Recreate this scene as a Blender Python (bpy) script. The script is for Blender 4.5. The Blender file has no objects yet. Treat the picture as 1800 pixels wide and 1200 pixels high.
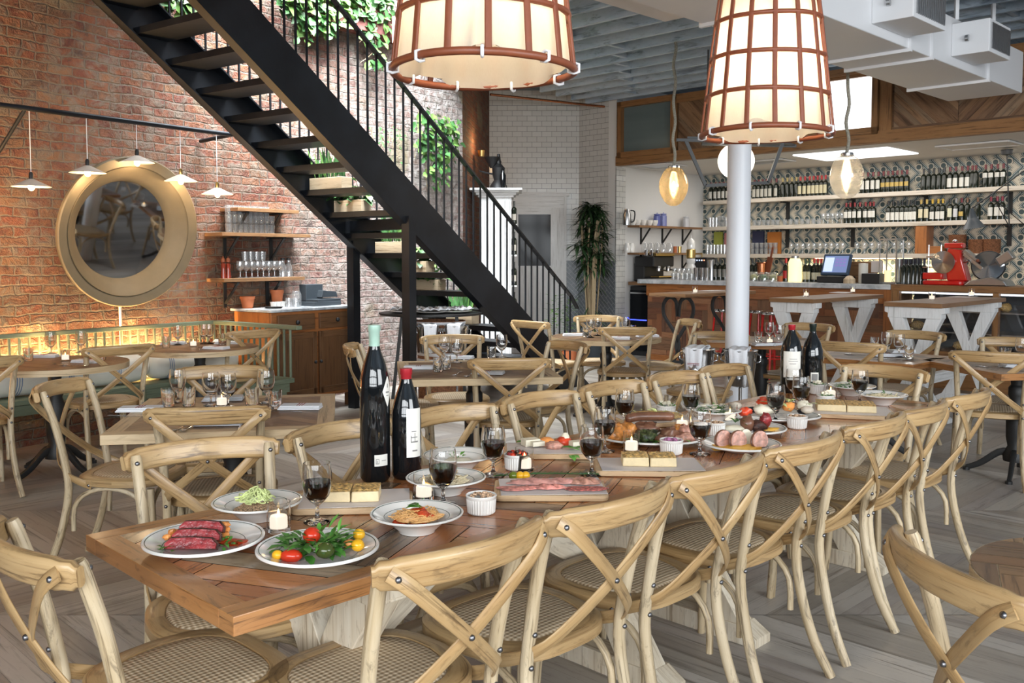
import bpy, math, random
from mathutils import Vector, Matrix
R = math.radians
random.seed(7)
SC = bpy.context.scene
COL = SC.collection

# ---------------------------------------------------------------- camera, world, daylight, exposure
F = 1625.0; PIT = R(3.3); PY = 544.0; CZ = 1.49
cp, sp = math.cos(PIT), math.sin(PIT)
cam = bpy.data.cameras.new('camera'); camo = bpy.data.objects.new('camera', cam); COL.objects.link(camo)
cam.sensor_width = 36; cam.lens = F/1800*36; cam.shift_y = (PY-600)/1800; cam.clip_end = 80; cam.clip_start = .05
camo.location = (0, 0, CZ); camo.rotation_euler = (R(90)-PIT, 0, 0)
SC.camera = camo
SC.view_settings.view_transform = 'Standard'; SC.view_settings.look = 'None'
SC.view_settings.gamma = 1; SC.view_settings.use_curve_mapping = False
SC.view_settings.exposure = 0.0
SC.cycles.max_bounces = 10; SC.cycles.diffuse_bounces = 3; SC.cycles.glossy_bounces = 4
SC.cycles.transparent_max_bounces = 24; SC.cycles.transmission_bounces = 8
SC.cycles.caustics_reflective = False; SC.cycles.caustics_refractive = False
SC.cycles.sample_clamp_indirect = 4; SC.cycles.adaptive_threshold = .02
W = bpy.data.worlds.new('world'); SC.world = W; W.use_nodes = True
W.node_tree.nodes['Background'].inputs[0].default_value = (.80, .89, 1, 1)
W.node_tree.nodes['Background'].inputs[1].default_value = .3

def area(name, loc, target, sx, sy, power, color, spread=180):
    l = bpy.data.lights.new(name, 'AREA'); l.shape = 'RECTANGLE'; l.size = sx; l.size_y = sy
    l.energy = power; l.color = color; l.spread = R(spread)
    o = bpy.data.objects.new(name, l); COL.objects.link(o); o.location = loc
    d = Vector(target)-Vector(loc); o.rotation_euler = d.to_track_quat('-Z', 'Y').to_euler()
    return o
def point(name, loc, power, color, rad=.03):
    l = bpy.data.lights.new(name, 'POINT'); l.energy = power; l.color = color; l.shadow_soft_size = rad
    o = bpy.data.objects.new(name, l); COL.objects.link(o); o.location = loc
    return o
# daylight: the open glazed front behind the camera, the skylight over the stair
area('daylight_front_window', (-.6, -4.2, 2.3), (1.0, 4.5, .9), 7.5, 2.9, 900, (.93, .97, 1))
area('daylight_side_window', (5.6, -1.5, 2.4), (1.5, 4.5, .8), 4.5, 2.6, 430, (.93, .97, 1))
area('daylight_skylight', (-1.5, 8.7, 4.9), (-2.0, 10.0, 1.6), 2.2, 2.6, 640, (.90, .96, 1), 105)

# ---------------------------------------------------------------- pixel -> world helpers (photo taken as 1800 x 1200)
def ray(px, py):
    x = (px-900)/F; y = (PY-py)/F
    return (x, cp+y*sp, -sp+y*cp)
def G(px, py, z):
    r = ray(px, py); t = (z-CZ)/r[2]; return Vector((r[0]*t, r[1]*t, z))
def PL(px, py, nx, ny, c):
    r = ray(px, py); t = c/(r[0]*nx+r[1]*ny); return Vector((r[0]*t, r[1]*t, CZ+r[2]*t))
def D(px, py, Y): return PL(px, py, 0, 1, Y)
WX, WY = .585, .811          # direction along the brick wall
def BW(px, py, off=7.3): return PL(px, py, WY, -WX, -off)     # point on a plane parallel to the brick wall
def wp(w, off, z): return Vector((WX*w-WY*off, WY*w+WX*off, z))  # w along the wall, off = distance from the camera's plane
S2 = math.sqrt(.5)
def ab(a, b, z): return Vector((S2*(a+b), S2*(a-b), z))          # a: away to the right, b: towards the right front
# ---------------------------------------------------------------- mesh builder
class MB:
    def __init__(s): s.v = []; s.f = []; s.uv = []; s.c = []; s.M = Matrix(); s.hc = False
    def add(s, vs, fs, uvs=None, col=None):
        o = len(s.v); M = s.M
        s.v += [tuple(M @ Vector(p)) for p in vs]
        for i, f in enumerate(fs):
            s.f.append([o+k for k in f])
            s.uv.append(uvs[i] if uvs else [(vs[k][0], vs[k][1]) for k in f])
            s.c.append(col or (1, 1, 1))
        if col: s.hc = True
        return s
    def hexa(s, p, col=None, off=None):      # 8 corners: 0-3 bottom ccw, 4-7 top
        fs = [(3, 2, 1, 0), (4, 5, 6, 7), (0, 1, 5, 4), (1, 2, 6, 5), (2, 3, 7, 6), (3, 0, 4, 7)]
        p = [Vector(q) for q in p]; off = off if off is not None else (random.random()*9, random.random()*9)
        uvs = []
        for f in fs:
            a = (p[f[1]]-p[f[0]]).length; b = (p[f[2]]-p[f[1]]).length
            q = [(0, 0), (0, a), (b, a), (b, 0)] if a > b else [(0, 0), (a, 0), (a, b), (0, b)]
            uvs.append([(x+off[0], y+off[1]) for x, y in q])
        return s.add(p, fs, uvs, col)
    def box(s, c, d, rz=0, col=None, rx=0, ry=0, taper=1):
        m = Matrix.Translation(c) @ Matrix.Rotation(rz, 4, 'Z') @ Matrix.Rotation(ry, 4, 'Y') @ Matrix.Rotation(rx, 4, 'X')
        x, y, z = d[0]/2, d[1]/2, d[2]/2; k = taper
        return s.hexa([m @ Vector(q) for q in [(-x, -y, -z), (x, -y, -z), (x, y, -z), (-x, y, -z), (-x*k, -y*k, z), (x*k, -y*k, z), (x*k, y*k, z), (-x*k, y*k, z)]], col)
    def bar(s, a, b, w, h, up=(0, 0, 1), col=None):
        a = Vector(a); b = Vector(b); t = (b-a).normalized(); u = Vector(up)
        if abs(t.dot(u)) > .98: u = Vector((0, 1, 0))
        r = t.cross(u).normalized(); u = r.cross(t)
        q = [a-r*w/2-u*h/2, a+r*w/2-u*h/2, b+r*w/2-u*h/2, b-r*w/2-u*h/2, a-r*w/2+u*h/2, a+r*w/2+u*h/2, b+r*w/2+u*h/2, b-r*w/2+u*h/2]
        return s.hexa(q, col)
    def prism(s, poly, z0, z1, col=None, ax=None):   # 2-D polygon extruded; ax=(origin,u,v,n)
        n = len(poly)
        if ax:
            o, u, v, w = [Vector(q) for q in ax]
            P = [o+u*x+v*y+w*z0 for x, y in poly]+[o+u*x+v*y+w*z1 for x, y in poly]
        else: P = [(x, y, z0) for x, y in poly]+[(x, y, z1) for x, y in poly]
        fs = [tuple(range(n-1, -1, -1)), tuple(range(n, 2*n))]
        uvs = [[poly[k] for k in range(n-1, -1, -1)], list(poly)]
        L = 0
        for i in range(n):
            j = (i+1) % n; d = math.dist(poly[i], poly[j])
            fs.append((i, j, n+j, n+i)); uvs.append([(0, L), (0, L+d), (z1-z0, L+d), (z1-z0, L)]); L += d
        return s.add(P, fs, uvs, col)
    def sweep(s, pts, sec, closed=False, scale=None, up=None, cap=True, col=None):
        # sec: list of (x,y) section points, x across, y along 'up' side
        P = [Vector(p) for p in pts]; n = len(P); m = len(sec); vs = []; prev = None; L = 0; vv = []
        for i in range(n):
            if closed: t = P[(i+1) % n]-P[i-1]
            else: t = P[min(i+1, n-1)]-P[max(i-1, 0)]
            t.normalize()
            if up is not None:
                u = Vector(up[i]) if isinstance(up, list) else Vector(up)
                x = t.cross(u)
                if x.length < 1e-4: x = t.cross(Vector((1, 0, 0)))
                x.normalize(); y = x.cross(t)
            else:
                if prev is None:
                    prev = Vector((0, 0, 1)) if abs(t.z) < .9 else Vector((0, 1, 0))
                x = t.cross(prev).normalized(); y = x.cross(t); prev = y
            k = scale[i] if scale else 1
            kx, ky = k if isinstance(k, tuple) else (k, k)
            vs += [P[i]+x*a*kx+y*b*ky for a, b in sec]
            if i: L += (P[i]-P[i-1]).length
            vv.append(L)
        cu = [0]
        for j in range(m): cu.append(cu[-1]+math.dist(sec[j], sec[(j+1) % m]))
        fs = []; uvs = []; ou = random.random()*5
        for i in range(n if closed else n-1):
            i2 = (i+1) % n
            for j in range(m):
                j2 = (j+1) % m
                fs.append((i*m+j, i*m+j2, i2*m+j2, i2*m+j))
                v0, v1 = vv[i], (vv[i2] if i2 > i else vv[i]+.02)
                uvs.append([(ou+cu[j], v0), (ou+cu[j+1], v0), (ou+cu[j+1], v1), (ou+cu[j], v1)])
        if cap and not closed:
            fs.append(tuple(range(m-1, -1, -1))); uvs.append([sec[k] for k in range(m-1, -1, -1)])
            fs.append(tuple((n-1)*m+k for k in range(m))); uvs.append(list(sec))
        return s.add(vs, fs, uvs, col)
    def tube(s, pts, r, n=8, closed=False, scale=None, col=None, cap=True):
        return s.sweep(pts, [(r*math.cos(2*math.pi*k/n), r*math.sin(2*math.pi*k/n)) for k in range(n)], closed, scale, None, cap, col)
    def lathe(s, prof, n=16, o=(0, 0, 0), col=None, sx=1, sy=1):
        vs = []; m = len(prof); L = 0; Ls = []
        for i, (r, z) in enumerate(prof):
            if i: L += math.dist(prof[i-1], prof[i])
            Ls.append(L)
            for k in range(n):
                a = 2*math.pi*k/n; vs.append((o[0]+r*sx*math.cos(a), o[1]+r*sy*math.sin(a), o[2]+z))
        fs = []; uvs = []
        for i in range(m-1):
            for k in range(n):
                k2 = (k+1) % n
                if prof[i][0] < 1e-6 and prof[i+1][0] < 1e-6: continue
                R0 = max(p[0] for p in prof); c = 2*math.pi*R0/n
                fs.append((i*n+k, i*n+k2, (i+1)*n+k2, (i+1)*n+k)); uvs.append([(k*c, Ls[i]), ((k+1)*c, Ls[i]), ((k+1)*c, Ls[i+1]), (k*c, Ls[i+1])])
        return s.add(vs, fs, uvs, col)
    def blob(s, c, r, noise=.15, n=8, seed=None, col=None, rz=0, flat=False):
        rn = random.Random(seed if seed is not None else random.random())
        ph = [(rn.uniform(1, 4), rn.uniform(1, 4), rn.uniform(0, 6)) for _ in range(3)]
        vs = []; rows = max(4, n//2+1); cz, sz = math.cos(rz), math.sin(rz)
        for i in range(rows+1):
            th = math.pi*i/rows
            for k in range(n):
                a = 2*math.pi*k/n
                q = 1+noise*sum(math.sin(round(p)*a+q2*th*1.7+o2) for p, q2, o2 in ph)/2 if noise else 1
                if i in (0, rows): q = 1
                x = r[0]*q*math.sin(th)*math.cos(a); y = r[1]*q*math.sin(th)*math.sin(a); z = -r[2]*q*math.cos(th)
                if flat and z < 0: z *= .15
                vs.append((c[0]+x*cz-y*sz, c[1]+x*sz+y*cz, c[2]+z))
        fs = [(i*n+k, i*n+(k+1) % n, (i+1)*n+(k+1) % n, (i+1)*n+k) for i in range(rows) for k in range(n)]
        return s.add(vs, fs, None, col)
    def leaf(s, c, d, L, w, up=(0, 0, 1), bend=.3, col=None):   # a bent leaf blade
        c = Vector(c); d = Vector(d).normalized(); u = Vector(up); r = d.cross(u)
        if r.length < 1e-3: r = d.cross(Vector((1, 0, 0)))
        r.normalize(); u = r.cross(d)
        P = [c]
        for t, k in ((.3, .8), (.65, 1), (1, 0)):
            q = c+d*L*t-u*bend*L*t*t
            if k: P += [q-r*w/2*k+u*w*.12, q, q+r*w/2*k+u*w*.12]
            else: P.append(q)
        return s.add(P, [(0, 2, 1), (0, 3, 2), (1, 2, 5, 4), (2, 3, 6, 5), (4, 5, 7), (5, 6, 7)], None, col)
    def build(s, name, mat, parent=None, smooth=30, bevel=0, label=None, seg=2, loc=None, solid=0):
        me = bpy.data.meshes.new(name); me.from_pydata(s.v, [], s.f)
        uvl = me.uv_layers.new(name='UVMap'); flat = [x for u in s.uv for p in u for x in p]
        uvl.data.foreach_set('uv', flat)
        if s.hc:
            ca = me.color_attributes.new('Col', 'FLOAT_COLOR', 'CORNER')
            ca.data.foreach_set('color', [x for f, c in zip(s.f, s.c) for _ in f for x in (c[0], c[1], c[2], 1)])
        me.validate(); me.update()
        if smooth:
            me.polygons.foreach_set('use_smooth', [True]*len(me.polygons))
            try: me.set_sharp_from_angle(angle=R(smooth))
            except Exception: pass
        o = bpy.data.objects.new(name, me); COL.objects.link(o)
        me.materials.append(mat)
        if parent is not None: o.parent = parent
        if loc is not None: o.location = loc
        if bevel:
            b = o.modifiers.new('bevel', 'BEVEL'); b.width = bevel; b.segments = seg; b.limit_method = 'ANGLE'; b.angle_limit = R(40)
        if solid:
            b = o.modifiers.new('solid', 'SOLIDIFY'); b.thickness = solid; b.offset = 0
        if label: o['label'] = label
        return o

ALL_THINGS = []
def tag(o, label, cat, group=None, kind=None):
    if label: o['label'] = label
    if cat: o['category'] = cat
    if group: o['group'] = group
    if kind: o['kind'] = kind
    ALL_THINGS.append(o)
    return o
def thing(name, label, cat, loc=(0, 0, 0), rz=0, group=None):
    o = bpy.data.objects.new(name, None); COL.objects.link(o); o.location = loc; o.rotation_euler = (0, 0, rz)
    o.empty_display_size = .05
    return tag(o, label, cat, group)
def struct(name, mb, mat, parent=None, **k):
    o = mb.build(name, mat, parent, **k)
    if parent is None: o['kind'] = 'structure'
    return o
KIDS = {}
def kids(o):
    return [c for c in COL.objects if c.parent == o]
def dup(root, loc, rz=0, label=None, group=None, scale=None):
    key = root.name
    if key not in KIDS:
        KIDS[key] = [(c, kids(c)) for c in kids(root)]
    r = root.copy(); COL.objects.link(r); r.location = loc; r.rotation_euler = (0, 0, rz)
    if label: r['label'] = label
    if group: r['group'] = group
    if scale: r.scale = (scale,)*3 if not isinstance(scale, tuple) else scale
    for c, gs in KIDS[key]:
        c2 = c.copy(); COL.objects.link(c2); c2.parent = r
        for g in gs:
            g2 = g.copy(); COL.objects.link(g2); g2.parent = c2
    return r
class Proto:      # first use moves the prototype, later uses copy it
    def __init__(s, root): s.root = root; s.used = False
    def put(s, loc, rz=0, label=None, group=None, scale=None):
        if not s.used:
            s.used = True; r = s.root; KIDS[r.name] = [(c, kids(c)) for c in kids(r)]
            r.location = loc; r.rotation_euler = (0, 0, rz)
            if label: r['label'] = label
            if group: r['group'] = group
            if scale: r.scale = (scale,)*3 if not isinstance(scale, tuple) else scale
            return r
        r = dup(s.root, loc, rz, label, group, scale)
        if not scale: r.scale = (1, 1, 1)
        return r
ORD = ['first', 'second', 'third', 'fourth', 'fifth', 'sixth', 'seventh', 'eighth', 'ninth', 'tenth', 'eleventh', 'twelfth', 'thirteenth', 'fourteenth', 'fifteenth']
def nth(i, n):
    if i == 0: return 'leftmost'
    if i == n-1: return 'rightmost'
    return ORD[i]+' from left'
CNT = ['no', 'one', 'two', 'three', 'four', 'five', 'six', 'seven', 'eight', 'nine', 'ten', 'eleven', 'twelve', 'thirteen', 'fourteen', 'fifteen']

# ---------------------------------------------------------------- materials
class NT:
    def __init__(s, name):
        s.m = bpy.data.materials.new(name); s.m.use_nodes = True; s.t = s.m.node_tree; s.n = s.t.nodes
        s.b = s.n['Principled BSDF']; s.out = s.n['Material Output']
    def node(s, t, **k):
        n = s.n.new(t)
        for a, b in k.items(): setattr(n, a, b)
        return n
    def L(s, a, b): s.t.links.new(a, b); return s
    def val(s, x, sock):
        if isinstance(x, (int, float)): sock.default_value = x
        else: s.L(x, sock)
    def math(s, op, a, b=0., c=0.):
        n = s.node('ShaderNodeMath', operation=op)
        s.val(a, n.inputs[0]); s.val(b, n.inputs[1])
        if op in ('MULTIPLY_ADD', 'COMPARE', 'WRAP', 'SMOOTH_MIN'): s.val(c, n.inputs[2])
        return n.outputs[0]
    def mix(s, f, a, b, mode='MIX'):
        n = s.node('ShaderNodeMix', data_type='RGBA', blend_type=mode)
        s.val(f, n.inputs[0])
        for x, q in ((a, 6), (b, 7)):
            if isinstance(x, (tuple, list)): n.inputs[q].default_value = (*x[:3], 1)
            else: s.L(x, n.inputs[q])
        return n.outputs[2]
    def uv(s, sx=1, sy=1, sz=1, rz=0, obj=False, rand=False):
        tc = s.node('ShaderNodeTexCoord'); mp = s.node('ShaderNodeMapping')
        s.L(tc.outputs['Object' if obj else 'UV'], mp.inputs[0])
        mp.inputs['Scale'].default_value = (sx, sy, sz); mp.inputs['Rotation'].default_value = (0, 0, rz)
        if rand:
            oi = s.node('ShaderNodeObjectInfo'); k = s.math('MULTIPLY', oi.outputs['Random'], 37.)
            cb = s.node('ShaderNodeCombineXYZ'); s.L(k, cb.inputs[0]); s.L(k, cb.inputs[1]); s.L(cb.outputs[0], mp.inputs['Location'])
        return mp.outputs[0]
    def noise(s, vec, scale, detail=3, rough=.55, dist=0):
        n = s.node('ShaderNodeTexNoise'); s.L(vec, n.inputs['Vector']); n.inputs['Scale'].default_value = scale
        n.inputs['Detail'].default_value = detail; n.inputs['Roughness'].default_value = rough; n.inputs['Distortion'].default_value = dist
        return n.outputs['Fac']
    def ramp(s, f, stops):
        n = s.node('ShaderNodeValToRGB'); s.L(f, n.inputs[0]); e = n.color_ramp.elements
        while len(e) < len(stops): e.new(.5)
        for i, (p, c) in enumerate(stops):
            e[i].position = p; e[i].color = (*c[:3], 1) if not isinstance(c, (int, float)) else (c, c, c, 1)
        return n.outputs[0]
    def bump(s, h, strength=.3, dist=.01):
        n = s.node('ShaderNodeBump'); s.L(h, n.inputs['Height']); n.inputs['Strength'].default_value = strength
        n.inputs['Distance'].default_value = dist; s.L(n.outputs[0], s.b.inputs['Normal']); return n
    def set(s, **k):
        for a, v in k.items():
            i = s.b.inputs[a.replace('_', ' ')]
            if isinstance(v, (int, float)): i.default_value = v
            elif isinstance(v, tuple): i.default_value = (*v[:3], 1) if len(v) == 3 and i.type == 'RGBA' else v
            else: s.L(v, i)
        return s
def plain(name, c, rough=.5, metal=0, var=.12, bump=0, scale=20, coat=0, spec=.5):
    t = NT(name); v = t.uv(obj=True)
    n = t.noise(v, scale, 3)
    if var > .25: n = t.ramp(n, [(.36, 0), (.64, 1)])
    a = tuple(x*(1-var) for x in c); b = tuple(min(1, x*(1+var)) for x in c)
    t.set(Base_Color=t.mix(n, a, b), Roughness=rough, Metallic=metal, Coat_Weight=coat)
    t.b.inputs['Specular IOR Level'].default_value = spec
    if bump: t.bump(n, bump, .004)
    return t.m
def wood(name, c, dark, light, rough=.45, gx=70, gy=2.5, bump=.15, coat=0, wear=.35, attr=False, streak=.5, blotch=.25):
    t = NT(name); v = t.uv(gx, gy, 1, rand=True); v2 = t.uv(9, 2.5, 1, rand=True)
    g = t.noise(v, 1, 4, .65, .6); big = t.noise(v2, 1, 3, .6, .4)
    if attr:
        at = t.node('ShaderNodeAttribute', attribute_name='Col'); base = at.outputs['Color']
    else:
        oi = t.node('ShaderNodeObjectInfo'); base = t.mix(t.math('MULTIPLY', oi.outputs['Random'], .35), c, tuple((x+y)/2 for x, y in zip(c, light)))
    col = t.mix(t.ramp(g, [(.35, 0), (.75, 1)]), base, t.mix(streak, base, light), 'MIX')
    col = t.mix(t.math('MULTIPLY', t.ramp(big, [(.42, 0), (.68, 1)]), wear), col, light)
    col = t.mix(t.math('MULTIPLY', t.ramp(g, [(.32, 1), (.45, 0)]), .8), col, dark)
    bl = t.noise(t.uv(22, 6, 1, rand=True), 1.6, 5, .7, .8)
    col = t.mix(t.math('MULTIPLY', t.ramp(bl, [(.33, 1), (.45, 0)]), blotch), col, dark)
    t.set(Base_Color=col, Roughness=rough, Coat_Weight=coat, Coat_Roughness=.15)
    t.bump(g, bump, .003)
    return t.m
def glassy(name, tint=(1, 1, 1), rough=.02, base=.05, dens=0., edge=1.0):
    t = NT(name); t.n.remove(t.b)
    tr = t.node('ShaderNodeBsdfTransparent'); tr.inputs[0].default_value = (*tint, 1)
    gl = t.node('ShaderNodeBsdfGlossy'); gl.inputs['Roughness'].default_value = rough
    lw = t.node('ShaderNodeLayerWeight'); lw.inputs[0].default_value = .35
    f = t.math('POWER', lw.outputs['Facing'], 2.2); f = t.math('MULTIPLY_ADD', f, .75*edge, base)
    mx = t.node('ShaderNodeMixShader'); t.L(f, mx.inputs[0]); t.L(tr.outputs[0], mx.inputs[1]); t.L(gl.outputs[0], mx.inputs[2])
    o = mx
    if dens:
        df = t.node('ShaderNodeBsdfDiffuse'); df.inputs[0].default_value = (.8, .85, .88, 1)
        o = t.node('ShaderNodeMixShader'); o.inputs[0].default_value = dens; t.L(mx.outputs[0], o.inputs[1]); t.L(df.outputs[0], o.inputs[2])
    t.L(o.outputs[0], t.out.inputs[0]); return t.m
def emit(name, c, s):
    t = NT(name); t.set(Base_Color=c, Emission_Color=c, Emission_Strength=s); return t.m

M = {}
M['oak'] = wood('pale_oak', (.33, .19, .072), (.08, .045, .02), (.58, .42, .22), .36, 75, 3, .4, wear=.35, coat=.15, blotch=.45)
M['oak_leg'] = wood('washed_oak', (.40, .29, .155), (.085, .06, .035), (.68, .58, .42), .45, 75, 3, .5, wear=.55, blotch=.6)
M['table_top'] = wood('reclaimed_parquet', (.3, .13, .05), (.05, .022, .012), (.50, .26, .11), .22, 60, 2.2, .2, coat=.3, wear=.12, attr=True, streak=.3, blotch=.5)
M['table_edge'] = wood('reclaimed_edge', (.29, .115, .032), (.05, .022, .01), (.48, .24, .09), .3, 60, 2.2, .2, coat=.2, wear=.35, blotch=.55)
M['parq_dull'] = wood('dull_parquet', (.3, .2, .1), (.06, .035, .02), (.36, .22, .11), .42, 60, 2.2, .12, wear=.15, attr=True, streak=.3)
M['edge_pale'] = wood('pale_table_edge', (.46, .32, .17), (.16, .10, .05), (.66, .52, .33), .45, 60, 2.2, .15, wear=.5)
M['floor'] = wood('grey_floorboards', (.3, .26, .22), (.13, .11, .09), (.42, .38, .33), .38, 30, 1.2, .1, wear=.2, attr=True, streak=.35)
M['whitewash'] = wood('whitewashed_planks', (.58, .48, .34), (.26, .19, .12), (.82, .77, .66), .6, 50, 2, .4, wear=.55, blotch=.5)
M['white_wood'] = wood('white_painted_wood', (.70, .70, .69), (.45, .44, .42), (.84, .84, .84), .5, 50, 2, .2, wear=.6, streak=.4)
M['rattan'] = None
def mk_rattan():
    t = NT('woven_rattan'); v = t.uv(95, 95, 1, rz=R(45)); sx = t.node('ShaderNodeSeparateXYZ'); t.L(v, sx.inputs[0])
    a = t.math('SINE', t.math('MULTIPLY', sx.outputs[0], 3.1416)); b = t.math('SINE', t.math('MULTIPLY', sx.outputs[1], 3.1416))
    w = t.math('MULTIPLY_ADD', t.math('MULTIPLY', a, b), .5, .5)
    n = t.noise(t.uv(40, 40), 3, 3)
    c = t.ramp(t.math('MULTIPLY_ADD', n, .35, t.math('MULTIPLY', w, .75)), [(.10, (.24, .155, .08)), (.45, (.46, .34, .21)), (.85, (.66, .54, .38))])
    t.set(Base_Color=c, Roughness=.6); t.bump(w, .7, .003); return t.m
M['rattan'] = mk_rattan()
M['bolt'] = plain('dark_steel_bolt', (.22, .22, .23), .35, 1)
M['black_metal'] = plain('black_steel', (.012, .014, .018), .42, .3, .3, scale=3)
M['black_iron'] = plain('cast_iron', (.02, .02, .02), .5, .2)
M['ceramic'] = plain('white_ceramic', (.82, .80, .76), .12, 0, .02, coat=.4)
M['rim'] = plain('green_glaze', (.03, .07, .05), .25)
M['linen'] = plain('white_linen', (.80, .81, .84), .8, 0, .06, .3, 60)
M['stripe_red'] = plain('red_thread', (.30, .02, .03), .8)
M['paper'] = plain('waxed_paper', (.66, .60, .58), .45, 0, .04, .1, 8)
M['wax'] = emit('candle_wax', (1, .88, .72), 1.1)
M['flame'] = emit('flame', (1, .62, .22), 16)
M['glass_thin'] = glassy('thin_pane', base=.06)
def mk_glass():
    t = NT('clear_glass'); t.set(Base_Color=(1, 1, 1), Roughness=.0, IOR=1.45); t.b.inputs['Transmission Weight'].default_value = 1; return t.m
M['glass'] = mk_glass()
M['glass_far'] = glassy('shelf_glass', base=.17, dens=.10, edge=1.2)
M['wine'] = plain('red_wine', (.035, .002, .006), .06, 0, .1, spec=.6)
M['bottle'] = plain('dark_bottle_glass', (.006, .007, .008), .06, 0, .1, coat=.5)
M['bottle_far'] = plain('green_black_bottle', (.012, .016, .010), .12, 0, .3)
M['label'] = plain('cream_label', (.74, .72, .66), .6, 0, .04)
M['chrome'] = plain('polished_steel', (.62, .62, .63), .12, 1, .05)
M['steel'] = plain('brushed_steel', (.50, .51, .52), .3, 1, .1)
M['white_duct'] = plain('white_duct_paint', (.74, .75, .77), .45, 0, .03, scale=2)
M['white_wall'] = plain('white_plaster', (.72, .71, .69), .7, 0, .03, scale=2)
M['column'] = plain('white_column_paint', (.74, .76, .80), .4, 0, .03, scale=3)
M['sage'] = wood('sage_painted_wood', (.13, .16, .105), (.07, .09, .06), (.20, .24, .16), .5, 40, 2, .1, wear=.2)
M['cabinet'] = wood('orange_brown_cabinet', (.30, .105, .03), (.08, .03, .012), (.42, .17, .055), .35, 50, 2, .1, coat=.2, wear=.2)
M['cab_dark'] = wood('walnut_cabinet_door', (.13, .06, .025), (.04, .02, .01), (.20, .10, .045), .4, 50, 2, .1, wear=.2)
M['shelf_brown'] = wood('brown_shelf', (.20, .10, .045), (.06, .03, .015), (.34, .19, .09), .45, 50, 2, .2, wear=.3)
M['shelf_pale'] = wood('pale_shelf', (.50, .44, .36), (.25, .21, .16), (.66, .60, .52), .5, 50, 2, .15, wear=.4)
M['header'] = wood('reclaimed_header', (.2, .1, .05), (.04, .02, .01), (.36, .22, .12), .5, 45, 2, .3, wear=.25, attr=True, streak=.3)
M['header_trim'] = wood('stained_trim', (.22, .10, .035), (.06, .03, .012), (.36, .19, .08), .45, 45, 2, .2, wear=.25)
M['bar_front'] = wood('bar_parquet', (.2, .08, .04), (.04, .018, .01), (.32, .15, .07), .45, 45, 2, .2, wear=.15, attr=True, streak=.25)
M['joist'] = wood('blue_grey_joist', (.38, .49, .60), (.13, .16, .20), (.62, .71, .80), .75, 12, 2, .4, wear=.5, streak=.5)
M['deck'] = wood('dark_deck', (.15, .19, .23), (.07, .08, .09), (.30, .34, .37), .85, 20, 2, .3, wear=.3)
M['rust'] = plain('rusted_steel', (.20, .075, .065), .7, .1, .35, .3, 6)
M['reed'] = plain('red_brown_reed', (.215, .058, .024), .45, 0, .25, .2, 25)
M['leaf'] = plain('leaf_green', (.06, .165, .05), .42, 0, .5, scale=5)
M['leaf_lt'] = plain('young_leaf', (.15, .29, .07), .42, 0, .35, scale=5)
M['leaf_dk'] = plain('dark_leaf', (.018, .045, .014), .42, 0, .4, scale=4)
M['stem'] = plain('plant_stem', (.32, .24, .14), .7)
M['soil'] = plain('potting_soil', (.03, .02, .015), .9, 0, .3, .5, 40)
M['crate'] = wood('planter_box_wood', (.50, .36, .22), (.2, .12, .06), (.66, .54, .38), .6, 40, 2, .2, wear=.5)
M['terracotta'] = plain('terracotta', (.48, .14, .05), .7, 0, .12, .1)
M['red'] = plain('red_enamel', (.62, .015, .012), .18, 0, .05, coat=.5)
M['copper'] = plain('copper', (.55, .22, .11), .25, 1)
M['brass'] = plain('brass', (.60, .42, .16), .3, 1)
M['black'] = plain('matt_black', (.012, .012, .013), .5)
M['dark_glass'] = plain('dark_glass_pane', (.008, .009, .011), .08, 0, .1, spec=.12)
M['basket'] = plain('wicker', (.26, .11, .05), .7, 0, .4, .6, 60)
M['grey_bin'] = plain('slate_plastic', (.045, .055, .065), .4)
def mk_marble():
    t = NT('grey_marble'); v = t.uv(obj=True); n = t.noise(v, 3.5, 8, .65, 1.5)
    t.set(Base_Color=t.ramp(n, [(.35, (.30, .32, .34)), (.5, (.52, .54, .56)), (.62, (.66, .67, .68))]), Roughness=.2); return t.m
M['marble'] = mk_marble()
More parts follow.
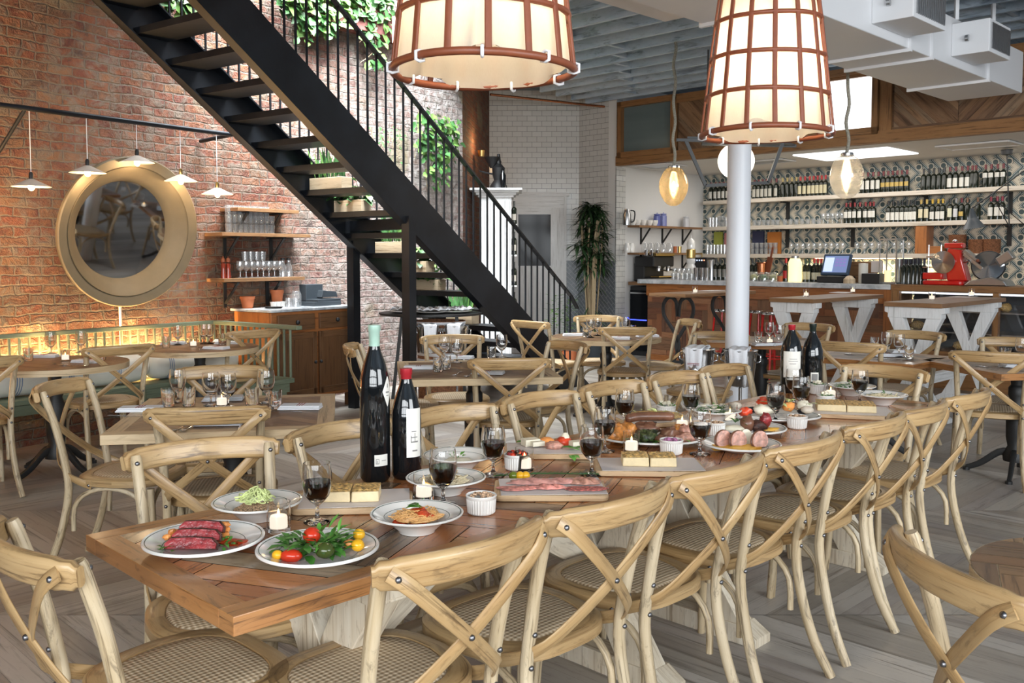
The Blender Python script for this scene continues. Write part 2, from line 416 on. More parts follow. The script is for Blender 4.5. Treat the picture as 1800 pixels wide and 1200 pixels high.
def mk_brick():
    t = NT('old_brick'); v = t.uv()
    nz = t.node('ShaderNodeTexNoise'); t.L(v, nz.inputs['Vector']); nz.inputs['Scale'].default_value = 5; nz.inputs['Detail'].default_value = 6; nz.inputs['Roughness'].default_value = .6
    vm = t.node('ShaderNodeVectorMath', operation='MULTIPLY_ADD'); t.L(nz.outputs['Color'], vm.inputs[0]); vm.inputs[1].default_value = (.075, .060, 0); t.L(v, vm.inputs[2])
    b = t.node('ShaderNodeTexBrick'); t.L(vm.outputs[0], b.inputs['Vector']); b.offset = .5
    b.inputs['Color1'].default_value = (0, 0, 0, 1); b.inputs['Color2'].default_value = (1, 1, 1, 1); b.inputs['Mortar'].default_value = (0, 0, 0, 1)
    b.inputs['Scale'].default_value = 1; b.inputs['Brick Width'].default_value = .205; b.inputs['Row Height'].default_value = .076
    b.inputs['Mortar Size'].default_value = .009; b.inputs['Mortar Smooth'].default_value = .6
    bc = t.ramp(b.outputs['Color'], [(0, (.11, .020, .014)), (.3, (.24, .045, .022)), (.5, (.28, .085, .035)), (.72, (.14, .032, .022)), (.85, (.34, .17, .085)), (1, (.07, .035, .03))])
    sp_ = t.node('ShaderNodeSeparateXYZ'); t.L(v, sp_.inputs[0]); X = sp_.outputs[0]
    big = t.noise(v, 1.3, 5, .6); fine = t.noise(v, 38, 4, .65); mid = t.noise(v, 7, 6, .7, .6); mid2 = t.noise(v, 13, 5, .7, .3)
    # the right part of the wall is older: crumbled and smeared with mortar
    old = t.ramp(t.math('ADD', X, t.math('MULTIPLY', big, 1.2)), [(.0, 0), (1, 1)]); 
    mp = t.node('ShaderNodeMapRange'); t.L(t.math('ADD', X, t.math('MULTIPLY', big, 1.4)), mp.inputs[0]); mp.inputs[1].default_value = 3.3; mp.inputs[2].default_value = 4.0; old = mp.outputs[0]
    bc = t.mix(t.ramp(mid2, [(.40, 0), (.75, .75)]), bc, (.42, .17, .07))
    smear = t.math('MULTIPLY', t.ramp(mid, [(.47, 0), (.60, 1)]), t.math('MULTIPLY_ADD', old, .75, .15))
    mort = t.mix(fine, (.17, .13, .10), (.34, .27, .20))
    c = t.mix(b.outputs['Fac'], bc, mort); c = t.mix(smear, c, mort)
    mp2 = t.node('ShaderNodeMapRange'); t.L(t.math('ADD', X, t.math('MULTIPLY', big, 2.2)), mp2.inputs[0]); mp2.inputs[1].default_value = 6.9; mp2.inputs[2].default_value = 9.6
    skylit_tint = t.math('MULTIPLY', mp2.outputs[0], t.ramp(mid2, [(.30, .35), (.62, 1)]))  # skylight brightness beside the stair, painted into the brick colour
    c = t.mix(t.math('MULTIPLY', skylit_tint, .92), c, t.mix(mid2, (.50, .43, .40), (.78, .75, .73)))
    c = t.mix(t.ramp(t.noise(v, .9, 2, .5), [(.62, 0), (.67, .8)]), c, (.36, .30, .19))
    c = t.mix(t.ramp(mid, [(.30, .8), (.42, 0)]), c, (.05, .038, .032))
    dk = t.math('MULTIPLY', t.math('SUBTRACT', 1., skylit_tint), t.math('MULTIPLY_ADD', big, .5, .22)); c = t.mix(dk, c, (.045, .022, .014))  # weaker light on the rest of the wall, painted as darker brick
    t.set(Base_Color=c, Roughness=.85)
    h = t.math('SUBTRACT', t.math('MULTIPLY_ADD', mid, t.math('MULTIPLY_ADD', old, 1.6, .5), t.math('MULTIPLY', fine, .35)), b.outputs['Fac'])
    t.bump(h, 1.0, .04); return t.m
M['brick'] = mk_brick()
def mk_tile(name, w, h, c, grout, rough=.18, rz=0, off=.5, mort=.0035, herr=False):
    t = NT(name); v = t.uv(rz=rz)
    b = t.node('ShaderNodeTexBrick'); t.L(v, b.inputs['Vector']); b.offset = off
    b.inputs['Color1'].default_value = (*[x*.93 for x in c], 1); b.inputs['Color2'].default_value = (*c, 1); b.inputs['Mortar'].default_value = (*grout, 1)
    b.inputs['Scale'].default_value = 1; b.inputs['Brick Width'].default_value = w; b.inputs['Row Height'].default_value = h
    b.inputs['Mortar Size'].default_value = mort
    t.set(Base_Color=b.outputs['Color'], Roughness=rough); t.bump(t.math('SUBTRACT', 1., b.outputs['Fac']), .5, .003); return t.m
M['subway'] = mk_tile('white_subway_tile', .152, .079, (.66, .65, .62), (.16, .16, .16), mort=.0022)
M['grey_tile'] = mk_tile('grey_herringbone_tile', .15, .05, (.16, .18, .20), (.34, .35, .36), .25, R(45))
def mk_pattern():
    t = NT('patterned_cement_tile'); v = t.uv(); sx = t.node('ShaderNodeSeparateXYZ'); t.L(v, sx.inputs[0])
    P = .165
    U = t.math('DIVIDE', sx.outputs[0], P); V = t.math('DIVIDE', sx.outputs[1], P)
    row = t.math('FLOOR', V); par = t.math('MULTIPLY_ADD', t.math('FLOORED_MODULO', row, 2.), 2., -1.)
    q = t.math('FRACT', V); p = t.math('FRACT', t.math('MULTIPLY', U, par))
    dx = t.math('SUBTRACT', p, .5); dy = t.math('SUBTRACT', q, .5)
    rr = t.math('SQRT', t.math('ADD', t.math('MULTIPLY', dx, dx), t.math('MULTIPLY', dy, dy)))
    s = t.math('FRACT', t.math('ADD', t.math('SUBTRACT', p, q), .5))       # distance across the diagonal, .5 on it
    sd = t.math('ABSOLUTE', t.math('SUBTRACT', s, .5))                      # 0 on the diagonal .. .5
    def band(x, c, w): return t.math('LESS_THAN', t.math('ABSOLUTE', t.math('SUBTRACT', x, c)), w)
    lines = t.math('MAXIMUM', band(sd, .33, .028), t.math('MAXIMUM', band(sd, .47, .03), band(sd, .20, .015)))
    near = t.math('LESS_THAN', rr, .27)
    side = t.math('GREATER_THAN', t.math('SUBTRACT', dy, dx), 0.)
    ring = t.math('MULTIPLY', band(rr, .33, .02), side)
    dot = t.math('LESS_THAN', rr, .20)
    off = t.math('SUBTRACT', 1., near)
    dark = t.math('MAXIMUM', t.math('MAXIMUM', t.math('MULTIPLY', lines, off), dot), ring)
    pale = t.math('MULTIPLY', band(sd, .40, .06), off)
    c = t.mix(pale, (.60, .54, .43), (.36, .40, .39)); c = t.mix(dark, c, (.04, .07, .075))
    t.set(Base_Color=c, Roughness=.4); return t.m
M['pattern'] = mk_pattern()

# herringbone planks clipped to a rectangle: list of (polygon, grain angle, random)
def clip(poly, x0, x1, y0, y1):
    for ax, lim, sg in ((0, x0, 1), (0, x1, -1), (1, y0, 1), (1, y1, -1)):
        out = []
        for i in range(len(poly)):
            a, b = poly[i], poly[(i+1) % len(poly)]
            ia, ib = sg*(a[ax]-lim) >= 0, sg*(b[ax]-lim) >= 0
            if ia: out.append(a)
            if ia != ib:
                t = (lim-a[ax])/(b[ax]-a[ax]); out.append((a[0]+(b[0]-a[0])*t, a[1]+(b[1]-a[1])*t))
        poly = out
        if len(poly) < 3: return []
    return poly
def herringbone(x0, x1, y0, y1, wd, n, ang, gap=.0015):
    out = []; cx, cy = (x0+x1)/2, (y0+y1)/2; rad = math.hypot(x1-x0, y1-y0)/2/wd+n*1.5
    ca, sa = math.cos(ang), math.sin(ang); K = int(rad)+2
    for j in range(-K//n-1, K//n+2):
        for k in range(-2*K, 2*K+1):
            ox, oy = k+n*j, k-n*j
            if abs(ox)+abs(oy) > 3*K: continue
            for (a, b, c, d, v) in ((0, 0, n, 1, 0), (n, 1-n, n+1, 1, 1)):
                X0, Y0, X1, Y1 = ox+a, oy+b, ox+c, oy+d
                if math.hypot((X0+X1)/2, (Y0+Y1)/2) > rad: continue
                g = gap/wd
                q = [(X0+g, Y0+g), (X1-g, Y0+g), (X1-g, Y1-g), (X0+g, Y1-g)]
                q = [(cx+wd*(x*ca-y*sa), cy+wd*(x*sa+y*ca)) for x, y in q]
                q = clip(q, x0, x1, y0, y1)
                if len(q) >= 3: out.append((q, ang+(math.pi/2 if v else 0)))
    return out
def chevron(x0, x1, y0, y1, wd, colw, gap=.002):
    out = []; n = int(math.ceil((x1-x0)/colw))
    for i in range(n):
        a, b = x0+i*colw, min(x0+(i+1)*colw, x1); s = 1 if i % 2 else -1
        y = y0-colw*1.2
        while y < y1+colw*1.2:
            q = [(a+gap, y), (b-gap, y+s*(b-a)), (b-gap, y+s*(b-a)+wd-gap), (a+gap, y+wd-gap)]
            if s < 0: q = [(a+gap, y), (b-gap, y-(b-a)), (b-gap, y-(b-a)+wd-gap), (a+gap, y+wd-gap)]
            q = clip(q, x0, x1, y0, y1)
            if len(q) >= 3: out.append((q, math.atan2(s, 1)))
            y += wd
    return out
def planks(mb, lst, pal, ax, depth, seed=1, weights=None):
    rn = random.Random(seed); o, u, v, w = [Vector(q) for q in ax]
    for poly, ang in lst:
        c = rn.choices(pal, weights)[0]; k = rn.uniform(.8, 1.2); c = tuple(min(1, x*k) for x in c)
        ca, sa = math.cos(ang), math.sin(ang); ou, ov = rn.random()*9, rn.random()*9
        P = [o+u*x+v*y+w*depth for x, y in poly]
        uv = [[(-x*sa+y*ca+ou, x*ca+y*sa+ov) for x, y in poly]]
        mb.add(P, [tuple(range(len(poly)))], uv, c)
    return mb
# ================================================================ THE ROOM
UZ = (0, 0, 1)
# floor: grey boards laid in chevrons, seams parallel to the camera's x axis
fl = MB()
fl.box((0, 6.5, -.06), (22, 22, .1), col=(.10, .09, .08))
PALF = [(.30, .27, .235), (.36, .33, .29), (.25, .215, .185), (.33, .285, .24), (.41, .38, .345), (.28, .25, .23)]
planks(fl, chevron(-3.34, 16.5, -9, 10, .155, .79, .0015), PALF, ((0, 0, 0), (0, 1, 0), (1, 0, 0), (0, 0, -1)), .0, 3)
struct('floor', fl, M['floor'], smooth=0)

# brick wall
jog = BW(813, 250); wj = jog.x*WX+jog.y*WY
def wall_slab(p, q, z0, z1, th, mat, name, parent=None, flip=1, u0=0, m=None):
    p = Vector((p[0], p[1], 0)); q = Vector((q[0], q[1], 0)); u = (q-p); L = u.length; u.normalize()
    n = Vector((u.y, -u.x, 0))*flip      # visible side
    b = m or MB()
    P = [p, q, q-n*th, p-n*th]
    vs = [(*a.xy, z) for z in (z0, z1) for a in P]
    fs = [(0, 1, 5, 4), (1, 2, 6, 5), (2, 3, 7, 6), (3, 0, 4, 7), (4, 5, 6, 7), (3, 2, 1, 0)]
    uv = [[(u0, z0), (u0+L, z0), (u0+L, z1), (u0, z1)], [(u0, z0), (u0+th, z0), (u0+th, z1), (u0, z1)], [(0, z0), (L, z0), (L, z1), (0, z1)], [(u0, z0), (u0+th, z0), (u0+th, z1), (u0, z1)], [(0, 0), (L, 0), (L, th), (0, th)], [(0, 0), (L, 0), (L, th), (0, th)]]
    b.add(vs, fs, uv)
    return b if m is not None else struct(name, b, mat, parent, smooth=0)
pA0 = D(860, 190, 14.3); pA1 = D(1018, 190, 14.3)
w0 = wp(-4.6, 7.3, 0)
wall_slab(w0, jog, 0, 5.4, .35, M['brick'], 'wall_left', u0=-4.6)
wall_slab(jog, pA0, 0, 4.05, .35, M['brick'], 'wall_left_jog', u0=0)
wall_slab(pA0, pA1, 0, 4.05, .15, M['subway'], 'wall_back', u0=.03)
A_H, A_BK, A_CT = 10.82, 13.12, 10.80      # header, back wall and counter front along the a axis
B_L, B_R = -8.64, -2.0
pB1 = ab(A_H, B_L, 0)
tb = wall_slab(pA1, pB1, 0, 4.05, .14, None, None, m=MB(), u0=.01)
struct('wall_tile_return', tb, M['subway'], smooth=0)
# grey herringbone wainscot of the back corner
wg = MB(); zt = G(1000, 457, 1.4).z
e1 = D(994, 500, 14.28); u = Vector((S2, -S2, 0))
wall_slab((e1.x, 14.285), (pA1.x, 14.285), 0, 1.42, .012, None, None, m=wg)
wall_slab((pA1.x-.01, pA1.y-.01), (pB1.x-.01, pB1.y-.01), 0, 1.42, .012, None, None, m=wg, u0=.4)
struct('trim_1', wg, M['grey_tile'], smooth=0)
wall_slab(ab(A_H, B_L, 0), ab(A_BK, B_L, 0), 0, 4.05, .15, M['white_wall'], 'wall_bar_left', u0=0)
wall_slab(ab(A_H-.0, B_L+.004, 0), ab(A_H+.22, B_L+.004, 0), 0, 2.8, .02, M['subway'], 'trim_2')
wall_slab(ab(A_BK, B_L, 0), ab(A_BK, B_R, 0), 0, 3.0, .15, M['pattern'], 'wall_bar_back', u0=.05)
# ceiling: deck and joists, open over the stair (skylight)
SKA0, SKM, SKA1, SKB, SKB2 = 2.5, 5.9, 7.3, -5.7, -6.6
def wall_b(a): return -(7.3/S2+(WY-WX)*a)/(WY+WX)
dk = MB()
def slab_ab(m, a0, a1, b0, b1, z0, z1, col=None):
    p = [ab(a0, b0, z0), ab(a0, b1, z0), ab(a1, b1, z0), ab(a1, b0, z0)]; q = [Vector((v.x, v.y, z1)) for v in p]
    return m.hexa(p+q, col)
slab_ab(dk, -4.5, A_BK, SKB, 6.5, 4.02, 4.12); slab_ab(dk, SKM, SKA1, SKB2, SKB, 4.02, 4.12); slab_ab(dk, SKA1, A_BK+.3, -10.5, SKB, 4.02, 4.12); slab_ab(dk, -4.5, SKA0, -9.5, SKB, 4.02, 4.12)
struct('ceiling', dk, M['deck'], smooth=0)
k = 0; a = 6.30-.4*24
jl = []
while a < A_H-.05:
    jm = MB()
    b0 = SKB if SKA0 < a < SKM else (SKB2 if SKM <= a < SKA1 else wall_b(a))
    if a > 9.2: b0 = max(b0, -9.6)
    slab_ab(jm, a-.022, a+.022, b0, 6.2, 3.77, 4.02)
    struct('ceiling_joist', jm, M['joist'], smooth=0); a += .4
jm = MB()
for i in range(11):
    aa = 6.5+.4*i
    if i >= 4: slab_ab(jm, aa-.178, aa+.178, -6.55-(i-4)*.28, -6.50-(i-4)*.28, 3.80, 3.98)
    slab_ab(jm, aa-.178, aa+.178, -3.0, -2.95, 3.80, 3.98)
struct('ceiling_blocking', jm, M['joist'], smooth=0)
bm = MB(); slab_ab(bm, -1, 10.8, -2.35, -2.1, 3.60, 3.80)
struct('ceiling_beam', bm, M['header_trim'], smooth=0)
m = MB(); m.tube([G(862, 166, 3.7), G(1096, 191, 3.72)], .018, 8); tag(m.build('ceiling_pipe', M['copper'], None, 60), 'thin copper brown pipe under the joists before the tiled wall', 'pipe')
# skylight kerb
sk = MB(); slab_ab(sk, SKA1, SKA1+.12, wall_b(SKA1), SKB2+.05, 3.76, 4.5); slab_ab(sk, 5.84, 5.96, -7.55, SKB2, 3.64, 3.9); slab_ab(sk, SKA0, SKM, SKB, SKB+.12, 3.72, 4.5); slab_ab(sk, SKA0-.12, SKA0, wall_b(SKA0), SKB+.1, 3.62, 4.5)
struct('trim_3', sk, plain('pink_faded_plaster', (.50, .30, .27), .8, 0, .2), smooth=0)
# front of the room behind the camera: glazed wall with mullions
fr = MB()
for i in range(10): fr.box((-6.6+i*1.5, -3.5, 1.9), (.16, .2, 3.9))
for z in (.35, 1.3, 2.5, 3.75): fr.box((0, -3.5, z), (14, .18, .5 if z in (.35,) else .12))
struct('wall_front', fr, M['black_metal'], smooth=0)

# ---- header over the bar with reclaimed chevron boards and two windows
def hb(px): r = (px-900)/F; Xx = A_H/S2*r/(1+r); return (Xx-(A_H/S2-Xx))*S2      # b on the header plane for a pixel column
ZB, ZT = 2.83, 3.74
hd = MB(); slab = lambda m, b0, b1, z0, z1, d0=0, d1=.12, c=(.10, .05, .028): slab_ab(m, A_H+d0, A_H+d1, b0, b1, z0, z1, c)
W1 = (hb(1091), hb(1181)); W2 = (hb(1392), hb(1531))
for b0, b1 in ((W1[1]+.07, W2[0]-.07), (W2[1]+.07, B_R)): slab(hd, b0, b1, ZB+.05, ZT, .02, .14)
slab(hd, W1[0]-.1, W2[1]+.2, ZB+.02, ZB+.1, .02, .14)
PALH = [(.16, .08, .04), (.22, .12, .06), (.10, .05, .028), (.27, .16, .09), (.19, .13, .085), (.14, .07, .035)]
ax = (ab(A_H+.012, 0, 0), (S2, -S2, 0), (0, 0, 1), (-S2, -S2, 0))
planks(hd, chevron(W1[1]+.07, W2[0]-.07, ZB+.13, ZT-.1, .085, .72, .003), PALH, ax, 0, 5)
planks(hd, chevron(W2[1]+.22, B_R, ZB+.16, ZT-.1, .085, .72, .003), PALH, ax, 0, 6)
struct('wall_header', hd, M['header'], smooth=0)
ht = MB()
slab(ht, B_L, B_R, ZB-.01, ZB+.13, -.02, .1); slab(ht, W1[1], B_R, ZT-.12, ZT, -.01, .1); slab(ht, W2[1]+.06, W2[1]+.2, ZB+.1, ZT, -.015, .1)
struct('trim_4', ht, M['header_trim'], smooth=0)
for i, (b0, b1) in enumerate((W1, W2)):
    wf = MB()
    for q0, q1, z0, z1 in ((b0-.05, b1+.05, ZB+.10, ZB+.18), (b0-.05, b1+.05, ZT-.08, ZT), (b0-.05, b0+.02, ZB+.1, ZT), (b1-.02, b1+.05, ZB+.1, ZT)):
        slab(wf, q0, q1, z0, z1, -.05, .1)
    wo = struct('window_%d' % (i+1), wf, M['header_trim'], smooth=0)
    pn = MB(); slab(pn, b0, b1, ZB+.15, ZT-.05, .03, .04)
    if i == 0: g = NT('frosted_teal_pane'); g.set(Base_Color=g.ramp(g.noise(g.uv(3, .3), 1, 2), [(.3, (.10, .14, .15)), (.7, (.17, .22, .22))]), Roughness=.3); pm = g.m
    else: pm = emit('bright_sky_pane', (.93, .97, 1), 1.6)
    pn.build('pane', pm, wo, 0)
# bar ceiling with lit panel and vents
bc = MB(); slab_ab(bc, A_H+.1, A_BK, B_L, B_R, 2.82, 2.9)
struct('ceiling_bar', bc, M['white_wall'], smooth=0)
def flat_ab(name, px, py, la, lb, mat, z=2.815, th=.02, frame=None, **k):
    c = G(px, py, z); a = (c.x+c.y)*S2; b = (c.x-c.y)*S2; m = MB(); slab_ab(m, a-la/2, a+la/2, b-lb/2, b+lb/2, z-th/2, z+th/2)
    return struct(name, m, mat, smooth=0)
flat_ab('window_3', 1503, 271, .95, 1.25, emit('skylight_pane', (.93, .97, 1), 1.8))
for px, py, la, lb in ((1162, 291, .5, .55), (1345, 284, .4, .7), (1720, 255, .5, .8)):
    c = G(px, py, 2.81); t = thing('ceiling_vent', {1162: 'air vent in the bar ceiling above the egg shaped amber pendant', 1345: 'air vent in the bar ceiling right of the column', 1720: 'white access panel in the bar ceiling at far right'}[px], 'vent', (c.x, c.y, 2.805), R(-45), 'vents in the bar ceiling')
    f = MB()
    for s in (-1, 1): f.box((s*lb/2, 0, 0), (.03, la, .02)); f.box((0, s*la/2, 0), (lb, .03, .02))
    f.build('frame', M['white_wall'], t, 0)
    f = MB(); f.box((0, 0, .003), (lb-.03, la-.03, .008)); f.build('grille', M['white_wall'] if px == 1720 else M['steel'], t, 0)

# ---- door in the tiled wall, frame
dr = MB(); dl = D(911, 380, 14.28).x; drr = D(968, 380, 14.28).x; zt = D(940, 377, 14.28).z
dY = 14.26
for x0, x1, z0, z1, th in ((dl, drr, zt, zt+.10, .05), (drr, drr+.24, 0, zt+.10, .062), (dl-.2, dl, 0, zt+.10, .062), (dl-.2, drr+.24, zt+.10, zt+.28, .066), (dl-.24, drr+.28, zt+.28, zt+.34, .1), (drr+.20, drr+.24, 0, zt+.28, .09)):
    dr.box(((x0+x1)/2, dY, (z0+z1)/2), (x1-x0, th, z1-z0))
struct('door_1', dr, M['white_wood'], smooth=0)
d2 = bpy.data.objects['door_1']
m = MB(); zs = D(940, 467, 14.28).z
m.box(((dl+drr)/2, dY+.01, zs/2), (drr-dl, .04, zs)); m.build('door_panel', M['white_wood'], d2, 0)
m = MB(); m.box(((dl+drr)/2, dY+.01, (zs+zt)/2), (drr-dl, .02, zt-zs)); m.build('pane', M['dark_glass'], d2, 0)

# ---- white duct with side outlets
du = thing('air_duct', 'large white rectangular air duct under the blue joists', 'duct', (0, 0, 0))
DB0, DB1, DZ = -5.2*S2, -4.2*S2, 3.1
m = MB(); slab_ab(m, 2.0, 10.1, DB0, DB1, DZ, 3.50); m.build('trunk', M['white_duct'], du, 0, .008)
for px, py in ((1453, 108), (1483, 123), (1597, 157), (1240, 41)):
    c = G(px, py, DZ); a = (c.x+c.y)*S2; m = MB(); slab_ab(m, a-.015, a+.015, DB0-.02, DB1+.02, DZ-.025, 3.52); m.build('flange', M['white_duct'], du, 0)
for a0, a1, sd in ((6.65, 7.25, 1), (8.2, 8.72, 1), (4.75, 5.55, -1)):
    m = MB()
    if sd > 0: slab_ab(m, a0, a1, DB1, DB1+.30, 3.17, 3.44)
    else: slab_ab(m, a0, a1, DB0-.32, DB0, 3.17, 3.48)
    bx = m.build('outlet_box', M['white_duct'], du, 0, .006)
    if sd > 0:
        g = MB(); nb = 16
        for i in range(nb):
            aa = a0+.03+(a1-a0-.06)*(i+.5)/nb; slab_ab(g, aa-.006, aa+.006, DB1+.30, DB1+.312, 3.20, 3.41)
        g.build('grille', M['steel'], bx, 0)
        g = MB(); c = ab(a0-.01, DB1+.13, 3.30)
        g.lathe([(0, -.012), (.028, -.012), (.028, .012), (0, .012)], 12, (0, 0, 0)); kb = g.build('damper_knob', M['steel'], bx, 30); kb.location = c; kb.rotation_euler = (R(90), 0, R(45))
for px, py in ((1745, 60), (1681, 35)):
    c = G(px, py, 3.5); m = MB(); m.box((c.x, c.y, 3.76), (.03, .03, .52)); m.build('hanger_rod', M['white_duct'], du, 0)

# ---- round white column
c = D(1298, 400, 7.05)
m = MB(); m.lathe([(.088, 0), (.088, 3.98)], 40, (c.x, c.y, 0)); cl = struct('trim_column', m, M['column'])
COLX, COLY = c.x, c.y

# ================================================================ STAIR
st = thing('staircase', 'black steel open tread staircase climbing along the brick wall', 'staircase', (0, 0, 0))
WB = 8.63; SL = .698
def low(w): return SL*(WB-w)
def stringer(off, name):
    m = MB(); hh = .42
    for th, z0, z1, dd in ((.012, 0, hh, 0), (.09, 0, .014, .04), (.09, hh-.014, hh, .04)):
        s = -1 if off < 6 else 1
        a0, a1 = 1.0, WB
        o0 = off-th/2+s*(-dd if th > .05 else 0); o1 = off+th/2+s*(-dd if th > .05 else 0)
        p = []
        for zz in (z0, z1):
            wE = WB+zz/SL
            p += [wp(a0, o0, low(a0)+zz), wp(wE, o0, 0), wp(wE, o1, 0), wp(a0, o1, low(a0)+zz)]
        m.hexa(p)
    return m.build(name, M['black_metal'], st, 0)
stringer(5.55, 'stringer'); stringer(6.55, 'stringer')
k = 1
TRE = []
while .19*k < 4.6:
    z = .19*k; w = WB-(z-.19)/SL
    m = MB()
    p = [wp(w-.15, 5.56, z-.05), wp(w+.15, 5.56, z-.05), wp(w+.15, 6.54, z-.05), wp(w-.15, 6.54, z-.05)]
    m.hexa(p+[q+Vector((0, 0, .05)) for q in p]); m.build('tread', M['black_metal'], st, 0); TRE.append((z, w)); k += 1
for off, wa in ((5.56, 8.85), (6.54, 8.75)):
    m = MB(); m.bar(wp(1.8, off, low(1.8)+1.19), wp(wa, off, low(wa)+1.19), .045, .018)
    if off < 6: m.bar(wp(wa, off, low(wa)+1.19), wp(wa+.13, off, low(wa)+1.05), .045, .018)
    m.build('handrail', M['black_metal'], st, 0)
    w = wa-.02; n = 0
    while w > (3.2 if off < 6 else 4.0):
        m = MB(); m.box((*wp(w, off, 0).xy, (low(w)+1.18+max(0, low(w)+.41))/2), (.014, .014, low(w)+1.18-max(0, low(w)+.41)), R(54))
        m.build('baluster', M['black_metal'], st, 0); w -= .11
for off, w in ((5.55, 6.13), (6.55, 6.43)):
    m = MB(); m.box((*wp(w, off, 0).xy, (low(w)+.1)/2), (.09, .09, low(w)+.1), R(54)); m.build('support_post', M['black_metal'], st, 0)
m = MB(); m.bar(wp(6.13, 5.55, 1.78), wp(6.43, 6.55, 1.78), .08, .1); m.build('cross_beam', M['black_metal'], st, 0)
# ================================================================ CHAIRS
def rrect(w, h, r, n=5, cx=0, cy=0):
    out = []
    for qx, qy, a0 in ((1, 1, 0), (-1, 1, 90), (-1, -1, 180), (1, -1, 270)):
        for i in range(n+1):
            a = R(a0+90*i/n); out.append((cx+qx*(w/2-r)+r*math.cos(a), cy+qy*(h/2-r)+r*math.sin(a)))
    return out
def seat_outline(inset=0):
    out = []
    for i in range(48):
        a = 2*math.pi*i/48; c, s_ = math.cos(a), math.sin(a); e = .62
        x = math.copysign(abs(c)**e, c); y = math.copysign(abs(s_)**e, s_)
        w = .238-.030*max(0, -y)-inset; out.append((x*w, .022+y*(.222-inset)))
    return out
def make_chair():
    t = thing('dining_chair', 'oak cross back dining chair', 'chair')
    m = MB(); o = seat_outline(); i2 = seat_outline(.012)
    n = len(o)
    vs = [(x, y, .434) for x, y in i2]+[(x, y, .440) for x, y in o]+[(x, y, .468) for x, y in o]+[(x, y, .475) for x, y in i2]+[(x, y, .475) for x, y in seat_outline(.052)]+[(x, y, .468) for x, y in seat_outline(.056)]
    fs = [tuple(range(n-1, -1, -1))]+[(l*n+i, l*n+(i+1) % n, (l+1)*n+(i+1) % n, (l+1)*n+i) for l in range(5) for i in range(n)]
    uv = [[(vs[k][1], vs[k][0]) for k in fs[0]]]
    for l in range(5):
        for i in range(n):
            d = .03; uv.append([(l*d, i*d), (l*d, i*d+d), (l*d+d, i*d+d), (l*d+d, i*d)])
    m.add(vs, fs, uv); m.build('seat', M['oak'], t, 50)
    m = MB(); vs = []; rings = [.053, .062, .10, .16]
    hz = [.470, .4765, .4785, .480]
    for r_, z in zip(rings, hz): vs += [(x, y, z) for x, y in seat_outline(r_)]
    vs.append((0, .022, .4805)); fs = [(l*n+i, l*n+(i+1) % n, (l+1)*n+(i+1) % n, (l+1)*n+i) for l in range(3) for i in range(n)]+[(3*n+i, 3*n+(i+1) % n, 4*n) for i in range(n)]
    m.add(vs, fs); m.build('rattan_insert', M['rattan'], t, 60)
    for s in (-1, 1):
        P = [(.214, -.335, 0), (.200, -.275, .12), (.191, -.232, .26), (.188, -.205, .42), (.190, -.222, .56), (.197, -.252, .70), (.204, -.288, .82), (.207, -.305, .872)]
        # smooth the path
        Q = smooth([(s*x, y, z) for x, y, z in P], 3)
        m = MB(); m.tube(Q, .0178, 10, scale=[.95]*2+[1]*(len(Q)-4)+[.97, .8]); m.build('leg', M['oak_leg'], t, 50)
        Q = smooth([(s*.222, .212, 0), (s*.212, .20, .2), (s*.205, .188, .43)], 2)
        m = MB(); m.tube(Q, .0165, 10, scale=[.85]+[1]*(len(Q)-1)); m.build('leg', M['oak_leg'], t, 50)
    # bent top rail behind the posts
    Q = []; sc = []
    for u in [-1, -.975, -.94, -.87]+[-.8+1.6*j/12 for j in range(13)]+[.87, .94, .975, 1]:
        x = .243*u; y = -.390+.073*abs(u)**2.0; z = .850+.006*(1-u*u)
        Q.append((x, y+(.004 if abs(u) > .9 else 0), z)); k = (1, 1) if abs(u) < .85 else ((.95, .88) if abs(u) < .95 else (.75, .62)); sc.append(k)
    sec = rrect(.030, .074, .0145, 4)
    m = MB(); m.sweep(Q, sec, scale=sc, up=(0, -.22, 1)); m.build('top_rail', M['oak'], t, 50)
    # crossing straps
    for s in (-1, 1):
        dy = -.007 if s > 0 else 0
        P = [(-.226, -.350, .862), (-.185, -.369, .826), (-.095, -.356+dy, .745), (0, -.333+dy, .662), (.10, -.292+dy, .574), (.165, -.255, .518), (.193, -.200, .480), (.199, -.135, .452), (.200, -.09, .438)]
        Q = smooth([(s*x, y, z) for x, y, z in P], 3); ups = []
        for i, q in enumerate(Q):
            f = i/(len(Q)-1); f2 = max(0, (f-.62)/.3); f2 = min(1, f2)
            ups.append(Vector((s*f2*1.0, -1+f2, 0)).normalized() if f2 < 1 else Vector((s, 0, 0)))
        m = MB(); m.sweep(Q, rrect(.036, .006, .002, 1), up=ups); m.build('cross_strap', M['oak'], t, 50)
    # bentwood arches under the seat
    def arch(p, q, zt, zf, name='brace'):
        p = Vector(p); q = Vector(q); Q = [Vector((p.x, p.y, zf))]
        for i in range(13):
            a = math.pi*i/12; f = (1-math.cos(a))/2; Q.append(Vector((p.x+(q.x-p.x)*f, p.y+(q.y-p.y)*f, zf+.06+(zt-zf-.06)*math.sin(a)**.8)))
        Q.append(Vector((q.x, q.y, zf))); m = MB(); m.tube(Q, .0115, 8); m.build(name, M['oak_leg'], t, 50)
    arch((-.190, .185), (.190, .185), .424, .235)
    for s in (-1, 1): arch((s*.198, .165), (s*.172, -.195), .424, .22)
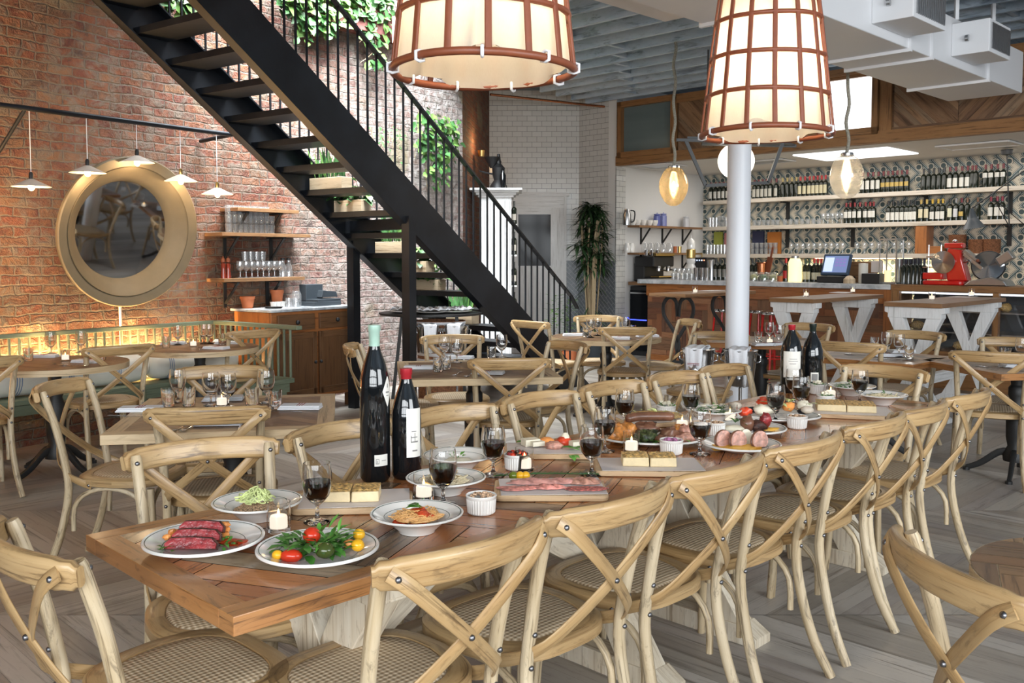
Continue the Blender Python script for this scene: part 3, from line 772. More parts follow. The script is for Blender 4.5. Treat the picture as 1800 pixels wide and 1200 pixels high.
    for (x, y, z, ax_) in ((-.212, -.362, .848, 'y'), (.212, -.362, .848, 'y'), (0, -.346, .663, 'y'), (-.189, -.225, .455, 'y'), (.189, -.225, .455, 'y'), (-.190, -.238, .545, 'y'), (.190, -.238, .545, 'y'), (-.206, -.281, .852, 'f'), (.206, -.281, .852, 'f'), (-.209, -.10, .442, 'x'), (.209, -.10, .442, 'x'), (-.213, .178, .30, 'x'), (.213, .178, .30, 'x')):
        m = MB(); m.lathe([(0, .005), (.005, .0045), (.0075, .001), (.0075, -.004)], 8)
        b = m.build('bolt', M['bolt'], t, 60, loc=(x, y, z))
        b.rotation_euler = {'y': (R(90), 0, 0), 'f': (R(-90), 0, 0), 'x': (0, R(90 if x > 0 else -90), 0)}[ax_]
    return t
def smooth(P, k):       # Catmull-Rom resample
    P = [Vector(p) for p in P]; out = []
    for i in range(len(P)-1):
        a = P[max(i-1, 0)]; b = P[i]; c = P[i+1]; d = P[min(i+2, len(P)-1)]
        for j in range(k):
            t = j/k; out.append(.5*((2*b)+(c-a)*t+(2*a-5*b+4*c-d)*t*t+(3*b-a-3*c+d)*t**3))
    out.append(P[-1]); return out
CH = Proto(make_chair())
def chair(o, f, label, group):        # o: seat centre on the floor, f: facing direction
    return CH.put((o[0], o[1], 0), math.atan2(-f[0], f[1]), label, group)
def chair_px(l, r, f, label, group, z=.885, back=.34):   # from the two upper ends of the top rail
    a = G(*l, z); b = G(*r, z); mid = (a+b)/2; f = Vector((f[0], f[1], 0)).normalized()
    return chair(mid+f*back, f, label, group)

# ---- long table frame of reference: s along, t across (towards the right front)
TS0, TS1 = 1.27*S2, 6.68*S2          # near and far end along a
TB0, TB1 = -3.51*S2, -2.40*S2        # left and right edge along b
TZ = .76
def tb(a, b, z=TZ): return ab(a, b, z)
GR = 'cross back chairs along the right side of the long table'
rl = [1.53, 2.24, 2.94, 3.68, 4.46, 5.06, 5.80]
names = ['nearest us on the right side of the long table', 'second on the right side, beside the board of cured meats', 'third along the right side of the long table', 'fourth and middle one along the right side of the long table', 'fifth along the right side of the long table', 'sixth along the right side of the long table', 'farthest along the right side of the long table']
for a_, n_ in zip(rl, names):
    a_ = a_*S2+.245
    chair(ab(a_, -2.065*S2-.335, 0), (-S2, S2), 'oak cross back chair '+n_, GR)
GL = 'cross back chairs along the left side of the long table'
ll = [(2.31, 3.05), (3.08, 3.72), (3.82, 4.44), (4.52, 5.16), (5.21, 5.91), (5.91, 6.51)]
names = ['second on the left side, behind the tall wine bottles', 'third on the left side, just right of the tall wine bottles', 'fourth on the left side, behind the cheese board', 'fifth along the left side of the long table', 'sixth on the left side, before the left ice bucket', 'farthest on the left side, before the white column']
chair_px((222, 790), (480, 768), (.50, -.86), 'oak cross back chair behind the shaved salad bowl, nearest on the left side', GL)
for (p, q), n_ in zip(ll, names):
    chair(ab((p+q)/2*S2, -3.88*S2+.325, 0), (S2, -S2), 'oak cross back chair '+n_, GL)
GE = 'chairs at the two ends of the long table'
chair_px((1473, 642), (1640, 649), (-S2, -S2), 'oak cross back chair at the far head of the long table', GE)
chair_px((-34, 917), (166, 963), (S2, S2), 'oak cross back chair at the near end of the long table, bottom left', GE, back=.32)
GB = 'chairs standing at the small tables'
chair((1.22, 1.87), (1, .10), 'oak cross back chair cut off at the bottom right corner beside the small round table', GB)
def place(l, r, f, label, **k): chair_px(l, r, f, 'oak cross back chair '+label, GB, **k)
place((68, 682), (138, 664), (1, -.05), 'turned sideways at the left end of the left square table')
place((144, 612), (274, 602), (-.68, .73), 'with its back to us before the left bench table')
place((303, 647), (475, 643), (.2, -.98), 'facing us behind the glasses of the left square table')
place((405, 583), (488, 577), (-.70, .71), 'small in the distance before the right bench table by the cabinet')
place((250, 717), (475, 713), (-.16, .98), 'with its back to us before the left square table')
place((-88, 634), (12, 623), (-.66, .75), 'cut off by the left edge beside the left bench table')
place((606, 609), (634, 603), (1, .1), 'turned sideways behind the tall green capped wine bottle')
place((736, 590), (853, 589), (.15, -1), 'facing us behind the middle table under the stairs')
place((823, 631), (966, 628), (-.1, 1), 'with its back to us before the middle table')
place((906, 561), (955, 567), (.7, .72), 'angled between the stair foot and the round table')
place((980, 597), (1022, 606), (-.85, -.5), 'at the right end of the middle table, seen from its side')
place((1050, 576), (1155, 574), (.05, 1), 'with its back to us before the middle round table')
place((1003, 556), (1097, 554), (0, -1), 'facing us behind the middle round table')
place((1204, 560), (1226, 564), (-.95, -.2), 'turned sideways right of the middle round table')
place((1219, 580), (1320, 589), (-.6, -.8), 'half hidden behind the white column')
place((1378, 567), (1471, 571), (-.7, -.7), 'facing us behind the two far wine bottles')
place((1437, 598), (1550, 605), (.55, .83), 'with its back to us before the right square table')
place((1555, 578), (1671, 588), (-.75, -.66), 'facing us behind the right square table')
place((1682, 614), (1808, 623), (.45, .89), 'with its back to us before the table at the right edge')
place((1740, 590), (1830, 600), (-.6, -.8), 'mostly hidden behind the table at the right edge')

# ================================================================ TABLES
PALT = [(.42, .14, .04), (.50, .20, .06), (.31, .095, .03), (.46, .17, .05), (.17, .12, .085), (.50, .25, .10), (.09, .045, .03), (.27, .22, .15)]
WT = [5, 4, 4, 4, 1, 2.5, 1.3, .5]
PALD = [(.20, .10, .045), (.15, .075, .035), (.24, .135, .065), (.12, .07, .04), (.28, .17, .085)]
def parquet_top(t, x0, x1, y0, y1, z, th, edge, pal, mt, me, wd=.085, n=5, ang=45, seed=1, wts=None, round_r=None):
    fr_ = MB()
    if round_r:
        N = 48; pts = [(round_r*math.cos(2*math.pi*i/N), round_r*math.sin(2*math.pi*i/N)) for i in range(N)]
        fr_.prism(pts, z-th, z-.0012); fo = fr_.build('table_edge', me, t, 40)
        lst = []
        for q, g in herringbone(-round_r, round_r, -round_r, round_r, wd, n, R(ang)):
            q2 = cclip(q, round_r-.004)
            if len(q2) >= 3: lst.append((q2, g))
        pm = MB(); planks(pm, lst, pal, ((0, 0, z), (1, 0, 0), (0, 1, 0), UZ), 0, seed, wts); pm.build('tabletop', mt, t, 0); return
    for a, b, c, d in ((x0, x1, y0, y0+edge), (x0, x1, y1-edge, y1), (x0, x0+edge, y0+edge, y1-edge), (x1-edge, x1, y0+edge, y1-edge)):
        fr_.box(((a+b)/2, (c+d)/2, z-th/2), (b-a, d-c, th))
    fr_.build('table_edge', me, t, 0, .002)
    pm = MB(); pm.box(((x0+x1)/2, (y0+y1)/2, z-th/2-.003), (x1-x0-2*edge, y1-y0-2*edge, th-.006), col=(.05, .03, .02))
    planks(pm, herringbone(x0+edge, x1-edge, y0+edge, y1-edge, wd, n, R(ang)), pal, ((0, 0, z-.001), (1, 0, 0), (0, 1, 0), UZ), 0, seed, wts)
    pm.build('tabletop', mt, t, 0)
def cclip(poly, r):
    N = 40
    for i in range(N):
        a = 2*math.pi*(i+.5)/N; nx, ny = -math.cos(a), -math.sin(a); c = -r; out = []
        for j in range(len(poly)):
            p, q = poly[j], poly[(j+1) % len(poly)]; dp = p[0]*nx+p[1]*ny-c; dq = q[0]*nx+q[1]*ny-c
            if dp >= 0: out.append(p)
            if (dp >= 0) != (dq >= 0):
                k = dp/(dp-dq); out.append((p[0]+(q[0]-p[0])*k, p[1]+(q[1]-p[1])*k))
        poly = out
        if len(poly) < 3: return []
    return poly
def trestle(t, cx, cy, along, w_top, w_mid, w_bot, h, mat, bw=.10, th=.07, name='trestle', foot=True):
    # an X of two tapered boards under a moulded beam; along: unit vector of the beam
    u = Vector((along[0], along[1], 0)); n = Vector((-u.y, u.x, 0)); o = Vector((cx, cy, 0))
    m = MB()
    zm = h*.46; zb = .055 if foot else 0
    for s in (-1, 1):
        p = [(s*(w_top/2), h-.09), (s*(w_top/2-bw*1.35), h-.09), (-s*(w_bot/2-bw*1.35), zb), (-s*(w_bot/2), zb)]
        mid_o = (s*w_mid*.5, zm+.10); mid_i = (-s*w_mid*.5, zm-.08)
        poly = [(s*w_top/2*.97, h-.09), (s*w_mid/2*1.15, zm+.13), (-s*(w_bot/2-bw*1.5), zb), (-s*w_bot/2*.97, zb), (-s*w_mid/2*1.15, zm-.10), (s*(w_top/2-bw*1.5), h-.09)]
        if s < 0: poly = poly[::-1]
        m.prism(poly, -th/2+(.004 if s > 0 else 0), th/2+(.004 if s > 0 else 0), ax=(o, u, UZ, n))
    m.prism([(-w_top/2-.02, h), (-w_top/2-.02, h-.05), (-w_top/2+.01, h-.06), (-w_top/2+.01, h-.10), (w_top/2-.01, h-.10), (w_top/2-.01, h-.06), (w_top/2+.02, h-.05), (w_top/2+.02, h)][::-1], -th/2-.012, th/2+.012, ax=(o, u, UZ, n))
    if foot: m.prism([(-w_bot/2-.05, 0), (w_bot/2+.05, 0), (w_bot/2+.05, .035), (w_bot/2-.02, .075), (-w_bot/2+.02, .075), (-w_bot/2-.05, .035)], -th/2-.012, th/2+.012, ax=(o, u, UZ, n))
    return m.build(name, mat, t, 0, .003)

lt = thing('dining_table', 'long reclaimed wood dining table laid with food on whitewashed trestles', 'table', ab((TS0+TS1)/2, (TB0+TB1)/2, 0), R(45))
HL, HW = (TS1-TS0)/2, (TB1-TB0)/2
parquet_top(lt, -HL, HL, -HW, HW, TZ, .042, .062, PALT, M['table_top'], M['table_edge'], .095, 5, 45-18, 11, WT)
for x in (-HL+.50, -.25, .32, HL-.45):
    trestle(lt, x, 0, (0, 1), .54, .24, .54, TZ-.042, M['whitewash'], .11, .085)
for x0, x1 in ((-HL+.50, -.25), (.32, HL-.45)):
    m = MB(); m.bar((x0+.05, 0, .36), (x1-.05, 0, .36), .05, .10); m.bar((x0+.1, 0, .42), ((x0+x1)/2, 0, .70), .05, .08); m.bar((x1-.1, 0, .42), ((x0+x1)/2, 0, .70), .05, .08)
    m.build('stretcher', M['whitewash'], lt, 0, .002)

def ped(t, r=.30, h=.72, turned=True):       # dark turned column on four curved cast feet
    m = MB()
    if turned: m.lathe([(.0, .10), (.075, .10), (.08, .14), (.05, .20), (.062, .26), (.066, .45), (.045, .52), (.055, .55), (.055, .60), (.04, .62), (.05, h)], 16)
    else: m.lathe([(.05, .10), (.05, h)], 12)
    m.build('pedestal', M['black_iron'], t, 40)
    for i in range(4):
        a = R(45+90*i); d = Vector((math.cos(a), math.sin(a), 0))
        Q = smooth([d*.03+Vector((0, 0, .16)), d*.10+Vector((0, 0, .15)), d*.20+Vector((0, 0, .07)), d*(r-.04)+Vector((0, 0, .035)), d*r+Vector((0, 0, .02))], 3)
        m = MB(); m.sweep(Q, rrect(.035, .05, .01, 2), up=UZ, scale=[1-.35*i/len(Q) for i in range(len(Q))]); m.lathe([(0, 0), (.022, 0), (.022, .02), (0, .03)], 8, tuple(d*r)); m.build('foot', M['black_iron'], t, 40)
    m = MB(); m.box((0, 0, h-.012), (.4, .05, .02)); m.box((0, 0, h-.012), (.05, .4, .02)); m.build('bracket', M['black_iron'], t, 0)
def sq_table(nl, label, rz, lx, ly, seed, mt='parq_dull', me='edge_pale', group='square wooden tables'):
    c = nl; t = thing('square_table', label, 'table', (c.x, c.y, 0), rz, group)
    parquet_top(t, -lx/2, lx/2, -ly/2, ly/2, TZ, .042, .075, PALD, M[mt], M[me], .07, 5, 45, seed)
    if ly > 5: ped(t)
    else:
        ped(t, .30, TZ-.042)
    return t
def cen(NL, rz, lx, ly):    # centre from the near left corner
    u = Vector((math.cos(rz), math.sin(rz), 0)); v = Vector((-u.y, u.x, 0)); return NL+u*lx/2+v*ly/2
SQ = []
NL = G(175, 765, TZ); SQ.append((cen(NL, R(10.5), .94, 1.0), R(10.5), .94, 1.0, 'square wooden table with pale edge, set with glasses, at left'))
NL = G(703, 668, TZ); SQ.append((cen(NL, R(8), .98, 1.0), R(8), .98, 1.0, 'square wooden table with pale edge in the middle, under the stairs'))
c5 = cen(G(1372, 612, TZ), R(135), .0, .0)
NL = G(1440, 624, TZ)
SQ2 = [(G(1345, 600, TZ)+Vector((0, .12, 0)), R(-22), .92, .78, 'square wooden table behind the white column'), ]
cc = G(1605, 641, TZ); u = Vector((S2, S2, 0)); v = Vector((-S2, S2, 0))
SQ2.append((cc+u*.37+v*.42, R(45), .74, .84, 'square wooden table at right, before the white trestle legs'))
cc = G(1690, 649, TZ); SQ2.append((cc+Vector((.52, .28, 0)), R(10), .95, .9, 'square wooden table cut off by the right edge of the photo'))
TOPS = {}
for i, (c, rz, lx, ly, lb) in enumerate(SQ+SQ2):
    TOPS[i] = sq_table(c, lb, rz, lx, ly, 20+i, me='edge_pale' if i < 2 else 'table_edge')
def round_table(c, r, label, seed, group='round wooden tables'):
    t = thing('round_table', label, 'table', (c.x, c.y, 0), R(20), group)
    parquet_top(t, 0, 0, 0, 0, TZ, .042, .06, PALD, M['parq_dull'], M['edge_pale'], .07, 4, 45, seed, None, r); ped(t, .30, TZ-.042); return t
round_table(Vector((-3.15, 6.33, 0)), .48, 'round wooden table before the bench at the left edge, set with glasses', 31)
round_table(Vector((-2.52, 7.43, 0)), .46, 'round wooden table before the bench under the mirror, set with napkins', 32)
round_table(Vector((.86, 8.42, 0)), .50, 'round wooden table in the middle, beyond the long table', 33)
round_table(G(2000, 1022, TZ), .34, 'round parquet table cut off by the lower right edge of the photo', 34)
# high tables
HZ = 1.07
def high_table(px, py, lx, ly, label, iron=False):
    c = G(px, py, HZ); t = thing('high_table', label, 'high table', (c.x, c.y, 0), R(45), 'tall tables before the bar')
    m = MB(); m.box((lx/2, ly/2, HZ-.02), (lx, ly, .04)); m.build('tabletop', M['shelf_brown'], t, 0, .003)
    if not iron:
        for x in (.10, lx-.22): trestle(t, x, ly/2, (0, 1), ly-.02, .15, ly+.02, HZ-.04, M['white_wood'], .095, .09)
        m = MB(); m.bar((.15, ly/2, .34), (lx-.25, ly/2, .34), .06, .09); m.build('stretcher', M['white_wood'], t, 0)
    else:
        for x in (.22, lx-.25):
            for s in (-1, 1):
                Q = smooth([(x, ly/2+s*.26, 0), (x, ly/2+s*.10, .22), (x, ly/2-s*.02, .45), (x, ly/2+s*.05, .62), (x, ly/2+s*.19, .80), (x, ly/2+s*.20, .94), (x, ly/2+s*.12, 1.02), (x, ly/2+s*.03, .97), (x, ly/2+s*.008, .80)], 4)
                m = MB(); m.sweep(Q, rrect(.045, .012, .003, 1), up=(1, 0, 0)); m.build('leg', M['black_iron'], t, 50)
            m = MB(); m.bar((x, ly/2-.14, .28), (x, ly/2+.14, .28), .03, .03); m.build('stretcher', M['black_iron'], t, 0)
    return t
high_table(1430, 526, 1.62, .48, 'tall table with white trestle legs and one candle, left of the glass display case')
high_table(1656, 534, 1.72, .52, 'tall table with white trestle legs, nearest to the glass display case')
high_table(1205, 517, 1.5, .50, 'tall table with curled black iron legs before the bar front', True)
# ================================================================ TABLEWARE
def T(px, py, z=TZ): return G(px, py, z)
def lat(prof, n=24): m = MB(); m.lathe(prof, n); return m
GOB = [(0, 0), (.038, 0), (.038, .003), (.012, .010), (.0055, .018), (.005, .045), (.010, .050), (.020, .058), (.034, .076), (.0418, .105), (.0408, .135), (.0368, .165), (.0355, .165), (.0393, .135), (.0402, .105), (.0325, .078), (.019, .062), (0, .058)]
def mk_goblet(wine):
    t = thing('wine_glass', 'stemmed glass', 'glass'); lat(GOB).build('glass_body', M['glass'], t, 60)
    if wine: lat([(0, .0583), (.0185, .0625), (.0320, .0785), (.0395, .103), (.0397, .114), (0, .114)]).build('red_wine', M['wine'], t, 50)
    return t
WG = Proto(mk_goblet(True)); EG = Proto(mk_goblet(False))
def mk_tumbler():
    t = thing('tumbler', 'water glass', 'glass'); lat([(0, 0), (.026, 0), (.030, .004), (.034, .09), (.032, .09), (.028, .014), (0, .012)], 16).build('glass_body', M['glass'], t, 50); return t
TU = Proto(mk_tumbler())
def mk_votive():
    t = thing('votive_candle', 'lit votive candle', 'candle'); lat([(0, 0), (.031, 0), (.032, .078), (.0300, .078), (.029, .010), (0, .009)], 20).build('glass_holder', M['glass'], t, 50)
    lat([(0, .010), (.0235, .010), (.0235, .036), (.021, .041), (.006, .040), (0, .040)], 18).build('wax', M['wax'], t, 50)
    lat([(0, .041), (.0035, .045), (.0038, .050), (.002, .056), (0, .061)], 8).build('flame', M['flame'], t, 60)
    return t
VO = Proto(mk_votive())
def mk_ramekin():
    t = thing('ramekin', 'fluted ramekin', 'bowl'); m = MB(); n = 64; pr = [(0, 0, 0), (.035, .0, 0), (.040, .004, 1), (.043, .043, 1), (.0435, .046, 0), (.0445, .052, 0), (.0425, .054, 0), (.0395, .050, 0), (.038, .012, 0), (0, .010, 0)]
    vs = []; 
    for r_, z, fl_ in pr:
        for k in range(n):
            a = 2*math.pi*k/n; q = r_-(.0024 if fl_ and k % 2 else 0); vs.append((q*math.cos(a), q*math.sin(a), z))
    m.add(vs, [(i*n+k, i*n+(k+1) % n, (i+1)*n+(k+1) % n, (i+1)*n+k) for i in range(len(pr)-1) for k in range(n)]); m.build('dish', M['ceramic'], t, 25); return t
RK = Proto(mk_ramekin())
def ring_flat(m, r0, r1, z0, z1, n=48): m.lathe([(r0, z0), (r1, z1)], n)
def mk_plate(Rr, sx=1):
    t = thing('dinner_plate', 'white plate', 'plate'); m = MB()
    m.lathe([(0, 0), (.52*Rr, 0), (.56*Rr, .004), (.95*Rr, .019), (Rr, .022), (Rr*1.003, .026), (.985*Rr, .029), (.95*Rr, .027), (.66*Rr, .013), (.60*Rr, .008), (0, .0075)], 56, sx=sx); m.build('dish', M['ceramic'], t, 50)
    m = MB(); m.lathe([(.935*Rr, .0269), (.948*Rr, .0275)], 56, sx=sx); m.lathe([(.665*Rr, .0136), (.675*Rr, .0141)], 56, sx=sx); m.build('green_line', M['rim'], t, 50); return t
PLt = Proto(mk_plate(.148))
OV = mk_plate(.155, 1.35); OV.name = 'oval_platter'; OV['category'] = 'platter'; OVP = Proto(OV)
def mk_bowl():
    t = thing('pasta_bowl', 'white bowl', 'bowl'); R0 = .123
    lat([(0, 0), (.048, 0), (.050, .006), (.075, .028), (.085, .036), (R0, .048), (R0+.001, .051), (R0-.002, .053), (.086, .041), (.075, .033), (.055, .012), (0, .009)], 52).build('dish', M['ceramic'], t, 50)
    m = MB(); m.lathe([(.1155, .0515), (.1175, .0523)], 52); m.lathe([(.086, .0415), (.0875, .042)], 52); m.build('green_line', M['rim'], t, 50); return t
BO = Proto(mk_bowl())
def stuffo(name, m, mat, loc, label, cat, smooth=40, rz=0, group=None, kind='stuff', **k):
    o = m.build(name, mat, None, smooth, loc=loc, **k); o.rotation_euler[2] = rz; return tag(o, label, cat, group, kind)
def item(name, m, mat, loc, label, cat, smooth=40, rz=0, group=None, **k): return stuffo(name, m, mat, loc, label, cat, smooth, rz, group, None, **k)

# wine glasses of the long table (pixel of the middle of the foot)
GW = 'glasses of red wine on the long table'
for px, py, lb in ((558, 917, 'nearest the camera, before the focaccia board'), (779, 886, 'behind the spaghetti bowl, beside a candle'), (867, 835, 'left of the ramekin of olives'), (1040, 834, 'at the right end of the cheese board'),
                   (1063, 793, 'before the left side of the meat platter, half hidden'), (1098, 752, 'behind the left end of the meat platter'), (1214, 740, 'behind the meat platter, near a white bowl'), (1230, 798, 'before the sliced pork plate'),
                   (1363, 741, 'before the seafood platter'), (1408, 722, 'at the right end of the seafood platter'), (1395, 706, 'in front of the red capped far bottle'), (1511, 708, 'between the two bowls at the far end')):
    WG.put(T(px, py), 0, 'stemmed glass of red wine '+lb, GW)
GC = 'lit candles on the long table'
for px, py, lb in ((490, 932, 'between the two near plates and the salad bowl'), (745, 876, 'behind the spaghetti bowl'), (922, 826, 'in front of the ramekin of red olives'), (1110, 794, 'before the roast meat platter'), (1199, 756, 'behind the roast meat platter, glowing'), (1283, 741, 'beside the seafood platter'), (1460, 700, 'at the far end, behind a ramekin')):
    VO.put(T(px, py), 0, 'white votive candle in clear glass '+lb, GC)

# ---- big bottles
def patch(m, r, a0, a1, z0, z1, n=10, poly=None):
    vs = []; k = n+1
    for i in range(k):
        a = a0+(a1-a0)*i/n; vs += [(r*math.cos(a), r*math.sin(a), z0), (r*math.cos(a), r*math.sin(a), z1)]
    m.add(vs, [(2*i, 2*i+2, 2*i+3, 2*i+1) for i in range(n)])
def big_bottle(px, py, h, r, neck, cap, capmat, labs, label, sh=.62):
    c = T(px, py); t = thing('wine_bottle', label, 'bottle', c, group='large wine bottles on the long table')
    lat([(0, 0), (r*.85, 0), (r, .012), (r, h*sh-.03), (r*.97, h*sh), (r*.75, h*sh+.045), (neck*1.35, h*sh+.085), (neck, h*sh+.11), (neck, h-.02), (neck*1.12, h-.018), (neck*1.12, h-.002), (0, h)], 32).build('glass_body', M['bottle'], t, 50)
    lat([(neck+.0012, h-cap), (neck+.0018, h-.021), (neck*1.12+.002, h-.018), (neck*1.12+.002, h), (0, h+.001)], 24).build('capsule', capmat, t, 40)
    aim = math.atan2(-c.y, -c.x)
    for (da, wa, z0, z1, dia, marks) in labs:
        m = MB(); a0 = aim+da-wa/2; a1 = aim+da+wa/2; rr = r+.0008
        if dia:      # diamond shaped label
            vs = []; n = 12
            for i in range(n+1):
                f = i/n; a = a0+(a1-a0)*f; hh = (z1-z0)/2*min(1, (1-abs(2*f-1))*1.05+.02); zc = (z0+z1)/2
                vs += [(rr*math.cos(a), rr*math.sin(a), zc-hh), (rr*math.cos(a), rr*math.sin(a), zc+hh)]
            m.add(vs, [(2*i, 2*i+2, 2*i+3, 2*i+1) for i in range(n)])
        else: patch(m, rr, a0, a1, z0, z1)
        lo = m.build('paper_label', M['label'], t, 0)
        if marks:
            m = MB()
            for (fa, fb, ga, gb) in marks: patch(m, rr+.0005, a0+(a1-a0)*fa, a0+(a1-a0)*fb, z0+(z1-z0)*ga, z0+(z1-z0)*gb, 4)
            m.build('printing', M['inkgrey'], lo, 0)
    return t
M['inkgrey'] = plain('label_ink', (.22, .21, .20), .6)
M['cap_green'] = plain('mint_foil', (.42, .62, .52), .3, .2); M['cap_red'] = plain('red_foil', (.40, .02, .03), .3, .2, .1); M['cap_blk'] = plain('black_foil', (.015, .025, .022), .3, .2)
house = [(.10, .13, .2, .62), (.30, .33, .2, .62), (.10, .33, .2, .26), (.12, .3, .6, .66), (.18, .22, .28, .5), (.5, .85, .45, .50)]
big_bottle(660, 843, .508, .049, .0165, .082, M['cap_green'], [(.95, .85, .245, .345, True, [(.45, .55, .62, .75), (.3, .7, .45, .5), (.35, .65, .35, .38)]), (.42, .95, .055, .092, False, house)], 'tall dark three litre wine bottle with mint green capsule and small labels', .66)
big_bottle(715, 838, .362, .049, .0165, .062, M['cap_red'], [(.55, 1.1, .075, .235, False, [(.25, .75, .30, .33), (.25, .3, .30, .45), (.5, .55, .3, .5), (.3, .7, .40, .42), (.3, .62, .52, .54), (.35, .7, .12, .15)])], 'dark wine bottle with red capsule beside the taller green capped bottle', .62)
ladder = [(.1+.02*k, .12+.02*k, .12+.06*k, .15+.06*k) for k in range(6)]+[(.35, .75, .70, .72), (.3, .8, .62, .64), (.35, .7, .52, .54)]
big_bottle(1390, 689, .365, .056, .0155, .062, M['cap_red'], [(.1, 1.75, .085, .225, False, ladder)], 'dark wine bottle with red capsule and broad cream label at the far end', .64)
big_bottle(1427, 686, .365, .056, .0155, .07, M['cap_blk'], [(.25, .75, .055, .105, False, [(.12, .88, .15, .85)]), ], 'dark wine bottle with black capsule and small square label at the far end', .60)

# ---- food
M['steak'] = plain('rare_steak', (.26, .028, .03), .28, 0, .5, .3, 45)
M['crust'] = plain('seared_crust', (.055, .018, .012), .5, 0, .5, .5, 60)
M['tom_r'] = plain('red_tomato', (.55, .035, .012), .15); M['tom_y'] = plain('yellow_tomato', (.80, .42, .02), .15); M['tom_g'] = plain('dark_green_tomato', (.05, .07, .015), .12)
M['pasta'] = plain('pasta_strands', (.75, .42, .16), .35, 0, .2); M['sauce'] = plain('tomato_sauce', (.50, .055, .015), .3, 0, .3, .4, 80)
M['cream'] = plain('creamy_pasta', (.70, .60, .40), .4, 0, .25, .4, 60)
M['lettuce'] = plain('pale_lettuce', (.62, .70, .30), .4, 0, .3); M['basil'] = plain('basil_green', (.12, .34, .05), .35, 0, .3); M['greens'] = plain('salad_greens', (.06, .20, .03), .4, 0, .5)
M['bread'] = plain('focaccia_crumb', (.78, .63, .38), .7, 0, .15, .5, 50); M['crustb'] = plain('focaccia_crust', (.58, .37, .13), .5, 0, .6, .8, 90)
M['ham'] = plain('pink_ham', (.60, .29, .25), .35, 0, .3, .2, 40); M['salami'] = plain('speckled_salami', (.46, .13, .11), .4, 0, .75, .2, 130); M['fat'] = plain('marbled_coppa', (.62, .24, .20), .35, 0, .5, .2, 40)
M['board'] = wood('maple_board', (.58, .38, .20), (.35, .2, .1), (.74, .56, .36), .45, 40, 3, .08, wear=.3)
M['chicken'] = plain('roast_chicken', (.60, .24, .06), .25, 0, .45, .4, 30); M['saus'] = plain('grilled_sausage', (.16, .07, .04), .3, 0, .3); M['cheese'] = plain('white_cheese', (.82, .76, .60), .45, 0, .05)
M['peach'] = plain('grilled_peach', (.80, .30, .08), .3, 0, .3); M['pork'] = plain('pink_pork', (.54, .27, .20), .35, 0, .35, .2, 50); M['polenta'] = plain('orange_puree', (.72, .40, .06), .4, 0, .2)
M['leaf_dkk'] = plain('dark_braised_greens', (.035, .05, .012), .4, 0, .8, .6, 60); M['mussel'] = plain('black_mussel_shell', (.012, .014, .02), .2); M['clam'] = plain('pale_clam_shell', (.60, .52, .42), .4, 0, .25); M['lobster'] = plain('red_lobster_shell', (.62, .06, .02), .3, 0, .3)
M['olive'] = plain('green_olive', (.12, .16, .02), .15); M['mixed'] = plain('mixed_grains', (.58, .38, .24), .6, 0, .7, .5, 200); M['purple'] = plain('purple_slaw', (.40, .16, .30), .5, 0, .7, .4, 120)
def greens(m, n, r, z0, h, L=.05, w=.022, sd=0, sy=1):
    rn = random.Random(sd)
    for _ in range(n):
        a = rn.uniform(0, 6.28); q = r*math.sqrt(rn.random()); d = (math.cos(a+rn.uniform(-1, 1)), math.sin(a+rn.uniform(-1, 1)), rn.uniform(.1, 1.0))
        m.leaf((q*math.cos(a), q*math.sin(a)*sy, z0+rn.uniform(0, h)), d, L*rn.uniform(.6, 1.2), w*rn.uniform(.6, 1.2), bend=rn.uniform(.1, .7))
    return m
def strands(m, n, r, z0, h, th=.0016, sd=0, k=4):
    rn = random.Random(sd)
    for _ in range(n):
        a = rn.uniform(0, 6.28); q = r*rn.uniform(.1, .85); P = []
        x, y = q*math.cos(a), q*math.sin(a); b = rn.uniform(0, 6.28)
        for j in range(k):
            hh = h*(1-(math.hypot(x, y)/r)**2); P.append((x, y, z0+.018*(math.hypot(x, y)/r)**2+max(0, hh)*rn.uniform(.55, 1.05)))
            b += rn.uniform(-.9, .9); x += .022*math.cos(b); y += .022*math.sin(b)
            if math.hypot(x, y) > r: b += 2.4; x += .03*math.cos(b); y += .03*math.sin(b)
        m.tube(smooth(P, 3), th, 5)
    return m
# near plate with steak
c = T(359, 962); PLt.put(c, 0, 'white plate with sliced rare steak at the near left corner of the table', 'white plates on the long table')
u = Vector((1, 0, 0))
for i in range(3):
    m = MB(); w = .062-.004*i
    pr = [(-w, 0), (w, 0), (w*1.02, .012), (w*.8, .024), (0, .027), (-w*.8, .025), (-w*1.02, .012)]
    m.prism(pr, -.011, .011, ax=((0, 0, 0), (1, 0, 0), (0, .45, .9), (0, -.9, .45)))
    o = item('steak_slice', m, M['steak'], c+Vector((-.015+.002*i, -.052+.034*i, .012+.011*i)), '%s of three slices of rare steak on the near plate' % ['front slice', 'middle slice', 'back slice'][i], 'steak', 30, group='steak slices')
    m = MB(); m.tube([(x, y*.45-.0*y, y*.9+.0) for x, y in pr[1:]+pr[:1]], .0050, 6); m.build('seared_edge', M['crust'], o, 40)
    m = MB(); m.prism([(x*1.01, y) for x, y in pr], -.014, -.0112, ax=((0, 0, 0), (1, 0, 0), (0, .45, .9), (0, -.9, .45))); m.build('seared_side', M['crust'], o, 30)
m = MB(); rn = random.Random(3)
for _ in range(9): m.blob((-.078+rn.uniform(-.012, .012), rn.uniform(-.03, .04), .018+rn.uniform(0, .02)), (.011, .011, .008), .2, 7)
for _ in range(5): m.blob((.035+rn.uniform(-.012, .012), .04+rn.uniform(-.012, .012), .018+rn.uniform(0, .03)), (.012, .011, .009), .2, 7)
stuffo('roast_squash', m, M['peach'], c, 'golden roasted squash pieces beside the rare steak', 'vegetable')
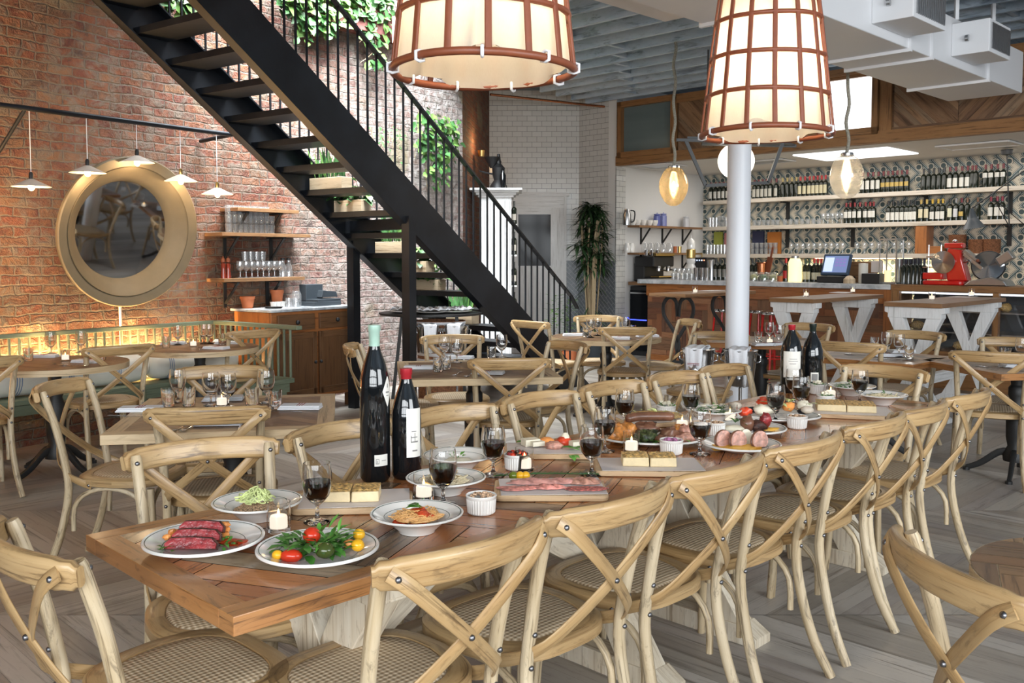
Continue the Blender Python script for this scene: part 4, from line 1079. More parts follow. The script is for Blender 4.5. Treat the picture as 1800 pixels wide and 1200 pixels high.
m = greens(MB(), 20, .03, .01, .012, .018, .012, 4); stuffo('herbs', m, M['greens'], c+Vector((-.06, -.045, 0)), 'green herbs at the left of the rare steak', 'herbs')
m = greens(MB(), 22, .028, .01, .014, .018, .012, 5); stuffo('herbs', m, M['greens'], c+Vector((.055, -.02, 0)), 'green herbs between steak and red sauce', 'herbs')
m = MB(); m.blob((0, 0, 0), (.055, .026, .006), .25, 14, 6, rz=R(-12)); stuffo('red_sauce', m, M['sauce'], c+Vector((.085, .005, .012)), 'smear of dark red sauce right of the steak', 'sauce')
# salad plate
c = T(559, 978); PLt.put(c, 0, 'white plate of tomato salad, right of the steak plate', 'white plates on the long table')
m = greens(MB(), 120, .085, .012, .028, .042, .02, 8, .6); stuffo('salad_leaves', m, M['greens'], c+Vector((0, .005, 0)), 'dark green leaves of the tomato salad', 'salad')
m = greens(MB(), 14, .05, .04, .02, .05, .012, 18, .6); stuffo('pea_shoots', m, M['basil'], c+Vector((.02, .01, 0)), 'bright green shoots on top of the tomato salad', 'salad')
for x, y, z, r_, mt, lb, e in ((-.085, -.055, .022, .013, 'tom_y', 'small yellow cherry tomato at the left of the salad', 1), (-.052, -.055, .020, .017, 'tom_r', 'halved red tomato at the front of the salad', 1.6), (-.020, .025, .045, .022, 'tom_r', 'red tomato at the top of the salad', 1), (.028, -.052, .032, .021, 'tom_g', 'dark green tomato at the front of the salad', 1.1), (.092, .05, .040, .0155, 'tom_y', 'yellow cherry tomato at the upper right of the salad', 1), (.098, -.005, .030, .0165, 'tom_y', 'yellow cherry tomato at the right of the salad', 1), (.075, .012, .028, .012, 'peach', 'orange tomato piece at the right of the salad', 1.3)):
    m = MB(); m.blob((0, 0, 0), (r_*e, r_, r_*.92), .02, 16, 1); item('cherry_tomato', m, M[mt], c+Vector((x, y, z)), lb, 'tomato', 60, group='tomatoes of the salad')
# bowls
BW_ = 'white bowls on the long table'
bowls = [((453, 911), 'filled with shaved salad, at the near left', 'sal'), ((733, 933), 'of spaghetti with tomato sauce and basil', 'spa'), ((784, 866), 'of creamy pasta behind the spaghetti bowl', 'cre'), ((806, 824), 'behind the creamy pasta bowl, nearly empty', 'bas'), ((1496, 694), 'with radish salad behind the far wine glass', 'rad'), ((1549, 710), 'of green pasta at the far right end', 'gre'), ((1254, 739), 'with a cucumber salad behind the lamb plate', 'cuc')]
for (px, py), lb, kd in bowls:
    c = T(px, py); BO.put(c, 0, 'white rimmed bowl '+lb, BW_)
    if kd == 'sal':
        m = MB(); m.blob((0, 0, .02), (.062, .062, .022), .15, 14, 2, flat=True); stuffo('salad', m, M['mixed'], c, 'brown dressed bed of the shaved salad', 'salad')
        m = strands(MB(), 60, .05, .035, .055, .0022, 3, 4); stuffo('shaved_lettuce', m, M['lettuce'], c, 'pile of pale shaved lettuce in the near left bowl', 'salad')
    if kd == 'spa':
        m = strands(MB(), 150, .064, .022, .034, .0016, 9, 6); stuffo('spaghetti', m, M['pasta'], c, 'tangle of orange spaghetti strands in the near bowl', 'pasta')
        m = MB(); m.blob((.012, -.005, .038), (.036, .03, .022), .35, 14, 7); m.blob((-.04, -.025, .03), (.02, .012, .008), .3, 10, 8); stuffo('tomato_sauce', m, M['sauce'], c, 'red tomato sauce on the spaghetti', 'sauce')
        m = MB(); m.leaf((-.03, 0, .062), (1, .2, .25), .05, .036, bend=.3); m.leaf((.005, .01, .064), (-.8, .5, .2), .04, .03, bend=.3); item('basil_leaf', m, M['basil'], c, 'green basil leaf on top of the spaghetti', 'basil', 60, solid=.0006)
    if kd in ('cre', 'gre'):
        m = strands(MB(), 80, .068, .022, .028, .0024, 11 if kd == 'cre' else 12, 5); stuffo('pasta', m, M['cream'], c, 'creamy pale pasta behind the spaghetti bowl' if kd == 'cre' else 'pale green pasta at the far end', 'pasta')
        m = greens(MB(), 16, .05, .045, .01, .016, .01, 13); stuffo('herbs', m, M['greens' if kd == 'gre' else 'crustb'], c, 'green herbs on the far pasta' if kd == 'gre' else 'toasted crumbs on the creamy pasta', 'herbs')
    if kd == 'bas':
        m = MB(); m.blob((0, 0, .025), (.045, .04, .014), .2, 12, 4, flat=True); item('burrata', m, M['cheese'], c, 'white cheese under basil in the second bowl', 'cheese')
        m = greens(MB(), 6, .02, .04, .006, .025, .014, 14); stuffo('basil', m, M['basil'], c, 'basil sprig in the bowl behind the creamy pasta', 'herbs')
    if kd in ('rad', 'cuc'):
        m = greens(MB(), 45, .06, .02, .035, .035, .02, 15); stuffo('salad', m, M['greens'], c, 'green salad in the far bowl' if kd == 'rad' else 'green salad behind the lamb plate', 'salad')
        m = MB(); rn = random.Random(5)
        for _ in range(9): m.lathe([(0, 0), (.013, 0), (.013, .002), (0, .002)], 12, (rn.uniform(-.05, .05), rn.uniform(-.05, .05), .055+rn.uniform(0, .015)))
        stuffo('radish_slices', m, M['cheese'], c, 'thin radish slices on the far salad' if kd == 'rad' else 'pale cucumber slices behind the lamb plate', 'salad')
# ramekins
RG = 'fluted white ramekins on the long table'
for (px, py), lb, kd in (((846, 901), 'of nut mix beside the spaghetti bowl', 'mixed'), ((908, 824), 'of red and dark olives behind a candle', 'olv'), ((1180, 797), 'of purple slaw behind the right focaccia board', 'purple'), ((1171, 732), 'with white cheese topping behind the roast meats', 'wht'), ((1401, 752), 'of bruschetta salad before the seafood platter', 'mixed'), ((1451, 713), 'of green salad beside the far focaccia board', 'wht'), ((1437, 692), 'of potatoes beside the far wine bottles', 'wht'), ((1256, 764), 'half hidden behind a wine glass near the pork plate', 'mixed')):
    c = T(px, py); RK.put(c, 0, 'small white fluted ramekin '+lb, RG)
    if kd in ('mixed', 'purple'):
        m = MB(); rn = random.Random(px)
        for _ in range(34): a = rn.uniform(0, 6.28); q = .034*math.sqrt(rn.random()); m.blob((q*math.cos(a), q*math.sin(a), .048+rn.uniform(0, .014)*(1-q/.04)), (.008, .005, .004), .3, 6, rz=rn.uniform(0, 3))
        stuffo('relish', m, M[kd], c, ('nut and grain mix' if kd == 'mixed' else 'purple slaw')+' filling the ramekin '+lb.split(' ', 3)[-1], 'relish')
    elif kd == 'olv':
        rn = random.Random(2)
        for i in range(9):
            a = i*.7; q = .026 if i < 7 else .01; m = MB(); m.blob((0, 0, 0), (.010, .009, .009), .05, 9, i)
            item('olive', m, M[['tom_r', 'mussel', 'steak'][i % 3]], c+Vector((q*math.cos(a), q*math.sin(a), .053+(.008 if i > 6 else 0))), '%s olive in the ramekin behind the candle' % ['red', 'black', 'purple'][i % 3], 'olive', group='olives in the ramekin, %s ones' % ['red', 'black', 'purple'][i % 3])
    else:
        m = greens(MB(), 22, .03, .045, .01, .02, .014, px); stuffo('garnish', m, M['basil'], c, 'green garnish in the ramekin '+lb, 'salad')
        m = MB(); rn = random.Random(px)
        for _ in range(9): m.box((rn.uniform(-.02, .02), rn.uniform(-.02, .02), .056+rn.uniform(0, .012)), (.014, .012, .010), rn.uniform(0, 3))
        stuffo('cheese_cubes', m, M['cheese'], c, 'white cheese cubes in the ramekin '+lb, 'cheese', 0)
# boards
def board(px, py, lx, ly, rz, label, paper=True, th=.018):
    c = T(px, py); t = thing('serving_board', label, 'board', c, R(rz), 'wooden serving boards')
    m = MB(); m.prism(rrect(lx, ly, .025, 5), 0, th); m.build('plank', M['board'], t, 30, .003)
    if paper:
        p = thing('paper_liner', 'waxed paper lining the '+label, 'paper', c+Vector((0, 0, th)), R(rz+3)); m = MB(); m.box((0.005, .008, .0012), (lx*.93, ly*.97, .0012)); m.build('sheet', M['paper'], p, 0)
    return c, R(rz), th
def rot(c, rz, x, y, z): return c+Vector((x*math.cos(rz)-y*math.sin(rz), x*math.sin(rz)+y*math.cos(rz), z))
def focaccia(c, rz, th, dx, dy, lx, ly, label, n=2):
    for i in range(n):
        m = MB(); x = (i-(n-1)/2)*lx/n; e = (.004, -.003, .002, -.004)[i % 4]; m.hexa([(-lx/n/2+.001, -ly/2+e, 0), (lx/n/2-.001, -ly/2, 0), (lx/n/2-.001, ly/2, 0), (-lx/n/2+.001, ly/2, 0), (-lx/n/2+.003, -ly/2+.002, .030), (lx/n/2-.003, -ly/2+.002, .032), (lx/n/2-.003, ly/2-.002, .030), (-lx/n/2+.003, ly/2-.002, .031)])
        o = item('focaccia_piece', m, M['bread'], rot(c, rz, dx+x, dy, th+.002), ('left' if i == 0 else 'right')+' half of the '+label, 'bread', 30, rz, group='herbed focaccia pieces', bevel=.004)
        m = MB(); rn = random.Random(i); k = 9; g = []; w = lx/n-.004; d = ly-.002
        vs = [(-w/2+w*a/k, -d/2+d*b/k, .0315+(rn.uniform(0, .006) if 0 < a < k and 0 < b < k else 0)) for b in range(k+1) for a in range(k+1)]
        m.add(vs, [(b*(k+1)+a, b*(k+1)+a+1, (b+1)*(k+1)+a+1, (b+1)*(k+1)+a) for a in range(k) for b in range(k)]); m.build('herb_crust', M['crustb'], o, 60)
c, rz, th = board(622, 888, .34, .20, 4, 'wooden board under the near focaccia'); focaccia(c, rz, th, -.005, .01, .165, .105, 'focaccia on the near left board')
c, rz, th = board(1140, 826, .37, .20, -3, 'wooden board under the middle focaccia'); focaccia(c, rz, th, 0, .01, .185, .10, 'focaccia on the middle right board')
c, rz, th = board(1486, 728, .42, .26, -15, 'wooden board under the far focaccia'); focaccia(c, rz, th, .0, .02, .26, .16, 'focaccia on the far board')
c, rz, th = board(967, 866, .345, .21, 0, 'wooden board of sliced cured meats')
def fold(label, px, lx, ly, mat, sd, hump=.014):
    hump *= .6     # a draped slice
    m = MB(); rn = random.Random(sd); k = 14; vs = []
    for b in range(k+1):
        for a in range(k+1):
            x, y = -1+2*a/k, -1+2*b/k; q = 1-.18*math.sin(3*y+sd); xx = x*math.sqrt(1-y*y/2)*lx*q; yy = y*math.sqrt(1-x*x/2)*ly
            vs.append((xx, yy, .003+hump*abs(math.sin(4*x+sd+2*y))*(1-abs(x)**3)*(1-abs(y)**3)))
    m.add(vs, [(b*(k+1)+a, b*(k+1)+a+1, (b+1)*(k+1)+a+1, (b+1)*(k+1)+a) for a in range(k) for b in range(k)])
    item('meat_slice', m, mat, rot(c, rz, px[0], px[1], th+.002), label, 'cured meat', 60, solid=.0015)
fold('long draped slice of pink ham at the back left of the meat board', (-.05, .045), .085, .035, M['ham'], 1, .02)
fold('pink ham slice at the middle back of the meat board', (.035, .05), .075, .03, M['ham'], 4, .018)
fold('folded pale ham slice at the back right of the meat board', (.11, .045), .055, .035, M['pork'], 2, .026)
fold('round coppa slice at the front left of the meat board', (-.115, -.035), .048, .03, M['fat'], 3, .008)
fold('second coppa slice at the front left of the meat board', (-.075, -.03), .035, .025, M['fat'], 6, .01)
fold('white marbled soppressata at the front middle of the meat board', (-.01, -.03), .055, .020, M['fat'], 5, .022)
for i in range(5): fold(nth(i, 5)+' of five salami slices at the front right of the meat board', (.075+.017*i, -.035-.004*(i % 2)), .030, .026, M['salami'], 7+i, .004)
m = MB(); rn = random.Random(1)
m.tube(smooth([(-.17, .0, .006), (-.05, .012, .010), (.06, .022, .008), (.19, .02, .006)], 4), .0018, 5)
for i in range(150):
    f = rn.random(); x = -.17+.36*f; y = .0+.03*math.sin(f*2.2); a = rn.uniform(-.6, .6); m.leaf((x, y, .008), (math.cos(a), math.sin(a)+rn.choice((-.6, .6)), rn.uniform(.0, .5)), .02, .0032, bend=.1)
item('rosemary_sprig', m, M['leaf'], T(958, 839), 'long sprig of green rosemary behind the cured meat board', 'rosemary')
for px, mt, lb in ((902, 'olive', 'green cherry tomato at the end of the rosemary sprig'), (914, 'tom_y', 'left yellow tomato beside the rosemary sprig'), (924, 'tom_y', 'right yellow tomato beside the rosemary sprig')):
    m = MB(); m.blob((0, 0, .014), (.015, .015, .014), .02, 14, 1); item('cherry_tomato', m, M[mt], T(px, 843, TZ), lb, 'tomato', 60)
# cheese board
c, rz, th = board(968, 797, .36, .20, -2, 'wooden board of cheese and fruit')
for x, y, s_, mt, nm, lb in ((-.075, .045, (.035, .028, .018), 'cheese', 'cheese_wedge', 'white cheese wedge at the left of the cheese board'), (-.015, .055, (.034, .03, .022), 'peach', 'grilled_peach', 'grilled peach half on the cheese board'), (.05, .07, (.032, .028, .022), 'lobster', 'grilled_peach', 'red peach half under soft cheese'), (.055, .07, (.02, .018, .036), 'cheese', 'soft_cheese', 'dab of soft cheese on the red peach'), (.012, -.005, (.034, .022, .018), 'pork', 'radish', 'pink radish wedge at the front of the cheese board'), (.11, .035, (.045, .022, .012), 'cheese', 'cheese_wedge', 'flat cheese slice in the middle of the cheese board'), (.145, .06, (.03, .025, .015), 'cheese', 'cheese_wedge', 'cheese piece at the right of the cheese board'), (-.05, .02, (.028, .02, .012), 'cheese', 'cheese_wedge', 'small cheese piece before the grilled peach')):
    m = MB(); (m.blob((0, 0, 0), s_, .12, 12, x) if 'cheese_w' not in nm else m.box((0, 0, .004), (s_[0]*1.7, s_[1]*1.7, s_[2]*1.4), .4)); item(nm, m, M[mt], rot(c, rz, x, y, th+.012), lb, nm.split('_')[-1], 60)
for i, (x, y, a) in enumerate(((-.13, .07, 0), (.04, -.02, -.3), (.09, -.03, .1), (.13, -.01, .4), (.155, .075, 2.8), (.07, -.085, -1.4))):
    m = MB(); m.leaf((0, 0, .01), (math.cos(a), math.sin(a), .15), .07, .026, bend=.25); m.leaf((0, 0, .01), (math.cos(a+.5), math.sin(a+.5), .2), .05, .02, bend=.25)
    item('arugula_leaf', m, M['basil'], rot(c, rz, x, y, th if i < 5 else .004), ['arugula leaf at the back left of the cheese board', 'arugula leaf before the pink radish', 'arugula leaf at the front of the cheese board', 'arugula leaf right of the front of the cheese board', 'arugula leaf at the far right of the cheese board', 'green leaf fallen on the table before the cheese board'][i], 'leaf', 60, group='arugula leaves', solid=.0006)
# small wooden board with flatbread
c, rz, th = board(1150, 742, .34, .24, 12, 'wooden board of flatbread behind the roast meats')
m = MB(); m.blob((0, 0, .008), (.13, .09, .014), .06, 24, 3); item('flatbread', m, M['crustb'], rot(c, rz, 0, .01, th+.004), 'herbed flatbread on the board behind the roast meats', 'bread', 60)
m = greens(MB(), 26, .10, .018, .004, .03, .018, 33); stuffo('herbs', m, M['lettuce'], rot(c, rz, 0, .01, th), 'pale herbs scattered on the flatbread', 'herbs')
# platters
c = T(1146, 778); OVP.put(c, R(-4), 'oval white platter of roast meats in the middle of the table', 'oval platters')
for x, y, z, s_, mt, nm, lb, a in ((-.14, .0, .045, (.055, .045, .038), 'chicken', 'roast_chicken', 'golden roast chicken piece at the left of the platter', 0), (-.09, .03, .05, (.04, .035, .035), 'chicken', 'roast_chicken', 'second golden chicken piece on the platter', 1), (-.02, -.03, .035, (.05, .038, .030), 'leaf_dkk', 'braised_greens', 'mound of dark braised greens on the meat platter', 0), (-.02, .03, .055, (.055, .035, .03), 'saus', 'roast_meat', 'dark roast beef behind the braised greens', 0), (.07, -.01, .04, (.045, .04, .03), 'saus', 'roast_meat', 'brown roast meat right of the greens', 1), (.035, -.06, .03, (.035, .025, .02), 'saus', 'roast_meat', 'brown meat piece at the front of the platter', 2), (.11, .03, .045, (.04, .035, .03), 'chicken', 'roast_chicken', 'chicken piece at the right of the meat platter', 2), (.135, -.0, .05, (.032, .022, .028), 'pork', 'chicken_slice', 'upper pale chicken slice at the right of the platter', 0), (.125, -.045, .035, (.038, .02, .022), 'pork', 'chicken_slice', 'lower pale chicken slice at the right of the platter', 1)):
    m = MB(); m.blob((0, 0, 0), s_, .22, 14, a+x); item(nm, m, M[mt], c+Vector((x, y, z-.008)), lb, 'greens' if 'green' in nm else 'meat', 60)
m = MB(); m.tube(smooth([(-.10, 0, 0), (-.05, .012, .008), (.02, .01, .01), (.09, -.01, .012)], 4), .018, 12, scale=[.5]+[1]*11+[.5]); item('sausage', m, M['saus'], c+Vector((-.0, .03, .088)), 'long grilled sausage on top of the roast meat platter', 'sausage', 60)
m = greens(MB(), 40, .16, .014, .008, .04, .02, 40, .5); stuffo('greens', m, M['basil'], c, 'green leaves under the roast meats', 'greens')
c = T(1358, 738); OVP.put(c, R(-8), 'oval white platter of seafood beyond the lamb plate', 'oval platters')
rn = random.Random(12)
for i in range(15):
    x = -.17+.34*rn.random(); y = rn.uniform(-.06, .07); kd = i % 3; m = MB(); s_ = (.030, .017, .014) if kd else (.030, .024, .017)
    m.blob((0, 0, 0), s_, .08, 12, i); o = item(['clam', 'mussel', 'mussel'][kd], m, M[['clam', 'mussel', 'mussel'][kd]], c+Vector((x, y, .035+.025*rn.random())), ['pale clam shell', 'black mussel shell', 'black mussel shell'][kd]+' in the heap on the oval seafood platter', 'shellfish', 60, rn.uniform(0, 3), group=['clams', 'mussels', 'mussels'][kd]+' on the seafood platter'); o.rotation_euler[0] = rn.uniform(-.6, .6)
for x, y, z, s_, mt, nm, lb in ((-.13, -.02, .04, (.03, .024, .02), 'lobster', 'lobster_piece', 'red lobster piece at the left of the seafood platter'), (-.02, .05, .075, (.035, .02, .022), 'lobster', 'lobster_piece', 'red lobster tail at the top of the seafood heap'), (.07, .0, .06, (.03, .022, .02), 'peach', 'shrimp', 'orange shrimp at the right of the seafood heap'), (-.05, -.03, .05, (.045, .03, .024), 'cheese', 'fish_fillet', 'white fish fillet in the middle of the seafood platter'), (.15, .03, .06, (.035, .03, .022), 'cheese', 'fish_fillet', 'white fish piece at the right of the seafood platter')):
    m = MB(); m.blob((0, 0, 0), s_, .2, 14, x); item(nm, m, M[mt], c+Vector((x, y, z)), lb, 'seafood', 60)
m = greens(MB(), 26, .12, .05, .03, .035, .02, 41, .5); stuffo('greens', m, M['lettuce'], c+Vector((.08, .04, 0)), 'green leaves on the seafood platter', 'greens')
c = T(1303, 790); PLt.put(c, 0, 'white plate of sliced pink pork on orange puree', 'white plates on the long table')
m = MB(); m.blob((0, 0, .010), (.09, .05, .010), .3, 16, 8); stuffo('puree', m, M['polenta'], c+Vector((-.01, -.01, 0)), 'orange puree under the pink pork', 'sauce')
for i, x in enumerate((-.068, -.015, .022, .066)):
    m = MB(); w = .034 if i != 2 else .028; pr = [(w*math.cos(q)*1.0, .034*math.sin(q)+.030) for q in [2*math.pi*k/20 for k in range(20)]]; pr = [(q[0]*(1 if q[1] > .02 else 1.05), max(q[1], .004)) for q in pr]
    m.prism(pr, -.009, .009, ax=((0, 0, 0), (.93, .37, 0), (.0, .25, .97), (.36, -.90, .25))); o = item('pork_slice', m, M['pork' if i != 2 else 'cheese'], c+Vector((x, (.0, -.012, .025, -.012)[i], .008)), nth(i, 4)+' of the four standing slices of pink pork', 'pork', 30, group='pork slices')
    if i != 2: m = MB(); m.tube([Vector((.93, .37, 0))*q[0]+Vector((0, .25, .97))*q[1] for q in pr], .0042, 6, closed=True); m.build('browned_edge', M['saus'], o, 50)
c = T(1318, 761); PLt.put(c, 0, 'white plate of glazed lamb behind the pork plate', 'white plates on the long table')
for x, z, s_, mt, nm, lb in ((-.065, .02, (.05, .032, .014), 'cheese', 'potato_cake', 'pale round potato cake on the lamb plate'), (-.01, .04, (.03, .028, .034), 'saus', 'lamb_piece', 'dark lamb piece in the middle of the lamb plate'), (.035, .03, (.035, .03, .026), 'crust', 'lamb_piece', 'glazed lamb piece right of the middle'), (.065, .055, (.024, .016, .03), 'steak', 'lamb_piece', 'pink lamb piece standing at the right'), (.09, .016, (.04, .02, .008), 'polenta', 'carrot_puree', 'orange puree at the right of the lamb plate')):
    m = MB(); m.blob((0, 0, 0), s_, .15, 14, x); item(nm, m, M[mt], c+Vector((x, 0, z)), lb, nm.split('_')[0], 60)
m = greens(MB(), 20, .03, .03, .02, .035, .016, 50); stuffo('herbs', m, M['greens'], c+Vector((-.04, .01, 0)), 'green herbs on the lamb plate', 'herbs')

# ---- napkins, cutlery, glasses of the small tables
def mk_napkin():
    t = thing('folded_napkin', 'folded napkin', 'napkin'); m = MB(); rn = random.Random(4)
    for i in range(3): m.box((.002*i, -.001*i, .004+.007*i), (.20-.006*i, .095-.004*i, .0065), .02*i)
    m.build('cloth', M['linen'], t, 0, .003)
    m = MB()
    for x in (-.012, .0, .012): m.box((x+.004, -.0, .0217), (.0035, .08, .0012))
    m.build('stripe', M['stripe_red'], t, 0); return t
NP = Proto(mk_napkin())
def mk_fork(kind):
    t = thing(kind, kind, kind); m = MB()
    Q = [(0, -.10, .002), (0, -.06, .005), (0, 0, .006), (0, .045, .003), (0, .07, .006)]
    m.sweep(smooth(Q, 2), rrect(.007, .0025, .001, 1), up=UZ, scale=[(1.8, 1)]*3+[(.9, 1)]*4+[(1.0, 1)]*2)
    if kind == 'spoon': m.blob((0, .088, .005), (.019, .028, .004), 0, 12)
    elif kind == 'knife': m.box((0, .09, .005), (.016, .09, .002))
    else:
        m.box((0, .077, .005), (.022, .016, .0025))
        for k in range(4): m.box((-.009+.006*k, .098, .006), (.0028, .032, .002))
    m.build('metal_body', M['chrome'], t, 40); return t
FK = Proto(mk_fork('fork')); KN = Proto(mk_fork('knife')); SPN = Proto(mk_fork('spoon'))
sets = {
 'the left square table': dict(nap=[(385, 746, 5), (528, 718, 0), (246, 722, 5), (392, 703, 10)], gob=[(313, 706), (371, 713), (401, 716), (469, 708)], tum=[(332, 713), (484, 718), (296, 714), (443, 714)], can=[(390, 714)], fork=[(322, 752, 170), (338, 751, 175), (496, 724, 80)], spoon=[(425, 748, 10)], knife=[(238, 733, 80)]),
 'the middle table under the stairs': dict(nap=[(735, 648, 0), (808, 630, -10), (858, 657, -10)], gob=[(803, 637), (781, 632), (882, 628)], tum=[(770, 653), (784, 649), (864, 630)], can=[], fork=[(805, 657, 170)], spoon=[(826, 659, 170)], knife=[]),
 'the bench table at the left edge': dict(nap=[(76, 628, 5), (153, 637, -15)], gob=[(90, 622), (143, 619)], tum=[(50, 634), (178, 633)], can=[(115, 634)], fork=[(110, 642, 60)], spoon=[(132, 643, 80)], knife=[]),
 'the bench table under the mirror': dict(nap=[(305, 605, 5), (380, 613, -20), (400, 604, 0)], gob=[(313, 606), (359, 604), (368, 604)], tum=[(292, 611), (391, 606)], can=[(340, 609)], fork=[], spoon=[(352, 613, 20)], knife=[]),
 'the middle round table': dict(nap=[(1008, 590, 0), (1088, 596, -10), (1138, 592, 5)], gob=[(1038, 593), (1050, 590), (1100, 588)], tum=[(1030, 592), (1112, 588)], can=[], fork=[(1115, 597, 20)], spoon=[], knife=[]),
 'the table behind the column': dict(nap=[(1343, 607, 10), (1366, 606, 40)], gob=[(1352, 600), (1369, 606)], tum=[(1333, 601)], can=[(1353, 605)], fork=[], spoon=[], knife=[]),
 'the right square table': dict(nap=[(1560, 626, -10), (1583, 619, 10)], gob=[(1558, 622), (1580, 627)], tum=[(1598, 630), (1537, 612)], can=[], fork=[(1518, 626, 60)], spoon=[(1512, 624, 60)], knife=[(1575, 632, 70)]),
 'the table at the right edge': dict(nap=[(1786, 645, 0)], gob=[(1795, 636)], tum=[(1768, 634)], can=[], fork=[(1748, 645, 60), (1755, 646, 60)], spoon=[], knife=[]),
}
for where, s_ in sets.items():
    for key, pr, lb, rz0 in (('nap', NP, 'folded white napkin', 0), ('gob', EG, 'empty stemmed glass', 0), ('tum', TU, 'water tumbler', 0), ('can', VO, 'lit votive candle', 0), ('fork', FK, 'steel fork', 0), ('spoon', SPN, 'steel spoon', 0), ('knife', KN, 'steel knife', 0)):
        L_ = sorted(s_[key])
        for i, q in enumerate(L_):
            pos = 'on ' if len(L_) == 1 else ', %s of the %s on ' % (nth(i, len(L_)), CNT[len(L_)])
            lab = lb+(' ' if len(L_) == 1 else '')+pos+where
            pr.put(T(q[0], q[1]), R(q[2]) if len(q) > 2 else 0, lab, {'nap': 'folded napkins', 'gob': 'empty stemmed glasses', 'tum': 'water tumblers', 'can': 'votive candles on small tables', 'fork': 'forks', 'spoon': 'spoons', 'knife': 'knives'}[key]+' on the small tables')
for px, py, lb in ((1222, 515, 'on the tall iron legged table'), (1417, 521, 'on the left of the two white legged tall tables, front one'), (1499, 514, 'on the left of the two white legged tall tables, back one'), (1638, 527, 'on the right tall table, front one'), (1708, 520, 'on the right tall table, back one')):
    VO.put(G(px, py, HZ), 0, 'lit votive candle '+lb, 'votive candles on the tall tables')
# ================================================================ LEFT WALL: bench, mirror, lamps, shelves, cabinet
def wpx(px, off, py=500): p = BW(px, py, off); return p.x*WX+p.y*WY
WA = math.atan2(WY, WX)
bn = thing('spindle_bench', 'sage green spindle back bench along the brick wall', 'bench', (0, 0, 0))
W0b, W1b, OF, OB = 1.2, 5.30, 6.76, 7.22
def wbox(m, w0, w1, o0, o1, z0, z1):
    p = [wp(w0, o0, z0), wp(w1, o0, z0), wp(w1, o1, z0), wp(w0, o1, z0)]; return m.hexa(p+[Vector((q.x, q.y, z1)) for q in p])
m = MB(); wbox(m, W0b, W1b, OF, OB, .41, .45); wbox(m, W1b-.52, W1b, 6.12, OF, .41, .45); m.build('seat', M['sage'], bn, 0, .004)
m = MB(); wbox(m, W0b, W1b-.5, OF+.03, OF+.05, .33, .41); wbox(m, W1b-.5, W1b-.03, 6.15, 6.17, .33, .41); m.build('apron', M['sage'], bn, 0)
m = MB(); wbox(m, W0b, W1b+.02, OB-.03, OB+.03, .865, .90); wbox(m, W1b-.03, W1b+.03, 6.05, OB, .865, .90); m.build('top_rail', M['sage'], bn, 0, .005)
w = W1b
while w > 1.75: m = MB(); m.tube([wp(w, OB-.01, .45), wp(w, OB, .87)], .012, 7); m.build('spindle', M['sage'], bn, 60); w -= .077
o = OB-.09
while o > 6.1: m = MB(); m.tube([wp(W1b, o, .45), wp(W1b, o, .87)], .012, 7); m.build('spindle', M['sage'], bn, 60); o -= .08
for w, o in ((2.35, OF+.05), (4.3, OF+.05), (W1b-.06, 6.2), (W1b-.45, 6.2)):
    m = MB(); m.lathe([(.03, 0), (.022, .05), (.034, .12), (.024, .2), (.034, .28), (.03, .41)], 12, tuple(wp(w, o, 0))); m.build('leg', M['sage'], bn, 50)
M['pillow'] = plain('natural_canvas', (.78, .77, .70), .85, 0, .08, .3, 15); M['blue_stripe'] = plain('blue_stripe', (.22, .30, .46), .85)
def bolster(px, py, L, r, label, rz=WA, off=6.98, stripes=(-.3, .3)):
    c = BW(px, py, off); c.z = .452+r; t = thing('bolster_pillow', label, 'pillow', c, rz, 'canvas pillows on the bench')
    n = 28; pr = []; ps = []
    for i in range(n+1):
        f = -1+2*i/n; k = (1-abs(f)**7)**.5 if abs(f) < 1 else .0; ps.append((f*L/2, 0, 0)); pr.append(max(.04, k))
    m = MB(); m.tube(ps, r, 20, scale=pr); m.build('cover', M['pillow'], t, 60)
    m = MB()
    for s in stripes:
        for d in (-.018, 0, .018): m.tube([(s*L+d-.004, 0, 0), (s*L+d+.004, 0, 0)], r*1.004, 20, cap=False)
    m.build('stripe', M['blue_stripe'], t, 60)
bolster(10, 690, .80, .135, 'striped bolster pillow on the bench at the left edge of the photo', stripes=(.05,))
bolster(182, 680, .78, .125, 'striped bolster pillow on the bench behind the left square table', stripes=(-.42, .08))
bolster(322, 660, .75, .125, 'bolster pillow under the right bench table, its gathered end towards us', stripes=(-.25, .2))
t = thing('square_pillow', 'pale canvas pillow leaning in the right corner of the bench', 'pillow', wp(5.0, 6.72, .60), WA+.5, 'canvas pillows on the bench')
m = MB(); m.blob((0, 0, 0), (.25, .12, .17), .08, 20, 3); m.build('cover', M['pillow'], t, 60)
m = MB()
for k in range(16): m.tube([(.2+.01*math.sin(k), .02, .02-.02*k), (.26, .03, .0-.02*k)], .006, 5)
m.build('fringe', M['linen'], t, 60)
# warm light strip behind the bench
m = MB(); wbox(m, 1.5, 5.2, 7.255, 7.275, .43, .445); t = tag(m.build('light_strip', emit('warm_led', (1, .62, .25), 3), None, 0), 'warm strip light hidden behind the green bench', 'light strip')
def strip(w0, w1, off, z, power, col=(1, .60, .24), wd=.04, tz=1.6):
    a = area('strip_glow', (wp(w0, off, z)+wp(w1, off, z))/2, (wp(w0, 7.34, tz)+wp(w1, 7.34, tz))/2, w1-w0, wd, power, col)
    d = (wp(w0, 7.34, tz)-wp(w0, off, z)).normalized(); x = Vector((WX, WY, 0)); y = (-d).cross(x).normalized(); x = y.cross(-d)
    a.rotation_euler = Matrix((x, y, -d)).transposed().to_euler(); return a
strip(1.0, 5.25, 7.262, .47, 240, tz=2.1); strip(1.0, 5.0, 7.03, .465, 640, tz=1.25).data.spread = R(110)
